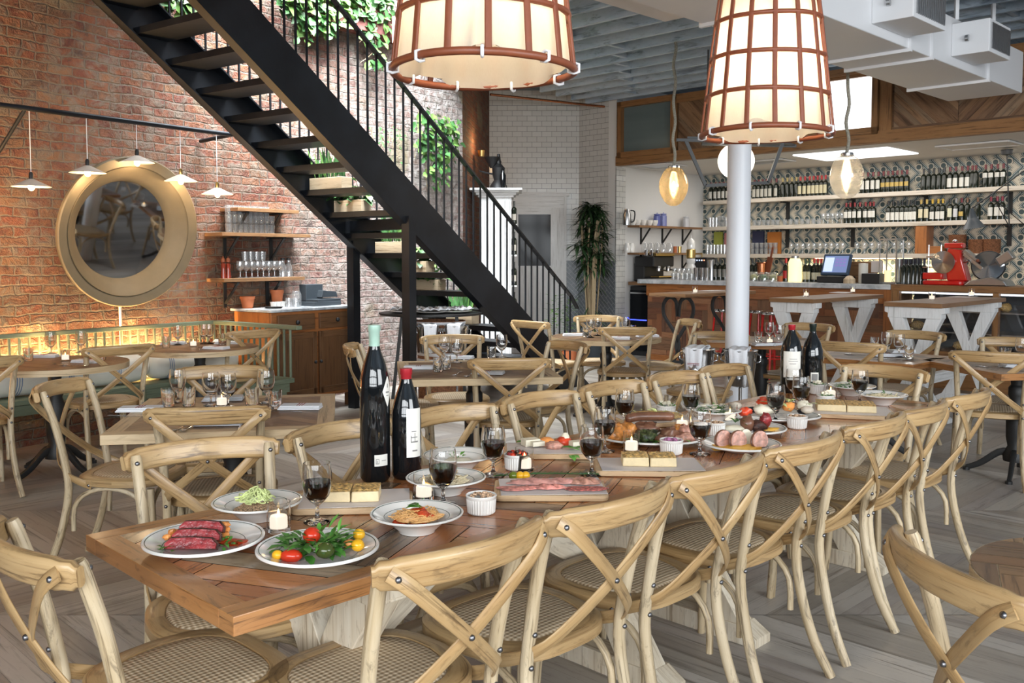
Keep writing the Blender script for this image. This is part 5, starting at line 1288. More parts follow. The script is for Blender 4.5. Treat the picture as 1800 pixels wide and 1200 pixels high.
# mirror: a deep round frame leaning forward from the wall
c = BW(229, 408, 7.05); mr = thing('round_mirror', 'large round mirror in a deep tan bowl shaped frame on the brick wall', 'mirror', c)
mr.rotation_euler = Matrix(((WX, 0, WY), (WY, 0, -WX), (0, 1, 0))).to_euler()      # local x along wall, y up, z towards the room
mr.rotation_euler = (mr.rotation_euler.to_matrix() @ Matrix.Rotation(R(9), 3, 'X')).to_euler()
M['mframe'] = plain('tan_plaster_frame', (.21, .165, .10), .6, .1, .15, .15, 9)
Rm = .625
lat([(Rm*.64, -.16), (Rm*.66, -.11), (Rm*.72, -.07), (Rm*.84, .0), (Rm*.855, .015), (Rm*.86, .0), (Rm*.87, .012), (Rm*.985, .03), (Rm, .02), (Rm*.99, -.02), (Rm*.8, -.12), (Rm*.7, -.17)], 72).build('frame', M['mframe'], mr, 30)
lat([(0, -.125), (Rm*.65, -.125)], 64).build('mirror_glass', plain('mirror_silver', (.55, .55, .55), .03, 1, .0), mr, 0)
m = MB(); m.tube([BW(211, 538, 7.26), BW(215, 665, 7.26)], .012, 8); tag(m.build('conduit', M['linen'], None, 60), 'thin white conduit pipe on the bricks below the round mirror', 'pipe')
# pipe rail with five hanging lamps
p0 = BW(-90, 172, 6.85); p1 = BW(408, 237, 6.85); p1.z = p0.z = (p0.z+p1.z)/2
pr = thing('pipe_rail', 'black pipe rail over the round mirror', 'pipe rail', (0, 0, 0))
m = MB(); m.tube([p0, p1], .020, 10); m.build('pipe', M['black_metal'], pr, 60)
e = wp(p1.x*WX+p1.y*WY-.02, 7.28, p1.z-.03); m = MB(); m.tube([p1, e], .018, 10); m.lathe([(0, 0), (.045, 0), (.045, .02), (0, .02)], 14, (0, 0, 0)); fl_ = m.build('end_bracket', M['black_metal'], pr, 60)
q = BW(45, 190, 6.85); q.z = p0.z; m = MB(); m.tube([q, wp(q.x*WX+q.y*WY-.15, 7.28, q.z-.55)], .014, 8); m.build('side_bracket', M['black_metal'], pr, 60)
M['enamel'] = plain('pale_enamel', (.66, .60, .54), .35, .1); M['bulb_w'] = emit('warm_bulb', (1, .80, .50), 14)
lamps = [(55, 323, 'leftmost, nearest the left edge'), (154, 299, 'second from the left, over the mirror frame'), (241, 281, 'middle one, over the top of the mirror'), (318, 314, 'fourth from the left, right of the mirror top'), (382, 337, 'rightmost, below the stair')]
for px, py, lb in lamps:
    c = BW(px, py, 6.85); t = thing('pendant_lamp', 'small flat cone pendant lamp, '+lb, 'pendant lamp', c, 0, 'small pendants over the mirror')
    m = MB(); m.lathe([(.018, .035), (.03, .03), (.13, -.018), (.135, -.022), (.128, -.020), (.03, .022), (.0, .024)], 28); m.build('lamp_shade', M['enamel'], t, 50)
    lat([(0, .03), (.015, .032), (.016, .07), (.010, .085), (0, .088)], 10).build('socket', M['brass' if px > 300 else 'black'], t, 40)
    m = MB(); m.blob((0, 0, -.022), (.024, .024, .028), 0, 12); m.build('bulb', M['bulb_w'], t, 60)
    m = MB(); m.tube([(0, 0, .085), (0, 0, p0.z-c.z)], .003, 5); m.build('cord', M['linen'], t, 60)
    point('pendant_glow', (c.x, c.y, c.z-.075), 4.5, (1, .70, .40), .03)

# wall shelves with glassware
def wall_shelf(px0, px1, py, label, br, mat='shelf_brown', dep=.26, th=.032):
    w0_, w1_ = wpx(px0, 7.05), wpx(px1, 7.05); z = BW((px0+px1)/2, py, 7.05).z
    t = thing('wall_shelf', label, 'shelf', wp(w0_, 7.3, z), WA, 'wooden shelves on the brick wall'); L = w1_-w0_
    m = MB(); m.box((L/2, -dep/2, -th/2), (L, dep, th)); m.build('board', M[mat], t, 0, .002)
    for f in br:
        m = MB(); x = L*f; m.box((x, -.012, -.15), (.035, .012, .26)); m.box((x, -dep*.42, -th-.008), (.035, dep*.84, .012)); m.bar((x, -.02, -.24), (x, -dep*.8, -th-.01), .025, .012); m.build('bracket', M['black_iron'], t, 0)
    return w0_, L, z
s1 = wall_shelf(419, 526, 367, 'small top shelf on the brick wall under the stair', (.2, .75))
s2 = wall_shelf(391, 546, 410, 'middle wooden shelf on the brick wall holding stacked tumblers', (.2, .72))
s3 = wall_shelf(393, 535, 488, 'lower wooden shelf on the brick wall holding wine glasses', (.2, .72))
def far_glass(kind):
    t = MB()
    if kind == 'tum': t.lathe([(0, 0), (.030, 0), (.036, .085), (.033, .085), (.028, .012), (0, .012)], 12)
    elif kind == 'high': t.lathe([(0, 0), (.030, 0), (.032, .15), (.030, .15), (.027, .012), (0, .012)], 12)
    elif kind == 'gob': t.lathe([(0, 0), (.034, 0), (.006, .012), (.005, .06), (.03, .08), (.040, .11), (.034, .16)], 12)
    elif kind == 'jar': t.lathe([(0, 0), (.05, 0), (.052, .02), (.052, .12), (.04, .14), (.04, .15), (0, .15)], 14)
    return t.build({'tum': 'tumbler', 'high': 'highball_glass', 'gob': 'wine_glass', 'jar': 'glass_jar'}[kind], M['glass_far'], None, 50)
FG = {}
def fglass(kind, loc, label, group):
    if kind not in FG: FG[kind] = far_glass(kind); o = FG[kind]
    else: o = FG[kind].copy(); COL.objects.link(o)
    o.location = loc; return tag(o, label, 'jar' if kind == 'jar' else 'glass', group)
for i in range(9):
    for r_ in range(3 if i < 8 else 2):
        x = s2[0]+s2[1]*.17+i*.062; fglass('tum', wp(x, 7.18, s2[2]+r_*.0865), 'clear tumbler %s, %s row, middle brick wall shelf' % (nth(i, 9), ['bottom', 'middle', 'top'][r_]), 'stacked tumblers on the middle shelf')
for i in range(8): fglass('gob', wp(s3[0]+s3[1]*.30+i*.068, 7.18, s3[2]), 'wine glass %s of eight on the lower brick wall shelf' % nth(i, 8), 'wine glasses on the lower shelf')
for i in range(4): fglass('tum', wp(s3[0]+s3[1]*.36+i*.068, 7.18, s3[2]+.163), 'tumbler %s of four standing above the wine glasses of the lower shelf' % nth(i, 4), 'tumblers on the wine glasses')
for i in range(2):
    t = thing('pepper_mill', ['left', 'right'][i]+' of two red brown pepper mills on the lower shelf', 'pepper mill', wp(s3[0]+.09+i*.055, 7.17, s3[2]), 0, 'pepper mills')
    lat([(0, 0), (.026, 0), (.024, .03), (.018, .08), (.022, .13), (.014, .14)], 12).build('body', plain('red_lacquer', (.22, .03, .015), .15), t, 50); lat([(0, .14), (.022, .15), (.020, .18), (.006, .19), (.008, .20), (0, .205)], 12).build('cap', M['reed'], t, 50)
for i in range(2):
    t = thing('carafe', ['left', 'right'][i]+' of two clear carafes at the end of the lower shelf', 'carafe', wp(s3[0]+s3[1]-.16+i*.075, 7.18, s3[2]), 0, 'carafes')
    lat([(0, 0), (.035, 0), (.036, .10), (.018, .14), (.022, .17)], 12).build('glass_body', M['glass_far'], t, 50); lat([(0, .165), (.022, .165), (.022, .185), (0, .19)], 10).build('cap', M['black'], t, 50)

# cabinet with marble top
w0_ = wpx(409, 7.27); ct = thing('sideboard', 'orange brown wooden sideboard with grey marble top under the wall shelves', 'sideboard', wp(w0_, 7.27, 0), WA)
L, Dp, Hc = 1.06, .56, 1.0
m = MB(); m.box((L/2, -Dp/2, .55), (L, Dp-.03, .84)); m.build('body', M['cabinet'], ct, 0, .004)
m = MB(); m.prism(rrect(L+.06, Dp+.05, .03, 4, L/2, -Dp/2), Hc-.025, Hc); m.build('marble_top', M['marble'], ct, 40, .004)
for i in range(2):
    x = L*(.27+.48*i)
    m = MB(); m.box((x, -Dp+.005, .87), (L*.42, .03, .15)); d_ = m.build('drawer', M['cab_dark'], ct, 0, .004); m = MB(); m.blob((x, -Dp-.02, .87), (.022, .018, .022), 0, 10); m.build('knob', M['black'], d_, 60)
    m = MB(); m.box((x, -Dp+.005, .47), (L*.43, .03, .60)); d_ = m.build('door', M['cab_dark'], ct, 0, .004)
    m = MB()
    for dx, dz, sx_, sz_ in ((0, .27, .43, .06), (0, -.27, .43, .06), (-.2, 0, .05, .6), (.2, 0, .05, .6)): m.box((x+dx*L, -Dp-.014, .47+dz), (L*sx_ if sz_ < .3 else .05, .014, sz_))
    m.build('door_frame', M['cab_dark'], d_, 0, .003); m = MB(); m.blob((L*.5+(-.035 if i == 0 else .035), -Dp-.03, .48), (.016, .016, .016), 0, 10); m.build('knob', M['black'], d_, 60)
for x in (.05, L-.05):
    for y in (-.05, -Dp+.05): m = MB(); m.box((x, y, .065), (.07, .07, .13)); m.build('leg', M['cab_dark'], ct, 0)
def cpos(f, d=.28): return wp(w0_+L*f, 7.27-d, Hc+.001)
for f, d, r_, h_, lb in ((.07, .12, .065, .11, 'terracotta pot at the left end of the sideboard'), (.42, .10, .06, .16, 'terracotta pot at the back of the sideboard, behind the glasses')):
    item('terracotta_pot', lat([(0, 0), (r_*.75, 0), (r_, h_*.8), (r_*1.1, h_*.8), (r_*1.1, h_), (r_*.9, h_), (r_*.8, .02), (0, .02)], 20), M['terracotta'], cpos(f, d), lb, 'pot')
m = MB(); m.box((0, 0, .02), (.36, .26, .04)); m.box((.02, 0, .05), (.34, .24, .03), .1); m.box((-.05, .06, .13), (.22, .1, .16)); m.prism([(-.02, 0), (.2, 0), (.18, .05), (0, .07)], -.08, .08, ax=((0, .02, .08), (1, 0, 0), UZ, (0, 1, 0)))
item('serving_caddy', m, M['grey_bin'], cpos(.78), 'dark slate coloured caddy and folders at the right of the sideboard', 'caddy', 0, WA, bevel=.004)
for f, d, k_, lb in ((.40, .30, 'tum', 'tumbler'), (.45, .34, 'tum', 'second tumbler'), (.50, .28, 'jar', 'glass carafe jar')): fglass(k_, cpos(f, d), lb+' on the sideboard beside the terracotta pot', 'glasses on the sideboard, %s' % lb)
m = MB(); m.lathe([(0, 0), (.07, .0), (.09, .012), (.085, .012), (0, .006)], 20); item('small_plate', m, M['black'], cpos(.2, .33), 'dark tray with cutlery at the left front of the sideboard', 'tray')
for i in range(3): m = MB(); m.lathe([(0, 0), (.026, 0), (.034, .05), (.031, .05), (.024, .006), (0, .006)], 14); item('espresso_cup', m, M['ceramic'], cpos(.3+.05*i, .2), nth(i, 3)+' small white cup on the sideboard', 'cup', group='small cups on the sideboard')

# ---- planters on the stair, vines on the wall
def pot_plant(px, py, kind, L, label, off=6.30, dw=.0):
    p = BW(px, py, off); z, w = min(TRE, key=lambda q: abs(q[0]-p.z)); w = w+dw
    t = thing('stair_planter', label, 'planter', wp(w, off, z+.002), WA+R(90), 'wooden planters on the stair treads')
    m = MB(); m.box((0, 0, .055), (L, .13, .11)); m.build('planter_box', M['crate'], t, 0, .003); m = MB(); m.box((0, 0, .106), (L-.02, .11, .008)); m.build('soil', M['soil'], t, 0)
    m = MB(); rn = random.Random(px)
    if kind == 'snake':
        for _ in range(26): a = rn.uniform(0, 6.28); m.leaf((rn.uniform(-L/2.4, L/2.4), rn.uniform(-.04, .04), .10), (.25*math.cos(a), .25*math.sin(a), 1), rn.uniform(.16, .34), .035, up=(math.cos(a+1.5), math.sin(a+1.5), 0), bend=.05)
        m.build('foliage', M['leaf'], t, 60)
        m = MB()
        for _ in range(16): a = rn.uniform(0, 6.28); m.leaf((rn.uniform(-L/2.4, L/2.4), rn.uniform(-.045, .045), .10), (.25*math.cos(a), .25*math.sin(a), 1), rn.uniform(.16, .32), .018, up=(math.cos(a+1.5), math.sin(a+1.5), 0), bend=.05)
        m.build('young_leaves', M['leaf_lt'], t, 60)
    else:
        for _ in range(60): a = rn.uniform(0, 6.28); q = rn.random(); m.leaf((rn.uniform(-L/2, L/2), rn.uniform(-.06, .06), .10+.16*q*rn.random()), (math.cos(a), math.sin(a), rn.uniform(-.3, .8)), rn.uniform(.07, .13), .075, bend=.4)
        m.build('foliage', M['leaf'], t, 60); m = MB()
        for _ in range(16): a = rn.uniform(0, 6.28); m.leaf((rn.uniform(-L/2, L/2), rn.uniform(-.06, .06), .14+.16*rn.random()), (math.cos(a), math.sin(a), rn.uniform(-.3, .8)), rn.uniform(.07, .12), .065, bend=.4)
        m.build('young_leaves', M['leaf_lt'], t, 60)
pot_plant(585, 347, 'snake', .42, 'wooden planter with snake plants on the uppermost planted stair tread')
pot_plant(625, 382, 'pothos', .36, 'wooden planter with broad leaved plant on the second planted tread')
pot_plant(690, 447, 'snake', .36, 'wooden planter with mixed tall leaves on the third planted tread')
pot_plant(740, 502, 'pothos', .34, 'wooden planter with broad leaves right of the front stair post')
pot_plant(835, 575, 'snake', .36, 'planter with upright leaves on a low stair tread near the stair foot')
pot_plant(700, 470, 'pothos', .30, 'broad leaved plant on the stair tread behind the front post', 6.2)
def vine(px0, px1, py0, py1, n, label, off=7.2, box=None, lt=.3, size=.085, sd=1):
    c = BW((px0+px1)/2, py0, off); t = thing('hanging_vine', label, 'vine', c, WA, 'vines hanging on the brick wall'); rn = random.Random(sd)
    s_ = F/c.y; Wd = (wpx(px1, off, py0)-wpx(px0, off, py0)); H = (py1-py0)/s_
    A, B_ = MB(), MB(); st_ = MB()
    ns = max(4, int(Wd/.07)); tops = []
    for i in range(ns):
        x = -Wd/2+Wd*(i+.5)/ns; Ls = H*rn.uniform(.45, 1.0); P = [(x+rn.uniform(-.03, .03)*j, -.04-.02*rn.random(), .02-Ls*j/5) for j in range(6)]; st_.tube(smooth(P, 2), .0035, 5); tops.append((x, Ls))
    for _ in range(n):
        x, Ls = rn.choice(tops); z = -Ls*rn.random()**.9; a = rn.uniform(-3.14, .0)+rn.uniform(-.3, .3)
        (B_ if rn.random() < lt else A).leaf((x+rn.uniform(-.07, .07), -.03-.12*rn.random(), z+.04), (.7*math.cos(a), .5*math.sin(a), rn.uniform(-1, .2)), size*rn.uniform(.7, 1.35), size*.8*rn.uniform(.7, 1.2), up=(0, -.8, .5), bend=.3)
    A.build('foliage', M['leaf'], t, 60); B_.build('young_leaves', M['leaf_lt'], t, 60); st_.build('stem', M['stem'], t, 60)
    if box:
        m = MB(); m.box((box[0], 0, box[1]), (box[2], .22, box[3])); m.build('planter_box', M['rust'], t, 0, .004)
vine(480, 572, -25, 90, 300, 'vine tumbling over the left end of the rusty wall planter near the skylight', box=None, lt=.4, size=.11, sd=1)
vine(574, 618, -25, 60, 130, 'bright green vine in the middle of the rusty wall planter', lt=.7, size=.11, sd=2)
vine(620, 672, -30, 125, 200, 'long vine hanging from the right end of the rusty wall planter', box=(-.25, -.42, 1.5, .26), lt=.2, size=.10, sd=3)
vine(728, 790, 205, 345, 330, 'dense green vine cluster hanging on the pale brick behind the stair rail', lt=.35, size=.085, sd=4)
vine(640, 700, 230, 320, 60, 'thin creeping vine with tiny leaves on the pale brick', lt=.1, size=.035, sd=5)
vine(275, 330, -20, 32, 90, 'vine leaves showing between the upper stair treads', off=7.15, lt=.6, size=.11, sd=6)
vine(490, 530, -30, 20, 50, 'bright leaves at the top of the skylight shaft', off=7.1, lt=.8, size=.11, sd=7)

# ---- round black table under the stair, its plates and cloths
c = D(757, 547, 9.0); bt = thing('half_round_table', 'black round service table under the staircase, piled with white cloths', 'table', (c.x, c.y, 0))
lat([(0, .925), (.49, .925), (.50, .935), (.50, .945), (0, .95)], 40).build('tabletop', M['black'], bt, 30)
for k in range(3): a = R(90+120*k); m = MB(); m.bar((.42*math.cos(a), .42*math.sin(a), 0), (.3*math.cos(a), .3*math.sin(a), .93), .03, .03); m.build('leg', M['black_iron'], bt, 0)
for i, (dx, dy, lb) in enumerate(((-.22, -.1, 'left'), (.02, -.2, 'middle'), (.24, -.1, 'right'))):
    o_ = item('serving_plate', lat([(0, 0), (.12, 0), (.17, .014), (.172, .018), (.12, .008), (0, .008)], 28), M['ceramic'], Vector((c.x+dx, c.y+dy, .951)), 'white plate under crumpled cloth, %s one on the black service table' % lb, 'plate', group='plates on the service table')
    m = MB(); rn = random.Random(i); k = 12; vs = [((-.5+a/k)*.30, (-.5+b/k)*.22, .02+.035*abs(math.sin(a*1.1+i)*math.cos(b*.9+i*2))+.012*rn.random()) for b in range(k+1) for a in range(k+1)]
    m.add(vs, [(b*(k+1)+a, b*(k+1)+a+1, (b+1)*(k+1)+a+1, (b+1)*(k+1)+a) for a in range(k) for b in range(k)]); item('crumpled_napkin', m, M['linen'], Vector((c.x+dx, c.y+dy, .951)), 'crumpled white cloth, %s one on the black service table' % lb, 'napkin', 60, .3*i, group='cloths on the service table', solid=.004)
# ice buckets on stands with draped napkins
def mk_bucket():
    t = thing('ice_bucket_stand', 'ice bucket', 'ice bucket'); lat([(0, .60), (.085, .60), (.090, .62), (.108, .80), (.114, .84), (.118, .845), (.112, .846), (.104, .80), (.085, .63), (0, .63)], 32).build('bucket', M['chrome'], t, 40)
    lat([(.13, .0), (.135, .01), (.02, .03), (.012, .06), (.012, .58), (.07, .60)], 24).build('stand', M['chrome'], t, 40)
    m = MB(); m.blob((0, -.108, .70), (.030, .012, .045), .4, 14, 2); m.build('crest', M['steel'], t, 60)
    for s in (-1, 1): m = MB(); m.tube([(s*.112, 0, .82), (s*.135, 0, .81), (s*.135, 0, .77), (s*.108, 0, .76)], .006, 6); m.build('handle', M['chrome'], t, 60)
    return t
IB = Proto(mk_bucket())
def drape(loc, rz, label, w=.105, L=.20):
    m = MB(); k = 16; vs = []
    for b in range(k+1):
        s_ = (b/k-.42)*(L*2)
        for a in range(9):
            x = (a/8-.5)*w; bow = .004*math.sin(a*1.7)
            if s_ < -.02: y, z = -.116-(.012*math.sin(3*s_)), .852+(s_+.02)*1.0
            elif s_ > .18: y, z = .10, .852-(s_-.18)
            else: y, z = -.116+(s_+.02)*1.08, .856+.012*math.sin((s_+.02)*15)
            vs.append((x*(1+.25*(1-abs(b/k-.45)*2)), y+bow, z+bow))
    m.add(vs, [(b*9+a, b*9+a+1, (b+1)*9+a+1, (b+1)*9+a) for a in range(8) for b in range(k)]); o = item('draped_napkin', m, M['linen'], (loc[0], loc[1], 0), label, 'napkin', 60, rz, group='napkins draped over ice buckets', solid=.003)
    for zz, hh in ((.752, .0035), (.742, .0025)): m = MB(); m.box((0, -.120, zz), (w*.8, .003, hh)); m.build('stripe', M['stripe_red'], o, 0)
for px, Y, lb, rz in ((1228, 6.45, 'left of the white column', -.5), (1302, 6.35, 'in front of the white column', -.4), (750, 8.55, 'by the wicker basket under the stair, left one', .4), (803, 8.6, 'by the wicker basket under the stair, right one', -.2)):
    c = D(px, 620, Y); IB.put((c.x, c.y, 0), rz, 'steel ice bucket on a stand '+lb, 'ice buckets on stands'); drape(c, rz, 'white napkin draped over the ice bucket '+lb)
c = D(775, 600, 8.95); m = MB(); m.lathe([(.19, 0), (.22, .02), (.235, .85), (.24, .87), (.225, .87), (.20, .1), (0, .08)], 32)
bk = item('wicker_basket', m, M['basket'], (c.x, c.y, 0), 'tall striped wicker basket behind the ice buckets under the stair', 'basket', 40)
m = MB()
for k in range(10): m.lathe([(.226+.0012*k, .30+.06*k), (.232+.0012*k, .315+.06*k), (.226+.0012*k, .33+.06*k)], 32)
m.build('pale_band', M['linen'], bk, 40)

# ---- tall white cabinet, grinder on top, palm
c = D(872, 400, 12.1); wc = thing('pilaster_cabinet', 'tall white fluted cabinet with crown moulding behind the stair rail', 'cabinet', (c.x, c.y, 0))
zc = D(872, 345, 12.1).z
m = MB(); m.box((0, .2, zc/2), (.40, .45, zc)); m.build('body', M['white_wood'], wc, 0)
m = MB()
for k in range(6): m.box((-.16+.064*k, -.035, zc/2), (.035, .02, zc-.1))
m.build('fluting', M['white_wood'], wc, 0, .004)
m = MB()
for k, (e_, z_) in enumerate(((.02, 0), (.05, .03), (.09, .06), (.13, .085))): m.box((0, .2, zc+z_), (.42+e_*2, .47+e_*2, .03))
m.build('crown', M['white_wood'], wc, 0, .006)
m = MB(); rn = random.Random(9)
for k in range(5):
    m.box((.235, .2, .3+.4*k), (.07, .42, .02))
m.build('side_shelf', M['white_wood'], wc, 0)
BOTP = {}
def far_bottle(key, labc, z0, z1, capc, r=.037, h=.30):
    t = thing('wine_bottle', 'wine bottle', 'bottle'); lat([(0, 0), (r, 0), (r, .19*h/.3), (r*.85, .205*h/.3), (.013, .225*h/.3), (.0125, h-.01), (.015, h-.008), (.015, h), (0, h)], 12).build('glass_body', M['bottle_far'], t, 40)
    if labc: m = MB(); patch(m, r+.001, R(-225), R(-45), z0, z1, 6); m.build('paper_label', plain('label_'+key, labc, .6), t, 40)
    if capc: lat([(.0145, h-.06), (.0165, h-.008), (.0165, h+.001), (0, h+.001)], 10).build('capsule', plain('capsule_'+key, capc, .35), t, 40)
    return Proto(t)
for k in range(5):
    for j in range(2):
        if 'wc' not in BOTP: BOTP['wc'] = far_bottle('wc', (.5, .45, .38), .05, .13, None)
        BOTP['wc'].put((c.x+.235, c.y+.08+.2*j, .312+.4*k), 0, '%s dark bottle on shelf %s from the floor beside the white fluted cabinet' % (['front', 'back'][j], CNT[k+1]), 'bottles beside the white cabinet')
zt_ = zc+.10
g = thing('coffee_grinder', 'black antique coffee grinder with funnel on top of the white cabinet', 'grinder', (c.x+.03, c.y+.15, zt_+.001))
lat([(0, 0), (.12, 0), (.11, .05), (.06, .12), (.08, .20), (.085, .28), (.03, .34)], 20).build('body', M['black'], g, 40); lat([(.03, .30), (.04, .36), (.03, .38), (.02, .46)], 14, ).build('bottle_neck', M['black'], g, 40)
m = MB(); m.lathe([(.03, .28), (.11, .42), (.105, .42), (.02, .28)], 16, (-.08, 0, 0)); m.build('funnel', M['black'], g, 40)
m = MB(); m.lathe([(0, 0), (.04, 0), (.04, .18), (.015, .22), (.015, .26)], 12, (.06, -.08, 0)); m.build('small_bottle', M['bottle'], g, 40); m = MB(); m.tube([(-.08, 0, .2), (-.25, 0, .24)], .012, 6); m.build('crank', M['black'], g, 50)
# up light on the brick jog
c = D(838, 275, 12.55); t = thing('wall_sconce', 'small warm wall sconce glowing on the dark brick', 'sconce', (c.x+.06, c.y, c.z)); lat([(0, 0), (.04, 0), (.05, .08), (.045, .08), (.03, .01)], 12).build('cup', M['brass'], t, 40); lat([(0, .02), (.02, .04), (0, .07)], 8).build('bulb', M['bulb_w'], t, 40)
point('sconce_glow', (c.x+.14, c.y-.05, c.z+.16), 9, (1, .62, .28), .03)
c = D(1040, 590, 13.3); t = thing('potted_palm', 'tall dark bushy palm in the tiled corner', 'palm', (c.x, c.y, 0)); rn = random.Random(6)
lat([(0, 0), (.16, 0), (.20, .30), (.18, .30), (0, .27)], 20).build('pot', M['grey_bin'], t, 40)
m = MB()
for k in range(11): a = rn.uniform(0, 6.28); m.tube(smooth([(.06*math.cos(a), .06*math.sin(a), .27), (.08*math.cos(a), .08*math.sin(a), .8), (.13*math.cos(a), .10*math.sin(a), 1.5), (.16*math.cos(a+.3), .12*math.sin(a+.3), 2.0)], 3), .012, 6)
m.build('stem', M['stem'], t, 60)
m = MB()
for k in range(95):
    a = rn.uniform(0, 6.28); z = 1.25+1.0*rn.random()**.8; rr = .22*math.sin(min(1, (2.4-z)/.9+.1)*1.5)*rn.random()**.4; cx_, cy_ = rr*math.cos(a), rr*math.sin(a)
    for j in range(9): b = rn.uniform(0, 6.28); m.leaf((cx_, cy_, z), (math.cos(b), math.sin(b), rn.uniform(-.5, .8)), rn.uniform(.14, .26), .035, bend=.5)
for k in range(60): b = rn.uniform(0, 6.28); m.leaf((.1*math.cos(b), .1*math.sin(b), rn.uniform(.5, 1.3)), (math.cos(b), math.sin(b), -.3), .2, .025, bend=.4)
m.build('foliage', M['leaf_dk'], t, 60)
for px, lb in ((975, 'left'), (1000, 'right')):
    c = D(px, 590, 12.6); t = thing('potted_fern', 'small light green plant behind the foot of the stair, %s one' % lb, 'plant', (c.x, c.y, 0), 0, 'small plants behind the stair foot'); lat([(0, 0), (.09, 0), (.11, .2), (.1, .2), (0, .18)], 16).build('pot', M['terracotta'], t, 40); m = MB()
    for k in range(90): a = rn.uniform(0, 6.28); z = .2+.75*rn.random(); m.leaf((.1*math.cos(a)*rn.random(), .1*math.sin(a)*rn.random(), z), (math.cos(a), math.sin(a), .6), .09, .03, bend=.3)
    m.build('foliage', M['leaf_lt'], t, 60)

# ================================================================ PENDANTS
def mk_cloth():
    t = NT('linen_lamp_cloth'); t.n.remove(t.b); v = t.uv(1, 1); n = t.noise(v, 9, 4, .6); n2 = t.noise(t.uv(300, 60), 1, 2)
    col = t.mix(n, (.80, .71, .56), (.93, .87, .77)); col = t.mix(t.math('MULTIPLY', n2, .2), col, (.5, .4, .3))
    d = t.node('ShaderNodeBsdfDiffuse'); tr = t.node('ShaderNodeBsdfTranslucent'); t.L(col, d.inputs[0]); t.L(col, tr.inputs[0])
    mx = t.node('ShaderNodeMixShader'); mx.inputs[0].default_value = .55; t.L(d.outputs[0], mx.inputs[1]); t.L(tr.outputs[0], mx.inputs[2]); t.L(mx.outputs[0], t.out.inputs[0]); return t.m
M['cloth'] = mk_cloth()
def reed_lamp(px, pyc, Y, label, seed, watts):
    c = D(px, pyc, Y); t = thing('pendant_lamp', label, 'pendant lamp', c, R(seed*11), 'large reed basket pendants'); rn = random.Random(seed)
    def rad(z): return .300-.115*z-.02*max(0, z-.5)
    H = 1.05; NR = 15
    for k in range(7):
        z = .172*k; m = MB(); N = 48; rr = rad(z)
        m.tube([((rr+rn.uniform(-.0015, .0015))*math.cos(2*math.pi*i/N), (rr+rn.uniform(-.0015, .0015))*math.sin(2*math.pi*i/N), z+.004*math.sin(4*math.pi*i/N+k)) for i in range(N)], .0105 if k else .013, 8, closed=True)
        m.build('hoop', M['reed'], t, 60)
    for k in range(NR):
        a = 2*math.pi*k/NR; m = MB(); m.sweep([((rad(z)+.004)*math.cos(a+.01*math.sin(5*z+k)), (rad(z)+.004)*math.sin(a+.01*math.sin(5*z+k)), z) for z in [H*j/8 for j in range(9)]], rrect(.022, .010, .004, 2), up=(math.cos(a), math.sin(a), 0)); m.build('reed_rib', M['reed'], t, 60)
    m = MB(); N = 90; vs = []; Z = [0, .02, .17, .34, .52, .7, .88, H]
    for j, z in enumerate(Z):
        for i in range(N):
            a = 2*math.pi*i/N; rr = rad(z)-.014-.004*math.sin(i*.9+j); zz = z
            if j == 0: zz = -.006+.034*max(0, math.sin(a*3+seed)+.3*math.sin(a*7))**2; 
            vs.append((rr*math.cos(a), rr*math.sin(a), zz))
    m.add(vs, [(j*N+i, j*N+(i+1) % N, (j+1)*N+(i+1) % N, (j+1)*N+i) for j in range(len(Z)-1) for i in range(N)], [[(i*.02, Z[j]), (i*.02+.02, Z[j]), (i*.02+.02, Z[j+1]), (i*.02, Z[j+1])] for j in range(len(Z)-1) for i in range(N)]); m.build('cloth_liner', M['cloth'], t, 60)
    m = MB(); m.lathe([(0, H), (rad(H), H)], 32); m.build('cloth_top', M['cloth'], t, 0)
    for k in range(9):
        a = 2*math.pi*(k+.5)/9; m = MB(); m.tube([((rad(0)+q[0])*math.cos(a), (rad(0)+q[0])*math.sin(a), q[1]) for q in ((-.018, .012), (0, .017), (.016, .012), (.016, -.012), (0, -.016), (-.018, -.012))], .0055, 6, closed=True); m.build('white_tie', M['linen'], t, 60)
    m = MB(); m.blob((0, 0, .40), (.035, .035, .045), 0, 14); m.build('bulb', emit('lamp_bulb_%d' % seed, (1, .86, .62), 30), t, 60)
    m = MB(); m.tube([(0, 0, .44), (0, 0, H+(3.8-c.z-H))], .006, 6); m.build('cord', M['black'], t, 60)
    point('reed_lamp_glow', c+Vector((0, 0, .32)), watts, (1, .84, .62), .04)
reed_lamp(850, 125, 3.1, 'large reed basket pendant lamp with cream cloth, nearest to us at top centre', 1, 10)
reed_lamp(1347, 236, 4.42, 'large reed basket pendant lamp with cream cloth, at right before the column', 2, 11)
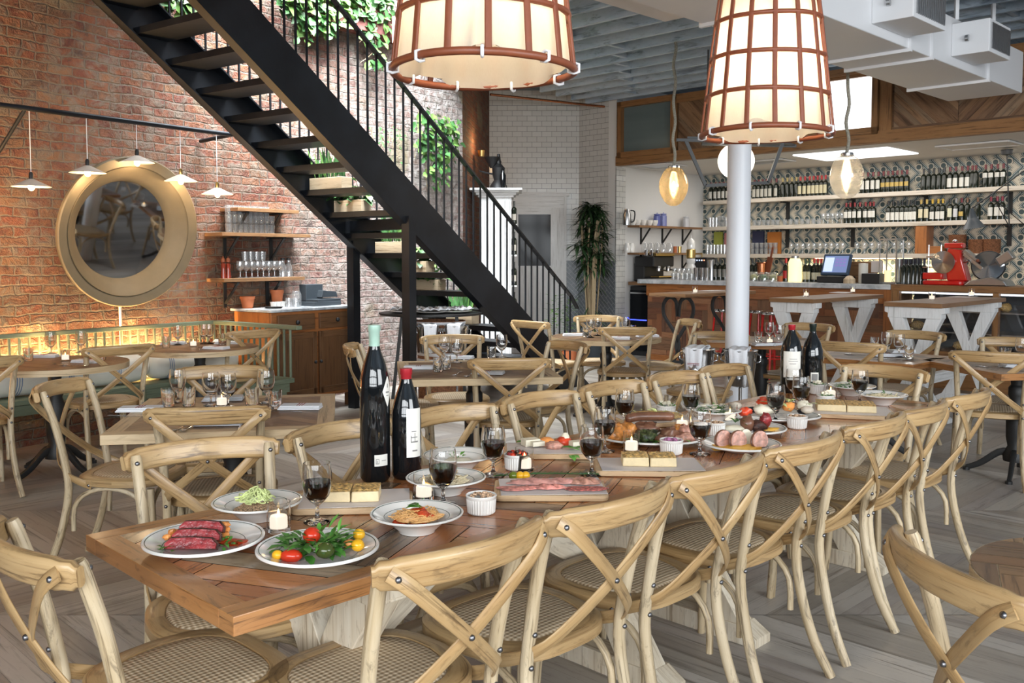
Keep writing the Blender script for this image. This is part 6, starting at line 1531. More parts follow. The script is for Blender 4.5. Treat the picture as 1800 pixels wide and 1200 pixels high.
def mk_ribbed(name, tint):
    t = NT(name); t.n.remove(t.b); sx = t.node('ShaderNodeSeparateXYZ'); t.L(t.uv(obj=True), sx.inputs[0]); w_ = t.math('MULTIPLY_ADD', t.math('SINE', t.math('MULTIPLY', sx.outputs[2], 520.)), .5, .5)
    tr = t.node('ShaderNodeBsdfTransparent'); tr.inputs[0].default_value = (*tint, 1); gl = t.node('ShaderNodeBsdfGlossy'); gl.inputs['Roughness'].default_value = .12; tl = t.node('ShaderNodeBsdfTranslucent'); tl.inputs[0].default_value = (*tint, 1)
    m1 = t.node('ShaderNodeMixShader'); t.L(t.math('MULTIPLY_ADD', w_, .22, .10), m1.inputs[0]); t.L(tr.outputs[0], m1.inputs[1]); t.L(tl.outputs[0], m1.inputs[2])
    m2 = t.node('ShaderNodeMixShader'); t.L(t.math('MULTIPLY_ADD', w_, .18, .08), m2.inputs[0]); t.L(m1.outputs[0], m2.inputs[1]); t.L(gl.outputs[0], m2.inputs[2]); t.L(m2.outputs[0], t.out.inputs[0]); return t.m
def egg(px, py, Y, r_, h_, label, tint, w_):
    c = D(px, py, Y); t = thing('globe_pendant', label, 'pendant lamp', c, 0, 'egg shaped ribbed glass pendants')
    pr = [(max(.02, r_*math.sin(math.pi*(.05+.86*i/20))**.62), -h_/2+h_*i/20) for i in range(21)]; pr = [(.03, -h_/2)]+pr[1:-1]+[(.055, h_/2)]
    lat(pr, 32).build('glass_globe', mk_ribbed('ribbed_glass_%d' % px, tint), t, 60)
    lat([(0, h_/2+.02), (.05, h_/2+.02), (.062, h_/2+.012), (.062, h_/2-.012), (.0, h_/2-.012)], 24).build('cap', M['chrome'], t, 40)
    m = MB(); m.blob((0, 0, .0), (.022, .022, .06), 0, 12); m.build('bulb', emit('filament_%d' % px, (1, .72, .38), 22), t, 60)
    P = [(.012*math.sin(k*.9), .012*math.cos(k*1.3), h_/2+.02+(3.77-c.z-h_/2)*k/24) for k in range(25)]; m = MB(); m.tube(P, .016, 8); m.build('rope_cord', plain('rope', (.36, .34, .28), .9, 0, .3, .6, 120), t, 60)
    point('egg_glow', c, w_, (1, .74, .42), .05)
egg(1184, 328, 10.0, .155, .41, 'egg shaped ribbed amber glass pendant on a rope, left of the column', (.95, .78, .52), 4)
egg(1488, 311, 8.7, .152, .41, 'egg shaped ribbed clear glass pendant on a rope, right of the column', (.95, .95, .95), 3)
c = D(1294, 283, 10.6); t = thing('globe_lamp', 'glowing white sphere lamp partly behind the column', 'lamp', c); m = MB(); m.blob((0, 0, 0), (.205, .205, .205), 0, 32); m.build('glass_globe', emit('opal_glass', (1, .90, .74), 3.0), t, 60)
lat([(.012, .2), (.012, 3.77-c.z)], 8).build('stem', M['brass'], t, 60); lat([(0, -.30), (.03, -.29), (.035, -.21), (0, -.2)], 12).build('finial', M['brass'], t, 60); point('globe_glow', c+Vector((0, -.3, 0)), 14, (1, .86, .66), .2)
# hanging metal frame
hf = thing('pot_rack', 'dark grey metal frame hanging from the ceiling before the bar', 'frame', (0, 0, 0)); Yh = 10.2
q = [D(1205, 246, Yh), D(1240, 326, Yh), D(1350, 321, Yh), D(1376, 250, Yh)]; dv = Vector((.25, .35, 0)); M['fr'] = plain('grey_steel_frame', (.07, .075, .08), .5, .4)
m = MB()
for a, b in ((0, 1), (1, 2), (2, 3)): m.bar(q[a], q[b], .035, .035)
m.build('front_bars', M['fr'], hf, 0); m = MB(); m.bar(q[0]-Vector((.1, 0, 0)), q[3]+Vector((.02, 0, 0)), .05, .03); m.bar(q[0]+dv, q[3]+dv, .05, .03); m.build('top_rails', M['fr'], hf, 0)
m = MB(); p_ = [q[0]+Vector((.02, 0, .02)), q[3]+Vector((0, 0, .0)), q[3]+dv, q[0]+dv+Vector((0, 0, .02))]; m.hexa([x+Vector((0, 0, .0)) for x in p_]+[x+Vector((0, 0, .02)) for x in p_]); m.build('top_plate', M['fr'], hf, 0)
m = MB()
for x in (q[0]+dv*.5+Vector((.15, 0, 0)), q[3]+dv*.5-Vector((.1, 0, 0))): m.bar(x, Vector((x.x, x.y, 3.77)), .02, .02)
m.build('hanger_rod', M['fr'], hf, 0)
# ================================================================ THE BAR
def bat(px, a): r = (px-900)/F*1.0; X = a/S2*r/(1+r); return (X-(a/S2-X))*S2
def bp(px, a, z): return ab(a, bat(px, a), z)
BRZ = R(-45)
CZt = 1.16; b0c, b1c = bat(1123, A_CT), bat(1567, A_CT)
bar = thing('bar_counter', 'long bar counter with grey marble top and reddish parquet front', 'bar counter', (0, 0, 0))
m = MB(); slab_ab(m, A_CT-.04, A_CT+.62, b0c, b1c, CZt-.06, CZt); m.build('marble_top', M['marble'], bar, 0, .005)
m = MB(); slab_ab(m, A_CT+.06, A_CT+.55, b0c+.12, b1c, .02, CZt-.06, ); m.build('carcass', M['shelf_brown'], bar, 0)
PALB = [(.20, .075, .035), (.27, .11, .05), (.13, .05, .03), (.17, .09, .05), (.32, .15, .075), (.10, .05, .035)]
m = MB(); planks(m, herringbone(b0c+.12, b1c, .06, .93, .085, 4, 0), PALB, (ab(A_CT+.055, 0, 0), (S2, -S2, 0), UZ, (-S2, -S2, 0)), 0, 8); m.build('parquet_front', M['bar_front'], bar, 0)
m = MB(); slab_ab(m, A_CT+.02, A_CT+.06, b0c+.12, b1c, .93, 1.10); slab_ab(m, A_CT+.03, A_CT+.06, b0c+.12, b1c, 0, .08); slab_ab(m, A_CT+.0, A_CT+.62, b1c-.09, b1c, 0, 1.16); m.build('trim_board', M['cabinet'], bar, 0)
# display case
dc = thing('display_case', 'glass fronted display case with wooden top at the right end of the bar', 'display case', (0, 0, 0)); b2c = -2.25
m = MB(); slab_ab(m, A_CT-.02, A_CT+.7, b1c+.005, b2c, 1.09, 1.16); slab_ab(m, A_CT-.02, A_CT+.7, b1c+.005, b2c, 0, .42); slab_ab(m, A_CT-.02, A_CT+.05, b1c+.005, b1c+.1, .4, 1.1); slab_ab(m, A_CT-.02, A_CT+.05, -3.4, -3.34, .4, 1.1); m.build('frame', M['header_trim'], dc, 0)
m = MB(); slab_ab(m, A_CT, A_CT+.008, b1c+.1, b2c, .42, 1.09); m.build('glass_front', M['glass_thin'], dc, 0)
m = MB(); slab_ab(m, A_CT+.62, A_CT+.66, b1c+.02, b2c, .42, 1.09); m.build('back_panel', M['grey_bin'], dc, 0)
for z in (.62, .86): m = MB(); slab_ab(m, A_CT+.08, A_CT+.6, b1c+.05, b2c, z, z+.015); m.build('wire_shelf', M['steel'], dc, 0)
m = MB(); slab_ab(m, A_CT+.05, A_CT+.08, b1c+.1, b2c, 1.06, 1.08); m.build('lamp_strip', emit('case_light', (.9, .95, 1), 1.2), dc, 0)
rn = random.Random(3)
for i in range(9):
    b = b1c+.2+.24*i; z = (.636, .876, .425)[i % 3]; m = MB(); m.blob((0, 0, 0), (.09, .055, .05), .1, 12, i); item('bread_loaf', m, M['crustb'], ab(A_CT+.28, b, z+.048), 'brown loaf on the %s shelf of the display case, %s along it' % (['middle', 'upper', 'bottom'][i % 3], nth(i//3, 3)), 'bread', 60, rn.uniform(0, 1), group='loaves in the display case')
# fridge and back counter at the left
m = MB(); 
fr_ = thing('back_counter', 'wooden back counter beside the bar opening', 'counter', (0, 0, 0)); slab_ab(m, A_H+.28, A_H+.95, B_L+.02, B_L+.42, 1.06, 1.11); m.build('worktop', M['shelf_brown'], fr_, 0)
m = MB(); slab_ab(m, A_H+.32, A_H+.92, B_L+.38, B_L+.42, 0, 1.06); m.build('side_panel', M['shelf_brown'], fr_, 0)
ff = thing('undercounter_fridge', 'black glass door fridge with blue light under the back counter', 'fridge', (0, 0, 0)); m = MB(); slab_ab(m, A_H+.32, A_H+.92, B_L+.03, B_L+.37, 0, 1.04); m.build('body', M['black'], ff, 0, .005)
m = MB(); slab_ab(m, A_H+.305, A_H+.32, B_L+.04, B_L+.36, .08, .98); dd = m.build('door', M['dark_glass'], ff, 0); m = MB(); slab_ab(m, A_H+.295, A_H+.305, B_L+.05, B_L+.35, .53, .545); m.build('blue_light', emit('blue_glow', (.05, .08, 1), 3), dd, 0)
m = MB(); slab_ab(m, A_H+.28, A_H+.30, B_L+.05, B_L+.35, .93, .95); m.build('handle', M['steel'], dd, 0)
# back bar shelves
def bar_shelf(px0, px1, z, label, px_br, dep=.26):
    t = thing('bar_shelf', label, 'shelf', (0, 0, 0), 0, 'long pale wooden bar shelves'); a = A_BK-dep; m = MB(); slab_ab(m, a, A_BK, bat(px0, a), bat(px1, a), z-.06, z); m.build('board', M['shelf_pale'], t, 0, .003)
    for px in px_br: m = MB(); b = bat(px, A_BK-.1); slab_ab(m, A_BK-.22, A_BK, b-.02, b+.02, z-.08, z-.06); slab_ab(m, A_BK-.03, A_BK, b-.025, b+.025, z-.34, z-.06); m.build('bracket', M['black_iron'], t, 0)
Z1, Z2, Z3 = 2.385, 1.965, 1.525
bar_shelf(1234, 1840, Z1, 'topmost long pale shelf on the patterned tiles', (1378, 1493, 1620, 1768)); bar_shelf(1234, 1840, Z2, 'middle long pale shelf on the patterned tiles', (1378, 1493, 1620, 1768)); bar_shelf(1234, 1756, Z3, 'lowest long pale shelf on the patterned tiles', (1378, 1493))
m = MB(); slab_ab(m, A_BK-.25, A_BK, bat(1609, A_BK-.2), bat(1629, A_BK-.2), Z3+.002, Z2-.062); tag(m.build('shelf_divider', M['cabinet'], None, 0), 'upright wooden divider between the two lower bar shelves', 'divider')
def row(pxs, z, key, args, desc, a=A_BK-.13):
    if key not in BOTP: BOTP[key] = far_bottle(key, *args)
    for i, px in enumerate(pxs): BOTP[key].put(bp(px, a, z), BRZ, 'bottle %s of the %s' % (nth(i, len(pxs)) if len(pxs) > 1 else 'standing alone', desc), 'bottles: '+desc[:50])
WL, GLD, DKR, BLK = (.72, .70, .64), (.55, .38, .10), (.16, .015, .02), (.02, .02, .02)
row([1248, 1256, 1263, 1270, 1277], Z1, 'a', (WL, .04, .15, DKR), 'five white labelled ones, left end, top shelf')
row([1324, 1331, 1338, 1345, 1352, 1362], Z1, 'b', ((.50, .48, .42), .03, .15, DKR), 'six just right of the column, top shelf')
row([1373, 1381, 1389, 1397], Z1, 'c', (None, 0, 0, (.50, .38, .14)), 'four unlabelled gold capped ones, top shelf')
row([1404, 1412, 1420, 1427, 1434, 1441, 1448], Z1, 'd', ((.62, .56, .36), .04, .16, (.45, .02, .02)), 'seven cream labelled red capped ones, top shelf')
row([1513, 1522, 1531, 1540], Z1, 'e', (WL, .06, .18, DKR), 'four white labelled ones by the clear globe, top shelf')
row([1549, 1557, 1565, 1573, 1581, 1590], Z1, 'f', (GLD, .08, .14, DKR), 'six gold labelled ones, top shelf')
row([1619, 1628, 1637, 1646, 1655], Z1, 'g', (None, 0, 0, BLK), 'five plain black ones, top shelf')
row([1665, 1675, 1686, 1696], Z1, 'h', (WL, .03, .15, DKR), 'four square labelled ones, top shelf')
row([1704, 1710], Z1, 'g2', (None, 0, 0, DKR), 'two plain dark ones after the square labels, top shelf')
row([1727, 1737, 1748, 1758], Z1, 'i', (WL, .13, .19, DKR), 'four high labelled ones at the right, top shelf')
row([1485, 1492, 1500, 1509, 1519, 1527, 1533], Z2, 'j', (WL, .08, .17, (.30, .03, .03)), 'seven oval labelled ones, middle shelf')
row([1559, 1567, 1575, 1583, 1591, 1598, 1605], Z2, 'k', (WL, .03, .14, BLK), 'seven low labelled ones, middle shelf')
row([1616, 1626], Z2, 'l', ((.70, .62, .42), .05, .17, (.60, .42, .12)), 'two cream labelled gold capped ones, middle shelf')
row([1636, 1646, 1654], Z2, 'm', (WL, .03, .13, (.66, .42, .05)), 'three yellow capped ones, middle shelf')
row([1667], Z2, 'n', ((.70, .68, .50), .05, .17, BLK), 'middle shelf with a cream label')
row([1677], Z2, 'o', ((.60, .60, .62), .05, .16, (.3, .3, .3)), 'middle shelf with a silver label')
row([1687], Z2, 'q', (GLD, .06, .12, DKR), 'middle shelf with a gold label')
row([1697, 1715], Z2, 'g3', (None, 0, 0, (.2, .1, .05)), 'two dark ones near the black lamp, middle shelf')
row([1738, 1749, 1758], Z2, 'p', (WL, .05, .16, (.25, .02, .04)), 'three white labelled ones at the right end, middle shelf')
def grow(pxs, z, kind, desc, a=A_BK-.13, dz=0, rows=1):
    for r_ in range(rows):
        for i, px in enumerate(pxs): fglass(kind, bp(px, a, z+.002+r_*dz), 'glass %s, %s%s' % (nth(i, len(pxs)), ['', 'lower row of ', 'upper row of '][(r_+1) if rows > 1 else 0], desc), desc)
grow([1247, 1252, 1258, 1276], Z2, 'high', 'tall glasses left of the column, middle shelf'); grow([1264, 1270], Z2, 'tum', 'small tumblers left of the column, middle shelf', dz=.088, rows=2)
grow([1325, 1333, 1341, 1349, 1357, 1365], Z2, 'tum', 'tumbler stack right of the column, middle shelf', dz=.088, rows=1)
grow([1378, 1388, 1398, 1408, 1418, 1428, 1438], Z2, 'tum', 'row of low glasses behind the clear globe, middle shelf'); grow([1445, 1453, 1461, 1469, 1477], Z2, 'gob', 'stemmed glasses before the oval labelled bottles, middle shelf')
grow([1243, 1249, 1255, 1261, 1267, 1273, 1279], Z3, 'high', 'tall glasses left of the column, lowest shelf')
grow([1322, 1330, 1338, 1346, 1354, 1362], Z3, 'tum', 'tumblers right of the column, lowest shelf', dz=.088, rows=2)
grow([1390, 1400, 1410, 1420, 1430, 1440, 1450, 1460, 1470, 1480], Z3, 'gob', 'stemmed glasses in the middle of the lowest shelf'); grow([1505, 1518, 1531, 1544, 1557, 1570, 1583, 1596], Z3, 'gob', 'stemmed glasses left of the divider, lowest shelf')
def bx(name, px, a, z, d, mat, label, cat, rz=BRZ, grp=None, bevel=.003): m = MB(); m.box((0, 0, d[2]/2), d); return item(name, m, mat, bp(px, a, z+.002), label, cat, 0, rz, grp, bevel=bevel)
bx('tin_box', 1262, A_BK-.04, Z3, (.15, .05, .36), plain('olive_tin', (.34, .36, .06), .4), 'olive green box behind the tall glasses left of the column', 'box')
bx('tin_box', 1277, A_BK-.04, Z3, (.07, .05, .34), plain('pale_red_box', (.5, .2, .2), .5), 'narrow pale box beside the olive green box', 'box')
bx('carton', 1332, A_BK-.04, Z3, (.19, .05, .36), plain('navy_carton', (.03, .035, .08), .5), 'dark blue carton behind the tumblers right of the column', 'box')
bx('carton', 1360, A_BK-.04, Z3, (.22, .05, .34), plain('orange_carton', (.50, .17, .03), .5), 'orange carton behind the tumblers right of the column', 'box')
bx('wooden_tray', 1644, A_BK-.13, Z3, (.22, .16, .10), M['cabinet'], 'low wooden tray beside the shelf divider', 'tray')
for px, n, lb in ((1681, 11, 'tallest stack of wicker bread baskets'), (1716, 8, 'middle stack of wicker bread baskets'), (1741, 8, 'right stack of wicker bread baskets')):
    for k in range(n):
        m = MB(); m.lathe([(0, 0), (.095, 0), (.115, .035), (.11, .035), (.09, .006), (0, .006)], 20); item('bread_basket', m, M['basket'], bp(px, A_BK-.13, Z3+.002+.0215*k), 'wicker basket %s from the bottom of the %s' % (ORD[k] if k < 15 else '', lb), 'basket', 40, rn.uniform(0, 6), 'wicker bread baskets on the lowest shelf')
# small shelves on the white side wall
for py, lb, its in ((397, 'upper', 6), (444, 'lower', 6)):
    p = PL(1160, py, S2, -S2, B_L+.2); z = p.z; t = thing('side_shelf', lb+' dark shelf on the white side wall of the bar', 'shelf', (0, 0, 0), 0, 'dark shelves on the white side wall'); m = MB(); slab_ab(m, A_H+.28, A_BK-.35, B_L, B_L+.22, z-.03, z); m.build('board', M['shelf_brown'], t, 0)
    for aa in (A_H+.6, A_H+1.15, A_H+1.7):
        m = MB(); slab_ab(m, aa-.012, aa+.012, B_L, B_L+.02, z-.28, z-.03); m.bar(ab(aa, B_L+.02, z-.25), ab(aa, B_L+.18, z-.04), .02, .02); m.build('bracket', M['black_iron'], t, 0)
    def sa(px): X = None; r_ = (px-900)/F; d_ = (B_L+.12)/S2; Y = d_/(r_-1); return (r_*Y+Y)*S2
    if py == 397:
        c = ab(sa(1101), B_L+.12, z+.001); t = thing('thermos_jug', 'steel thermos jug at the left of the upper side shelf', 'jug', c); lat([(0, 0), (.06, 0), (.065, .15), (.045, .2), (.04, .23), (0, .24)], 16).build('body', M['steel'], t, 40); m = MB(); m.tube(smooth([(.05, -.03, .21), (.11, -.05, .19), (.10, -.05, .06), (.06, -.03, .04)], 3), .01, 6); m.build('handle', M['black'], t, 50)
        for i, px in enumerate((1112, 1120, 1130, 1141, 1150)): item('teacup', lat([(0, 0), (.03, 0), (.05, .05), (.052, .085), (.047, .085), (0, .02)], 14), M['ceramic'], ab(sa(px), B_L+.12, z+.001), nth(i, 5)+' of five white cups on the upper side shelf', 'cup', group='white cups on the upper side shelf')
        for i, (px, cc, h_) in enumerate(((1154, (.10, .12, .35), .19), (1165, (.20, .22, .45), .20), (1205, (.5, .5, .52), .17))): item('storage_jar', lat([(0, 0), (.055, 0), (.055, h_*.8), (.04, h_*.88), (.05, h_*.9), (.05, h_*.97), (.01, h_), (0, h_+.02)], 14), plain('jar_%d' % i, cc, .3), ab(sa(px), B_L+.12, z+.001), ['dark blue storage jar on the upper side shelf', 'blue and white jar on the upper side shelf', 'glass jar with silver lid at the right of the upper side shelf'][i], 'jar')
    else:
        for i, px in enumerate((1102, 1110)):
            item('flower_vase', lat([(0, 0), (.04, 0), (.05, .08), (.03, .14), (.028, .14), (0, .02)], 14), M['ceramic'], ab(sa(px), B_L+.12, z+.001), ['left', 'right'][i]+' small white vase on the lower side shelf', 'vase', group='small vases')
        for i, px in enumerate((1133, 1144, 1155, 1166, 1177)): fglass('jar', ab(sa(px), B_L+.12, z+.001), 'clear preserving jar %s of five on the lower side shelf' % nth(i, 5), 'preserving jars on the lower side shelf')
        for i, px in enumerate((1186, 1194)): item('spice_jar', lat([(0, 0), (.03, 0), (.03, .08), (.032, .08), (.032, .1), (0, .1)], 12), M[['terracotta', 'brass'][i]], ab(sa(px), B_L+.12, z+.001), ['reddish spice jar on the lower side shelf', 'yellow spice jar on the lower side shelf'][i], 'jar')
# espresso machine on the back counter
em = thing('espresso_machine', 'dark espresso machine at the left end of the bar', 'espresso machine', ab(A_H+.62, B_L+.30, 1.112), R(45))
m = MB(); m.box((0, .05, .30), (.52, .36, .16)); m.box((0, .15, .14), (.50, .2, .28)); m.box((0, 0, .03), (.52, .42, .06)); m.build('body', M['black'], em, 0, .02)
m = MB(); m.box((0, -.14, .075), (.48, .16, .02)); m.box((0, -.13, .40), (.46, .05, .04)); m.build('drip_tray', M['brass'], em, 0, .005)
for i in range(2): m = MB(); m.lathe([(0, 0), (.035, 0), (.035, .05), (.03, .07), (0, .07)], 12, (-.12+.24*i, -.12, .16)); m.tube([(-.12+.24*i, -.15, .18), (-.12+.24*i, -.28, .16)], .012, 6); m.build('portafilter', M['chrome'], em, 40)
for i in range(3): m = MB(); m.lathe([(0, 0), (.04, 0), (.045, .09), (0, .09)], 12, (-.15+.14*i, .08, .385)); m.build('cup_stack', M['chrome'], em, 40)
# things on the counter
ZC = CZt+.002; AC = A_CT+.35
t = thing('beer_tap', 'white ceramic tap tower with brass band on the bar', 'beer tap', bp(1214, AC, ZC)); lat([(0, 0), (.11, 0), (.11, .05), (.10, .12), (.05, .22), (.065, .24), (.065, .29), (.045, .30)], 20).build('base', M['ceramic'], t, 40)
lat([(.055, .30), (.066, .31), (.066, .42), (.055, .43)], 20).build('brass_band', M['brass'], t, 40); lat([(.055, .43), (.06, .5), (.05, .55), (.03, .57), (.008, .59), (.006, .63), (0, .63)], 20).build('dome', M['ceramic'], t, 50)
m = MB(); m.tube([(.06, 0, .36), (.15, -.04, .37), (.15, -.04, .32)], .01, 6); m.build('spout', M['brass'], t, 50)
for i, px in enumerate((1186, 1194, 1202, 1210)): fglass('gob', bp(px, AC-.12, ZC), 'stemmed glass %s of the four at the left of the bar' % nth(i, 4), 'stemmed glasses at the left of the bar')
for i, px in enumerate((1184, 1192, 1200, 1208, 1216)): fglass('tum', bp(px, AC-.24, ZC), 'upturned tumbler %s of the five at the left of the bar' % nth(i, 5), 'upturned tumblers at the left of the bar')
for i, px in enumerate((1224, 1234, 1242)): item('cocktail_shaker', lat([(0, 0), (.032, 0), (.045, .17), (.042, .17), (0, .16)], 16), M['chrome'], bp(px, AC-.2, ZC), nth(i, 3)+' of three steel cocktail shakers on the bar', 'shaker', group='cocktail shakers')
bx('ice_machine', 1238, AC+.15, ZC, (.20, .2, .31), M['black'], 'black dispenser with small coloured lights behind the shakers', 'dispenser')
o_ = bpy.data.objects['ice_machine']
for i, cc in enumerate(((.4, .6, 1), (.3, .5, 1), (.9, .95, 1), (1, .2, .1))): m = MB(); m.box((-.06+.04*i, -.102, .27), (.014, .004, .012)); m.build('indicator_light', emit('led_%d' % i, cc, 6), o_, 0)
item('steel_canister', lat([(0, 0), (.05, 0), (.05, .27), (.045, .28), (0, .28)], 18), M['steel'], bp(1250, AC, ZC), 'tall steel canister on the bar left of the column', 'canister')
row([1258, 1266, 1274, 1281], ZC, 'r', ((.3, .28, .25), .04, .15, BLK), 'four dark ones on the bar left of the column', AC); row([1322, 1329], ZC, 's', ((.6, .55, .4), .03, .12, BLK), 'two pale labelled ones right of the column, on the bar', AC)
item('copper_mug', lat([(0, 0), (.055, 0), (.06, .14), (.075, .15), (.07, .16), (0, .15)], 20), M['copper'], bp(1338, AC, ZC+.09), 'copper bucket on a stand right of the column', 'copper bucket'); item('bucket_riser', lat([(0, 0), (.06, 0), (.05, .09), (0, .09)], 16), M['black'], bp(1338, AC, ZC), 'black riser below the copper bucket', 'riser')
m = MB(); m.box((0, 0, .17), (.08, .015, .30), 0, ry=R(12)); m.box((.05, 0, .38), (.025, .015, .14), 0, ry=R(12)); item('bread_paddle', m, M['reed'], bp(1350, AC+.06, ZC), 'wooden paddle leaning beside the copper bucket', 'paddle', 0, BRZ)
for i, px in enumerate((1325, 1343, 1358)):
    t = thing('citrus_jar', ['left', 'middle', 'right'][i]+' glass jar of citrus on the bar', 'jar', bp(px, AC-.2, ZC), 0, 'glass jars of citrus'); lat([(0, 0), (.06, 0), (.065, .10), (.05, .12)], 16).build('glass_body', M['glass_far'], t, 40); m = MB(); m.blob((0, 0, .05), (.05, .05, .04), .25, 10, i); m.build('citrus', plain('citrus_%d' % i, [(.35, .34, .08), (.12, .2, .06), (.3, .3, .1)][i], .4), t, 50)
item('copper_pot', lat([(0, 0), (.035, 0), (.04, .07), (0, .07)], 14), M['terracotta'], bp(1371, AC-.1, ZC), 'small orange pot on the bar', 'pot'); row([1381], ZC, 't', ((.5, .02, .02), .04, .14, (.5, .02, .02)), 'bar with a red label beside the glowing jar', AC-.05)
t = thing('glowing_jar', 'tall glowing yellow glass jar lamp on the bar', 'lamp', bp(1397, AC, ZC)); lat([(0, 0), (.085, 0), (.085, .25), (.06, .30), (0, .30)], 20).build('glass_body', emit('glowing_glass', (1, .78, .34), 1.6), t, 40); lat([(0, .30), (.05, .30), (.05, .33), (0, .335)], 16).build('lid', M['steel'], t, 40)
row([1415, 1422], ZC, 'u', ((.8, .72, .45), .03, .13, (.02, .05, .02)), 'two white labelled ones beside the glowing jar, on the bar', AC); row([1431, 1437, 1443, 1449], ZC, 'v', ((.8, .75, .55), .03, .12, (.6, .04, .03)), 'four red capped ones left of the till screen', AC+.02)
ps = thing('till_screen', 'point of sale touch screen on the bar', 'touch screen', bp(1470, AC-.1, ZC), BRZ); m = MB(); m.box((0, .02, .04), (.40, .30, .08)); m.build('base', M['black'], ps, 0, .01)
m = MB(); m.box((0, 0, .22), (.36, .05, .28), 0, rx=R(-22)); s_ = m.build('monitor', plain('blue_grey_plastic', (.04, .07, .12), .35), ps, 0, .01)
def scr(m, x0, x1, z0, z1, k): 
    mm = Matrix.Translation((0, 0, .22)) @ Matrix.Rotation(R(-22), 4, 'X'); m.add([mm @ Vector(q) for q in ((x0, -.0265-k, z0), (x1, -.0265-k, z0), (x1, -.0265-k, z1), (x0, -.0265-k, z1))], [(0, 1, 2, 3)])
m = MB(); scr(m, -.155, .155, -.11, .11, 0); m.build('display', emit('screen_blue', (.16, .22, .42), .7), s_, 0); m = MB(); scr(m, -.15, -.03, -.10, .09, .001)
m.build('display_panel', emit('screen_pale', (.55, .66, .8), .8), s_, 0); m = MB(); [scr(m, -.01+.05*k, .03+.05*k, -.03+.04*j, -.005+.04*j, .001) for k in range(3) for j in range(3)]; m.build('display_buttons', emit('screen_violet', (.22, .18, .45), .7), s_, 0)
m = MB(); m.lathe([(0, 0), (.07, 0), (.068, .05), (.03, .09), (0, .095)], 16); item('paper_dome', m, M['crate'], bp(1493, AC-.28, ZC), 'brown paper dome in front of the till screen', 'paper')
bx('wooden_caddy', 1505, AC+.1, ZC, (.30, .2, .26), M['shelf_brown'], 'dark wooden caddy behind the white canister', 'caddy'); item('white_canister', lat([(0, 0), (.055, 0), (.055, .24), (0, .245)], 18), M['label'], bp(1517, AC-.12, ZC), 'white cylinder canister with dark mark on the bar', 'canister')
bx('card_holder', 1521, AC-.28, ZC, (.07, .03, .11), M['linen'], 'small white card before the white canister', 'card'); bx('black_box', 1536, AC-.2, ZC, (.22, .2, .12), M['black'], 'black box on the bar right of the canister', 'box'); bx('menu_card', 1541, AC-.05, ZC+.13, (.14, .02, .14), M['paper'], 'pale menu card standing on the black box', 'card')
bx('brown_jar_stack', 1531, AC+.1, ZC, (.12, .12, .25), M['header_trim'], 'reddish brown stack behind the black box', 'box')
ln = thing('glass_lantern', 'square glass lantern with candle at the right end of the marble bar', 'lantern', bp(1566, AC-.1, ZC), BRZ); m = MB()
for x in (-.1, .1):
    for y in (-.1, .1): m.box((x, y, .27), (.012, .012, .52))
for z in (.01, .53): 
    for x, y, a, b in ((0, -.1, .2, .012), (0, .1, .2, .012), (-.1, 0, .012, .2), (.1, 0, .012, .2)): m.box((x, y, z), (a, b, .02))
m.build('frame', M['steel'], ln, 0); m = MB(); m.box((0, -.1, .27), (.19, .003, .5)); m.box((.1, 0, .27), (.003, .19, .5)); m.build('pane', M['glass_thin'], ln, 0)
m = MB(); m.lathe([(0, .02), (.04, .02), (.04, .16), (0, .16)], 16, (-.03, -.03, 0)); m.build('candle', emit('pillar_wax', (1, .8, .45), 1.0), ln, 40)
item('steel_shaker_cup', lat([(0, 0), (.045, 0), (.05, .30), (0, .30)], 16), M['steel'], bp(1580, AC+.08, ZC), 'steel cylinder behind the glass lantern', 'canister')
row([1588, 1596, 1604, 1611, 1618], ZC, 'w', (None, 0, 0, BLK), 'five dark ones right of the glass lantern', A_CT+.30)
row([1592, 1600, 1608, 1615, 1624], ZC, 'x', ((.12, .10, .06), .05, .14, (.05, .05, .1)), 'back row right of the glass lantern', A_CT+.45)
# red slicer
rs = thing('red_meat_slicer', 'bright red meat slicer on the display case', 'meat slicer', bp(1672, A_CT+.30, ZC), BRZ)
m = MB(); m.prism(rrect(.46, .26, .05, 4, -.06), 0, .05); m.prism([(-.02, .05), (.20, .05), (.13, .30), (.12, .40), (-.02, .42), (-.05, .30)][::-1], -.08, .08, ax=((0, 0, 0), (1, 0, 0), UZ, (0, 1, 0))); m.box((.03, 0, .45), (.20, .12, .06)); m.box((-.18, 0, .10), (.22, .2, .08)); m.build('body', M['red'], rs, 30, .012)
m = MB(); m.lathe([(0, -.012), (.13, -.004), (.13, .004), (0, .012)], 32); bl = m.build('blade', M['chrome'], rs, 30, loc=(-.06, -.10, .26)); bl.rotation_euler = (R(90), 0, 0)
m = MB()
for x in (-.26, -.12): m.tube([(x, 0, .10), (x, 0, .46)], .009, 8)
m.box((-.18, 0, .20), (.22, .2, .012)); m.box((-.18, 0, .32), (.2, .04, .02)); m.build('carriage', M['chrome'], rs, 30)
m = MB(); m.tube([(.15, -.06, .26), (.22, -.10, .28)], .014, 8); m.blob((.03, 0, .50), (.03, .03, .02), 0, 10); m.build('knob', M['chrome'], rs, 50)
m = MB()
for k in range(5): m.lathe([(0, 0), (.007, 0), (.005, .004), (0, .005)], 8, (0, 0, 0))
gs = thing('deli_slicer', 'grey steel deli slicer with tilted round blade on the display case', 'meat slicer', bp(1738, A_CT+.32, ZC), BRZ)
m = MB(); m.prism([(-.22, 0), (.24, 0), (.20, .06), (.05, .10), (-.16, .05)][::-1], -.15, .15, ax=((0, 0, 0), (1, 0, 0), UZ, (0, 1, 0))); m.build('base', M['steel'], gs, 0, .01)
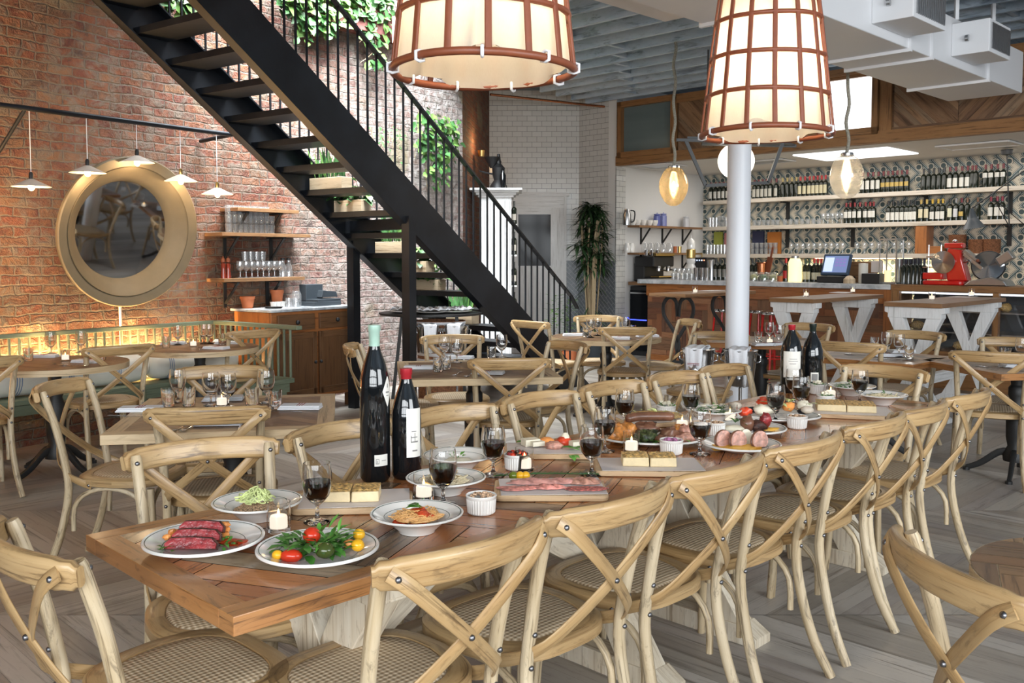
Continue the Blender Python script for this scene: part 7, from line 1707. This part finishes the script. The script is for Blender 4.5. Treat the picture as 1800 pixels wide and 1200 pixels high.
m = MB(); m.lathe([(0, -.02), (.17, -.012), (.175, 0), (.17, .012), (0, .03)], 36); b_ = m.build('blade', M['chrome'], gs, 30, loc=(0, -.03, .22)); b_.rotation_euler = (R(70), R(40), 0); m = MB(); m.lathe([(.15, .012), (.17, .013), (.176, .0), (.165, -.03)], 36); b2 = m.build('blade_guard', M['black'], gs, 30, loc=(0, -.03, .22)); b2.rotation_euler = (R(70), R(40), 0)
m = MB(); m.box((-.15, 0, .27), (.26, .16, .04), 0, ry=R(40)); m.box((-.19, 0, .33), (.18, .14, .05), 0, ry=R(40)); m.build('carriage', M['steel'], gs, 0, .006); m = MB(); m.box((.17, 0, .31), (.16, .12, .10), 0, ry=R(-35)); m.build('motor_housing', M['steel'], gs, 0, .01)
m = MB(); m.tube([(.1, -.1, .02), (.16, -.14, .0)], .01, 8); m.blob((-.09, -.10, .28), (.02, .02, .02), 0, 10); m.build('knob', M['reed'], gs, 50)
# articulated black lamp at the right
lc = G(1770, 263, 2.80); la = thing('articulated_lamp', 'black articulated lamp with cone shade hanging at far right', 'lamp', lc); Yl = lc.y
def rel(px, py, dY=0): return D(px, py, Yl+dY)-lc
m = MB(); m.lathe([(0, .0), (.07, 0), (.06, -.06), (0, -.07)], 20); m.build('canopy', M['black'], la, 40)
m = MB(); m.tube([rel(1770, 266), rel(1774, 398)], .008, 8); m.build('stem', M['black'], la, 60); m = MB(); m.tube([rel(1800, 300, -.2), rel(1710, 365, -.3)], .008, 8); m.tube([rel(1774, 398), rel(1748, 350, -.1)], .006, 8); m.tube([rel(1748, 350, -.1), rel(1830, 420, -.1)], .006, 8); m.build('arm', M['black'], la, 60)
p = rel(1708, 366, -.3); m = MB(); m.lathe([(.02, 0), (.035, -.06), (.05, -.12), (.13, -.24), (.125, -.24), (.04, -.10), (.0, -.02)], 24); s_ = m.build('lamp_shade', M['grey_bin'], la, 40, loc=p); s_.rotation_euler = (0, R(-8), 0)
# stools
for px, Y, lb in ((1272, 11.6, 'left of the column'), (1336, 11.3, 'right of the column, left one'), (1358, 11.0, 'right of the column, right one')):
    c = D(px, 600, Y); t = thing('bar_stool', 'red metal bar stool with round steel seat '+lb, 'stool', (c.x, c.y, 0), R(20), 'red bar stools'); lat([(0, .80), (.15, .80), (.155, .82), (.15, .835), (0, .83)], 24).build('seat', M['chrome'], t, 40)
    for k in range(4): a = R(45+90*k); m = MB(); m.tube([(.19*math.cos(a), .19*math.sin(a), 0), (.11*math.cos(a), .11*math.sin(a), .80)], .013, 8); m.build('leg', M['red'], t, 50)
    m = MB(); m.tube([(.165*math.cos(2*math.pi*i/20), .165*math.sin(2*math.pi*i/20), .28) for i in range(20)], .009, 6, closed=True); m.build('foot_ring', M['red'], t, 50)
# warm light under the lowest bar shelf
pm = (bp(1440, A_BK-.2, Z3-.075)+bp(1600, A_BK-.2, Z3-.075))/2
a_ = area('shelf_light', pm, pm-Vector((0, 0, 1)), 1.9, .04, 45, (1, .80, .45)); a_.rotation_euler = (0, 0, BRZ)
m = MB(); slab_ab(m, A_BK-.21, A_BK-.18, bat(1432, A_BK-.2), bat(1602, A_BK-.2), Z3-.072, Z3-.062); tag(m.build('light_strip', emit('warm_strip', (1, .8, .5), 5), None, 0), 'warm strip light under the lowest bar shelf', 'light strip')
area('bar_ceiling_light', ab(11.9, -5.6, 2.79), ab(11.9, -5.6, 0), 1.6, 4.5, 60, (1, .95, .88)).rotation_euler = (0, 0, R(45))
# a menu lying on two tall tables, silver label plate in the case
for px, py, rz, lb in ((1480, 514, 50, 'left white legged tall table'), (1690, 522, 40, 'right white legged tall table'), (1250, 511, 40, 'iron legged tall table')):
    m = MB(); m.box((0, 0, .002), (.28, .20, .003)); item('paper_menu', m, M['paper'], G(px, py, HZ+.001), 'paper menu lying on the '+lb, 'menu', 0, R(rz), 'menus on the tall tables')
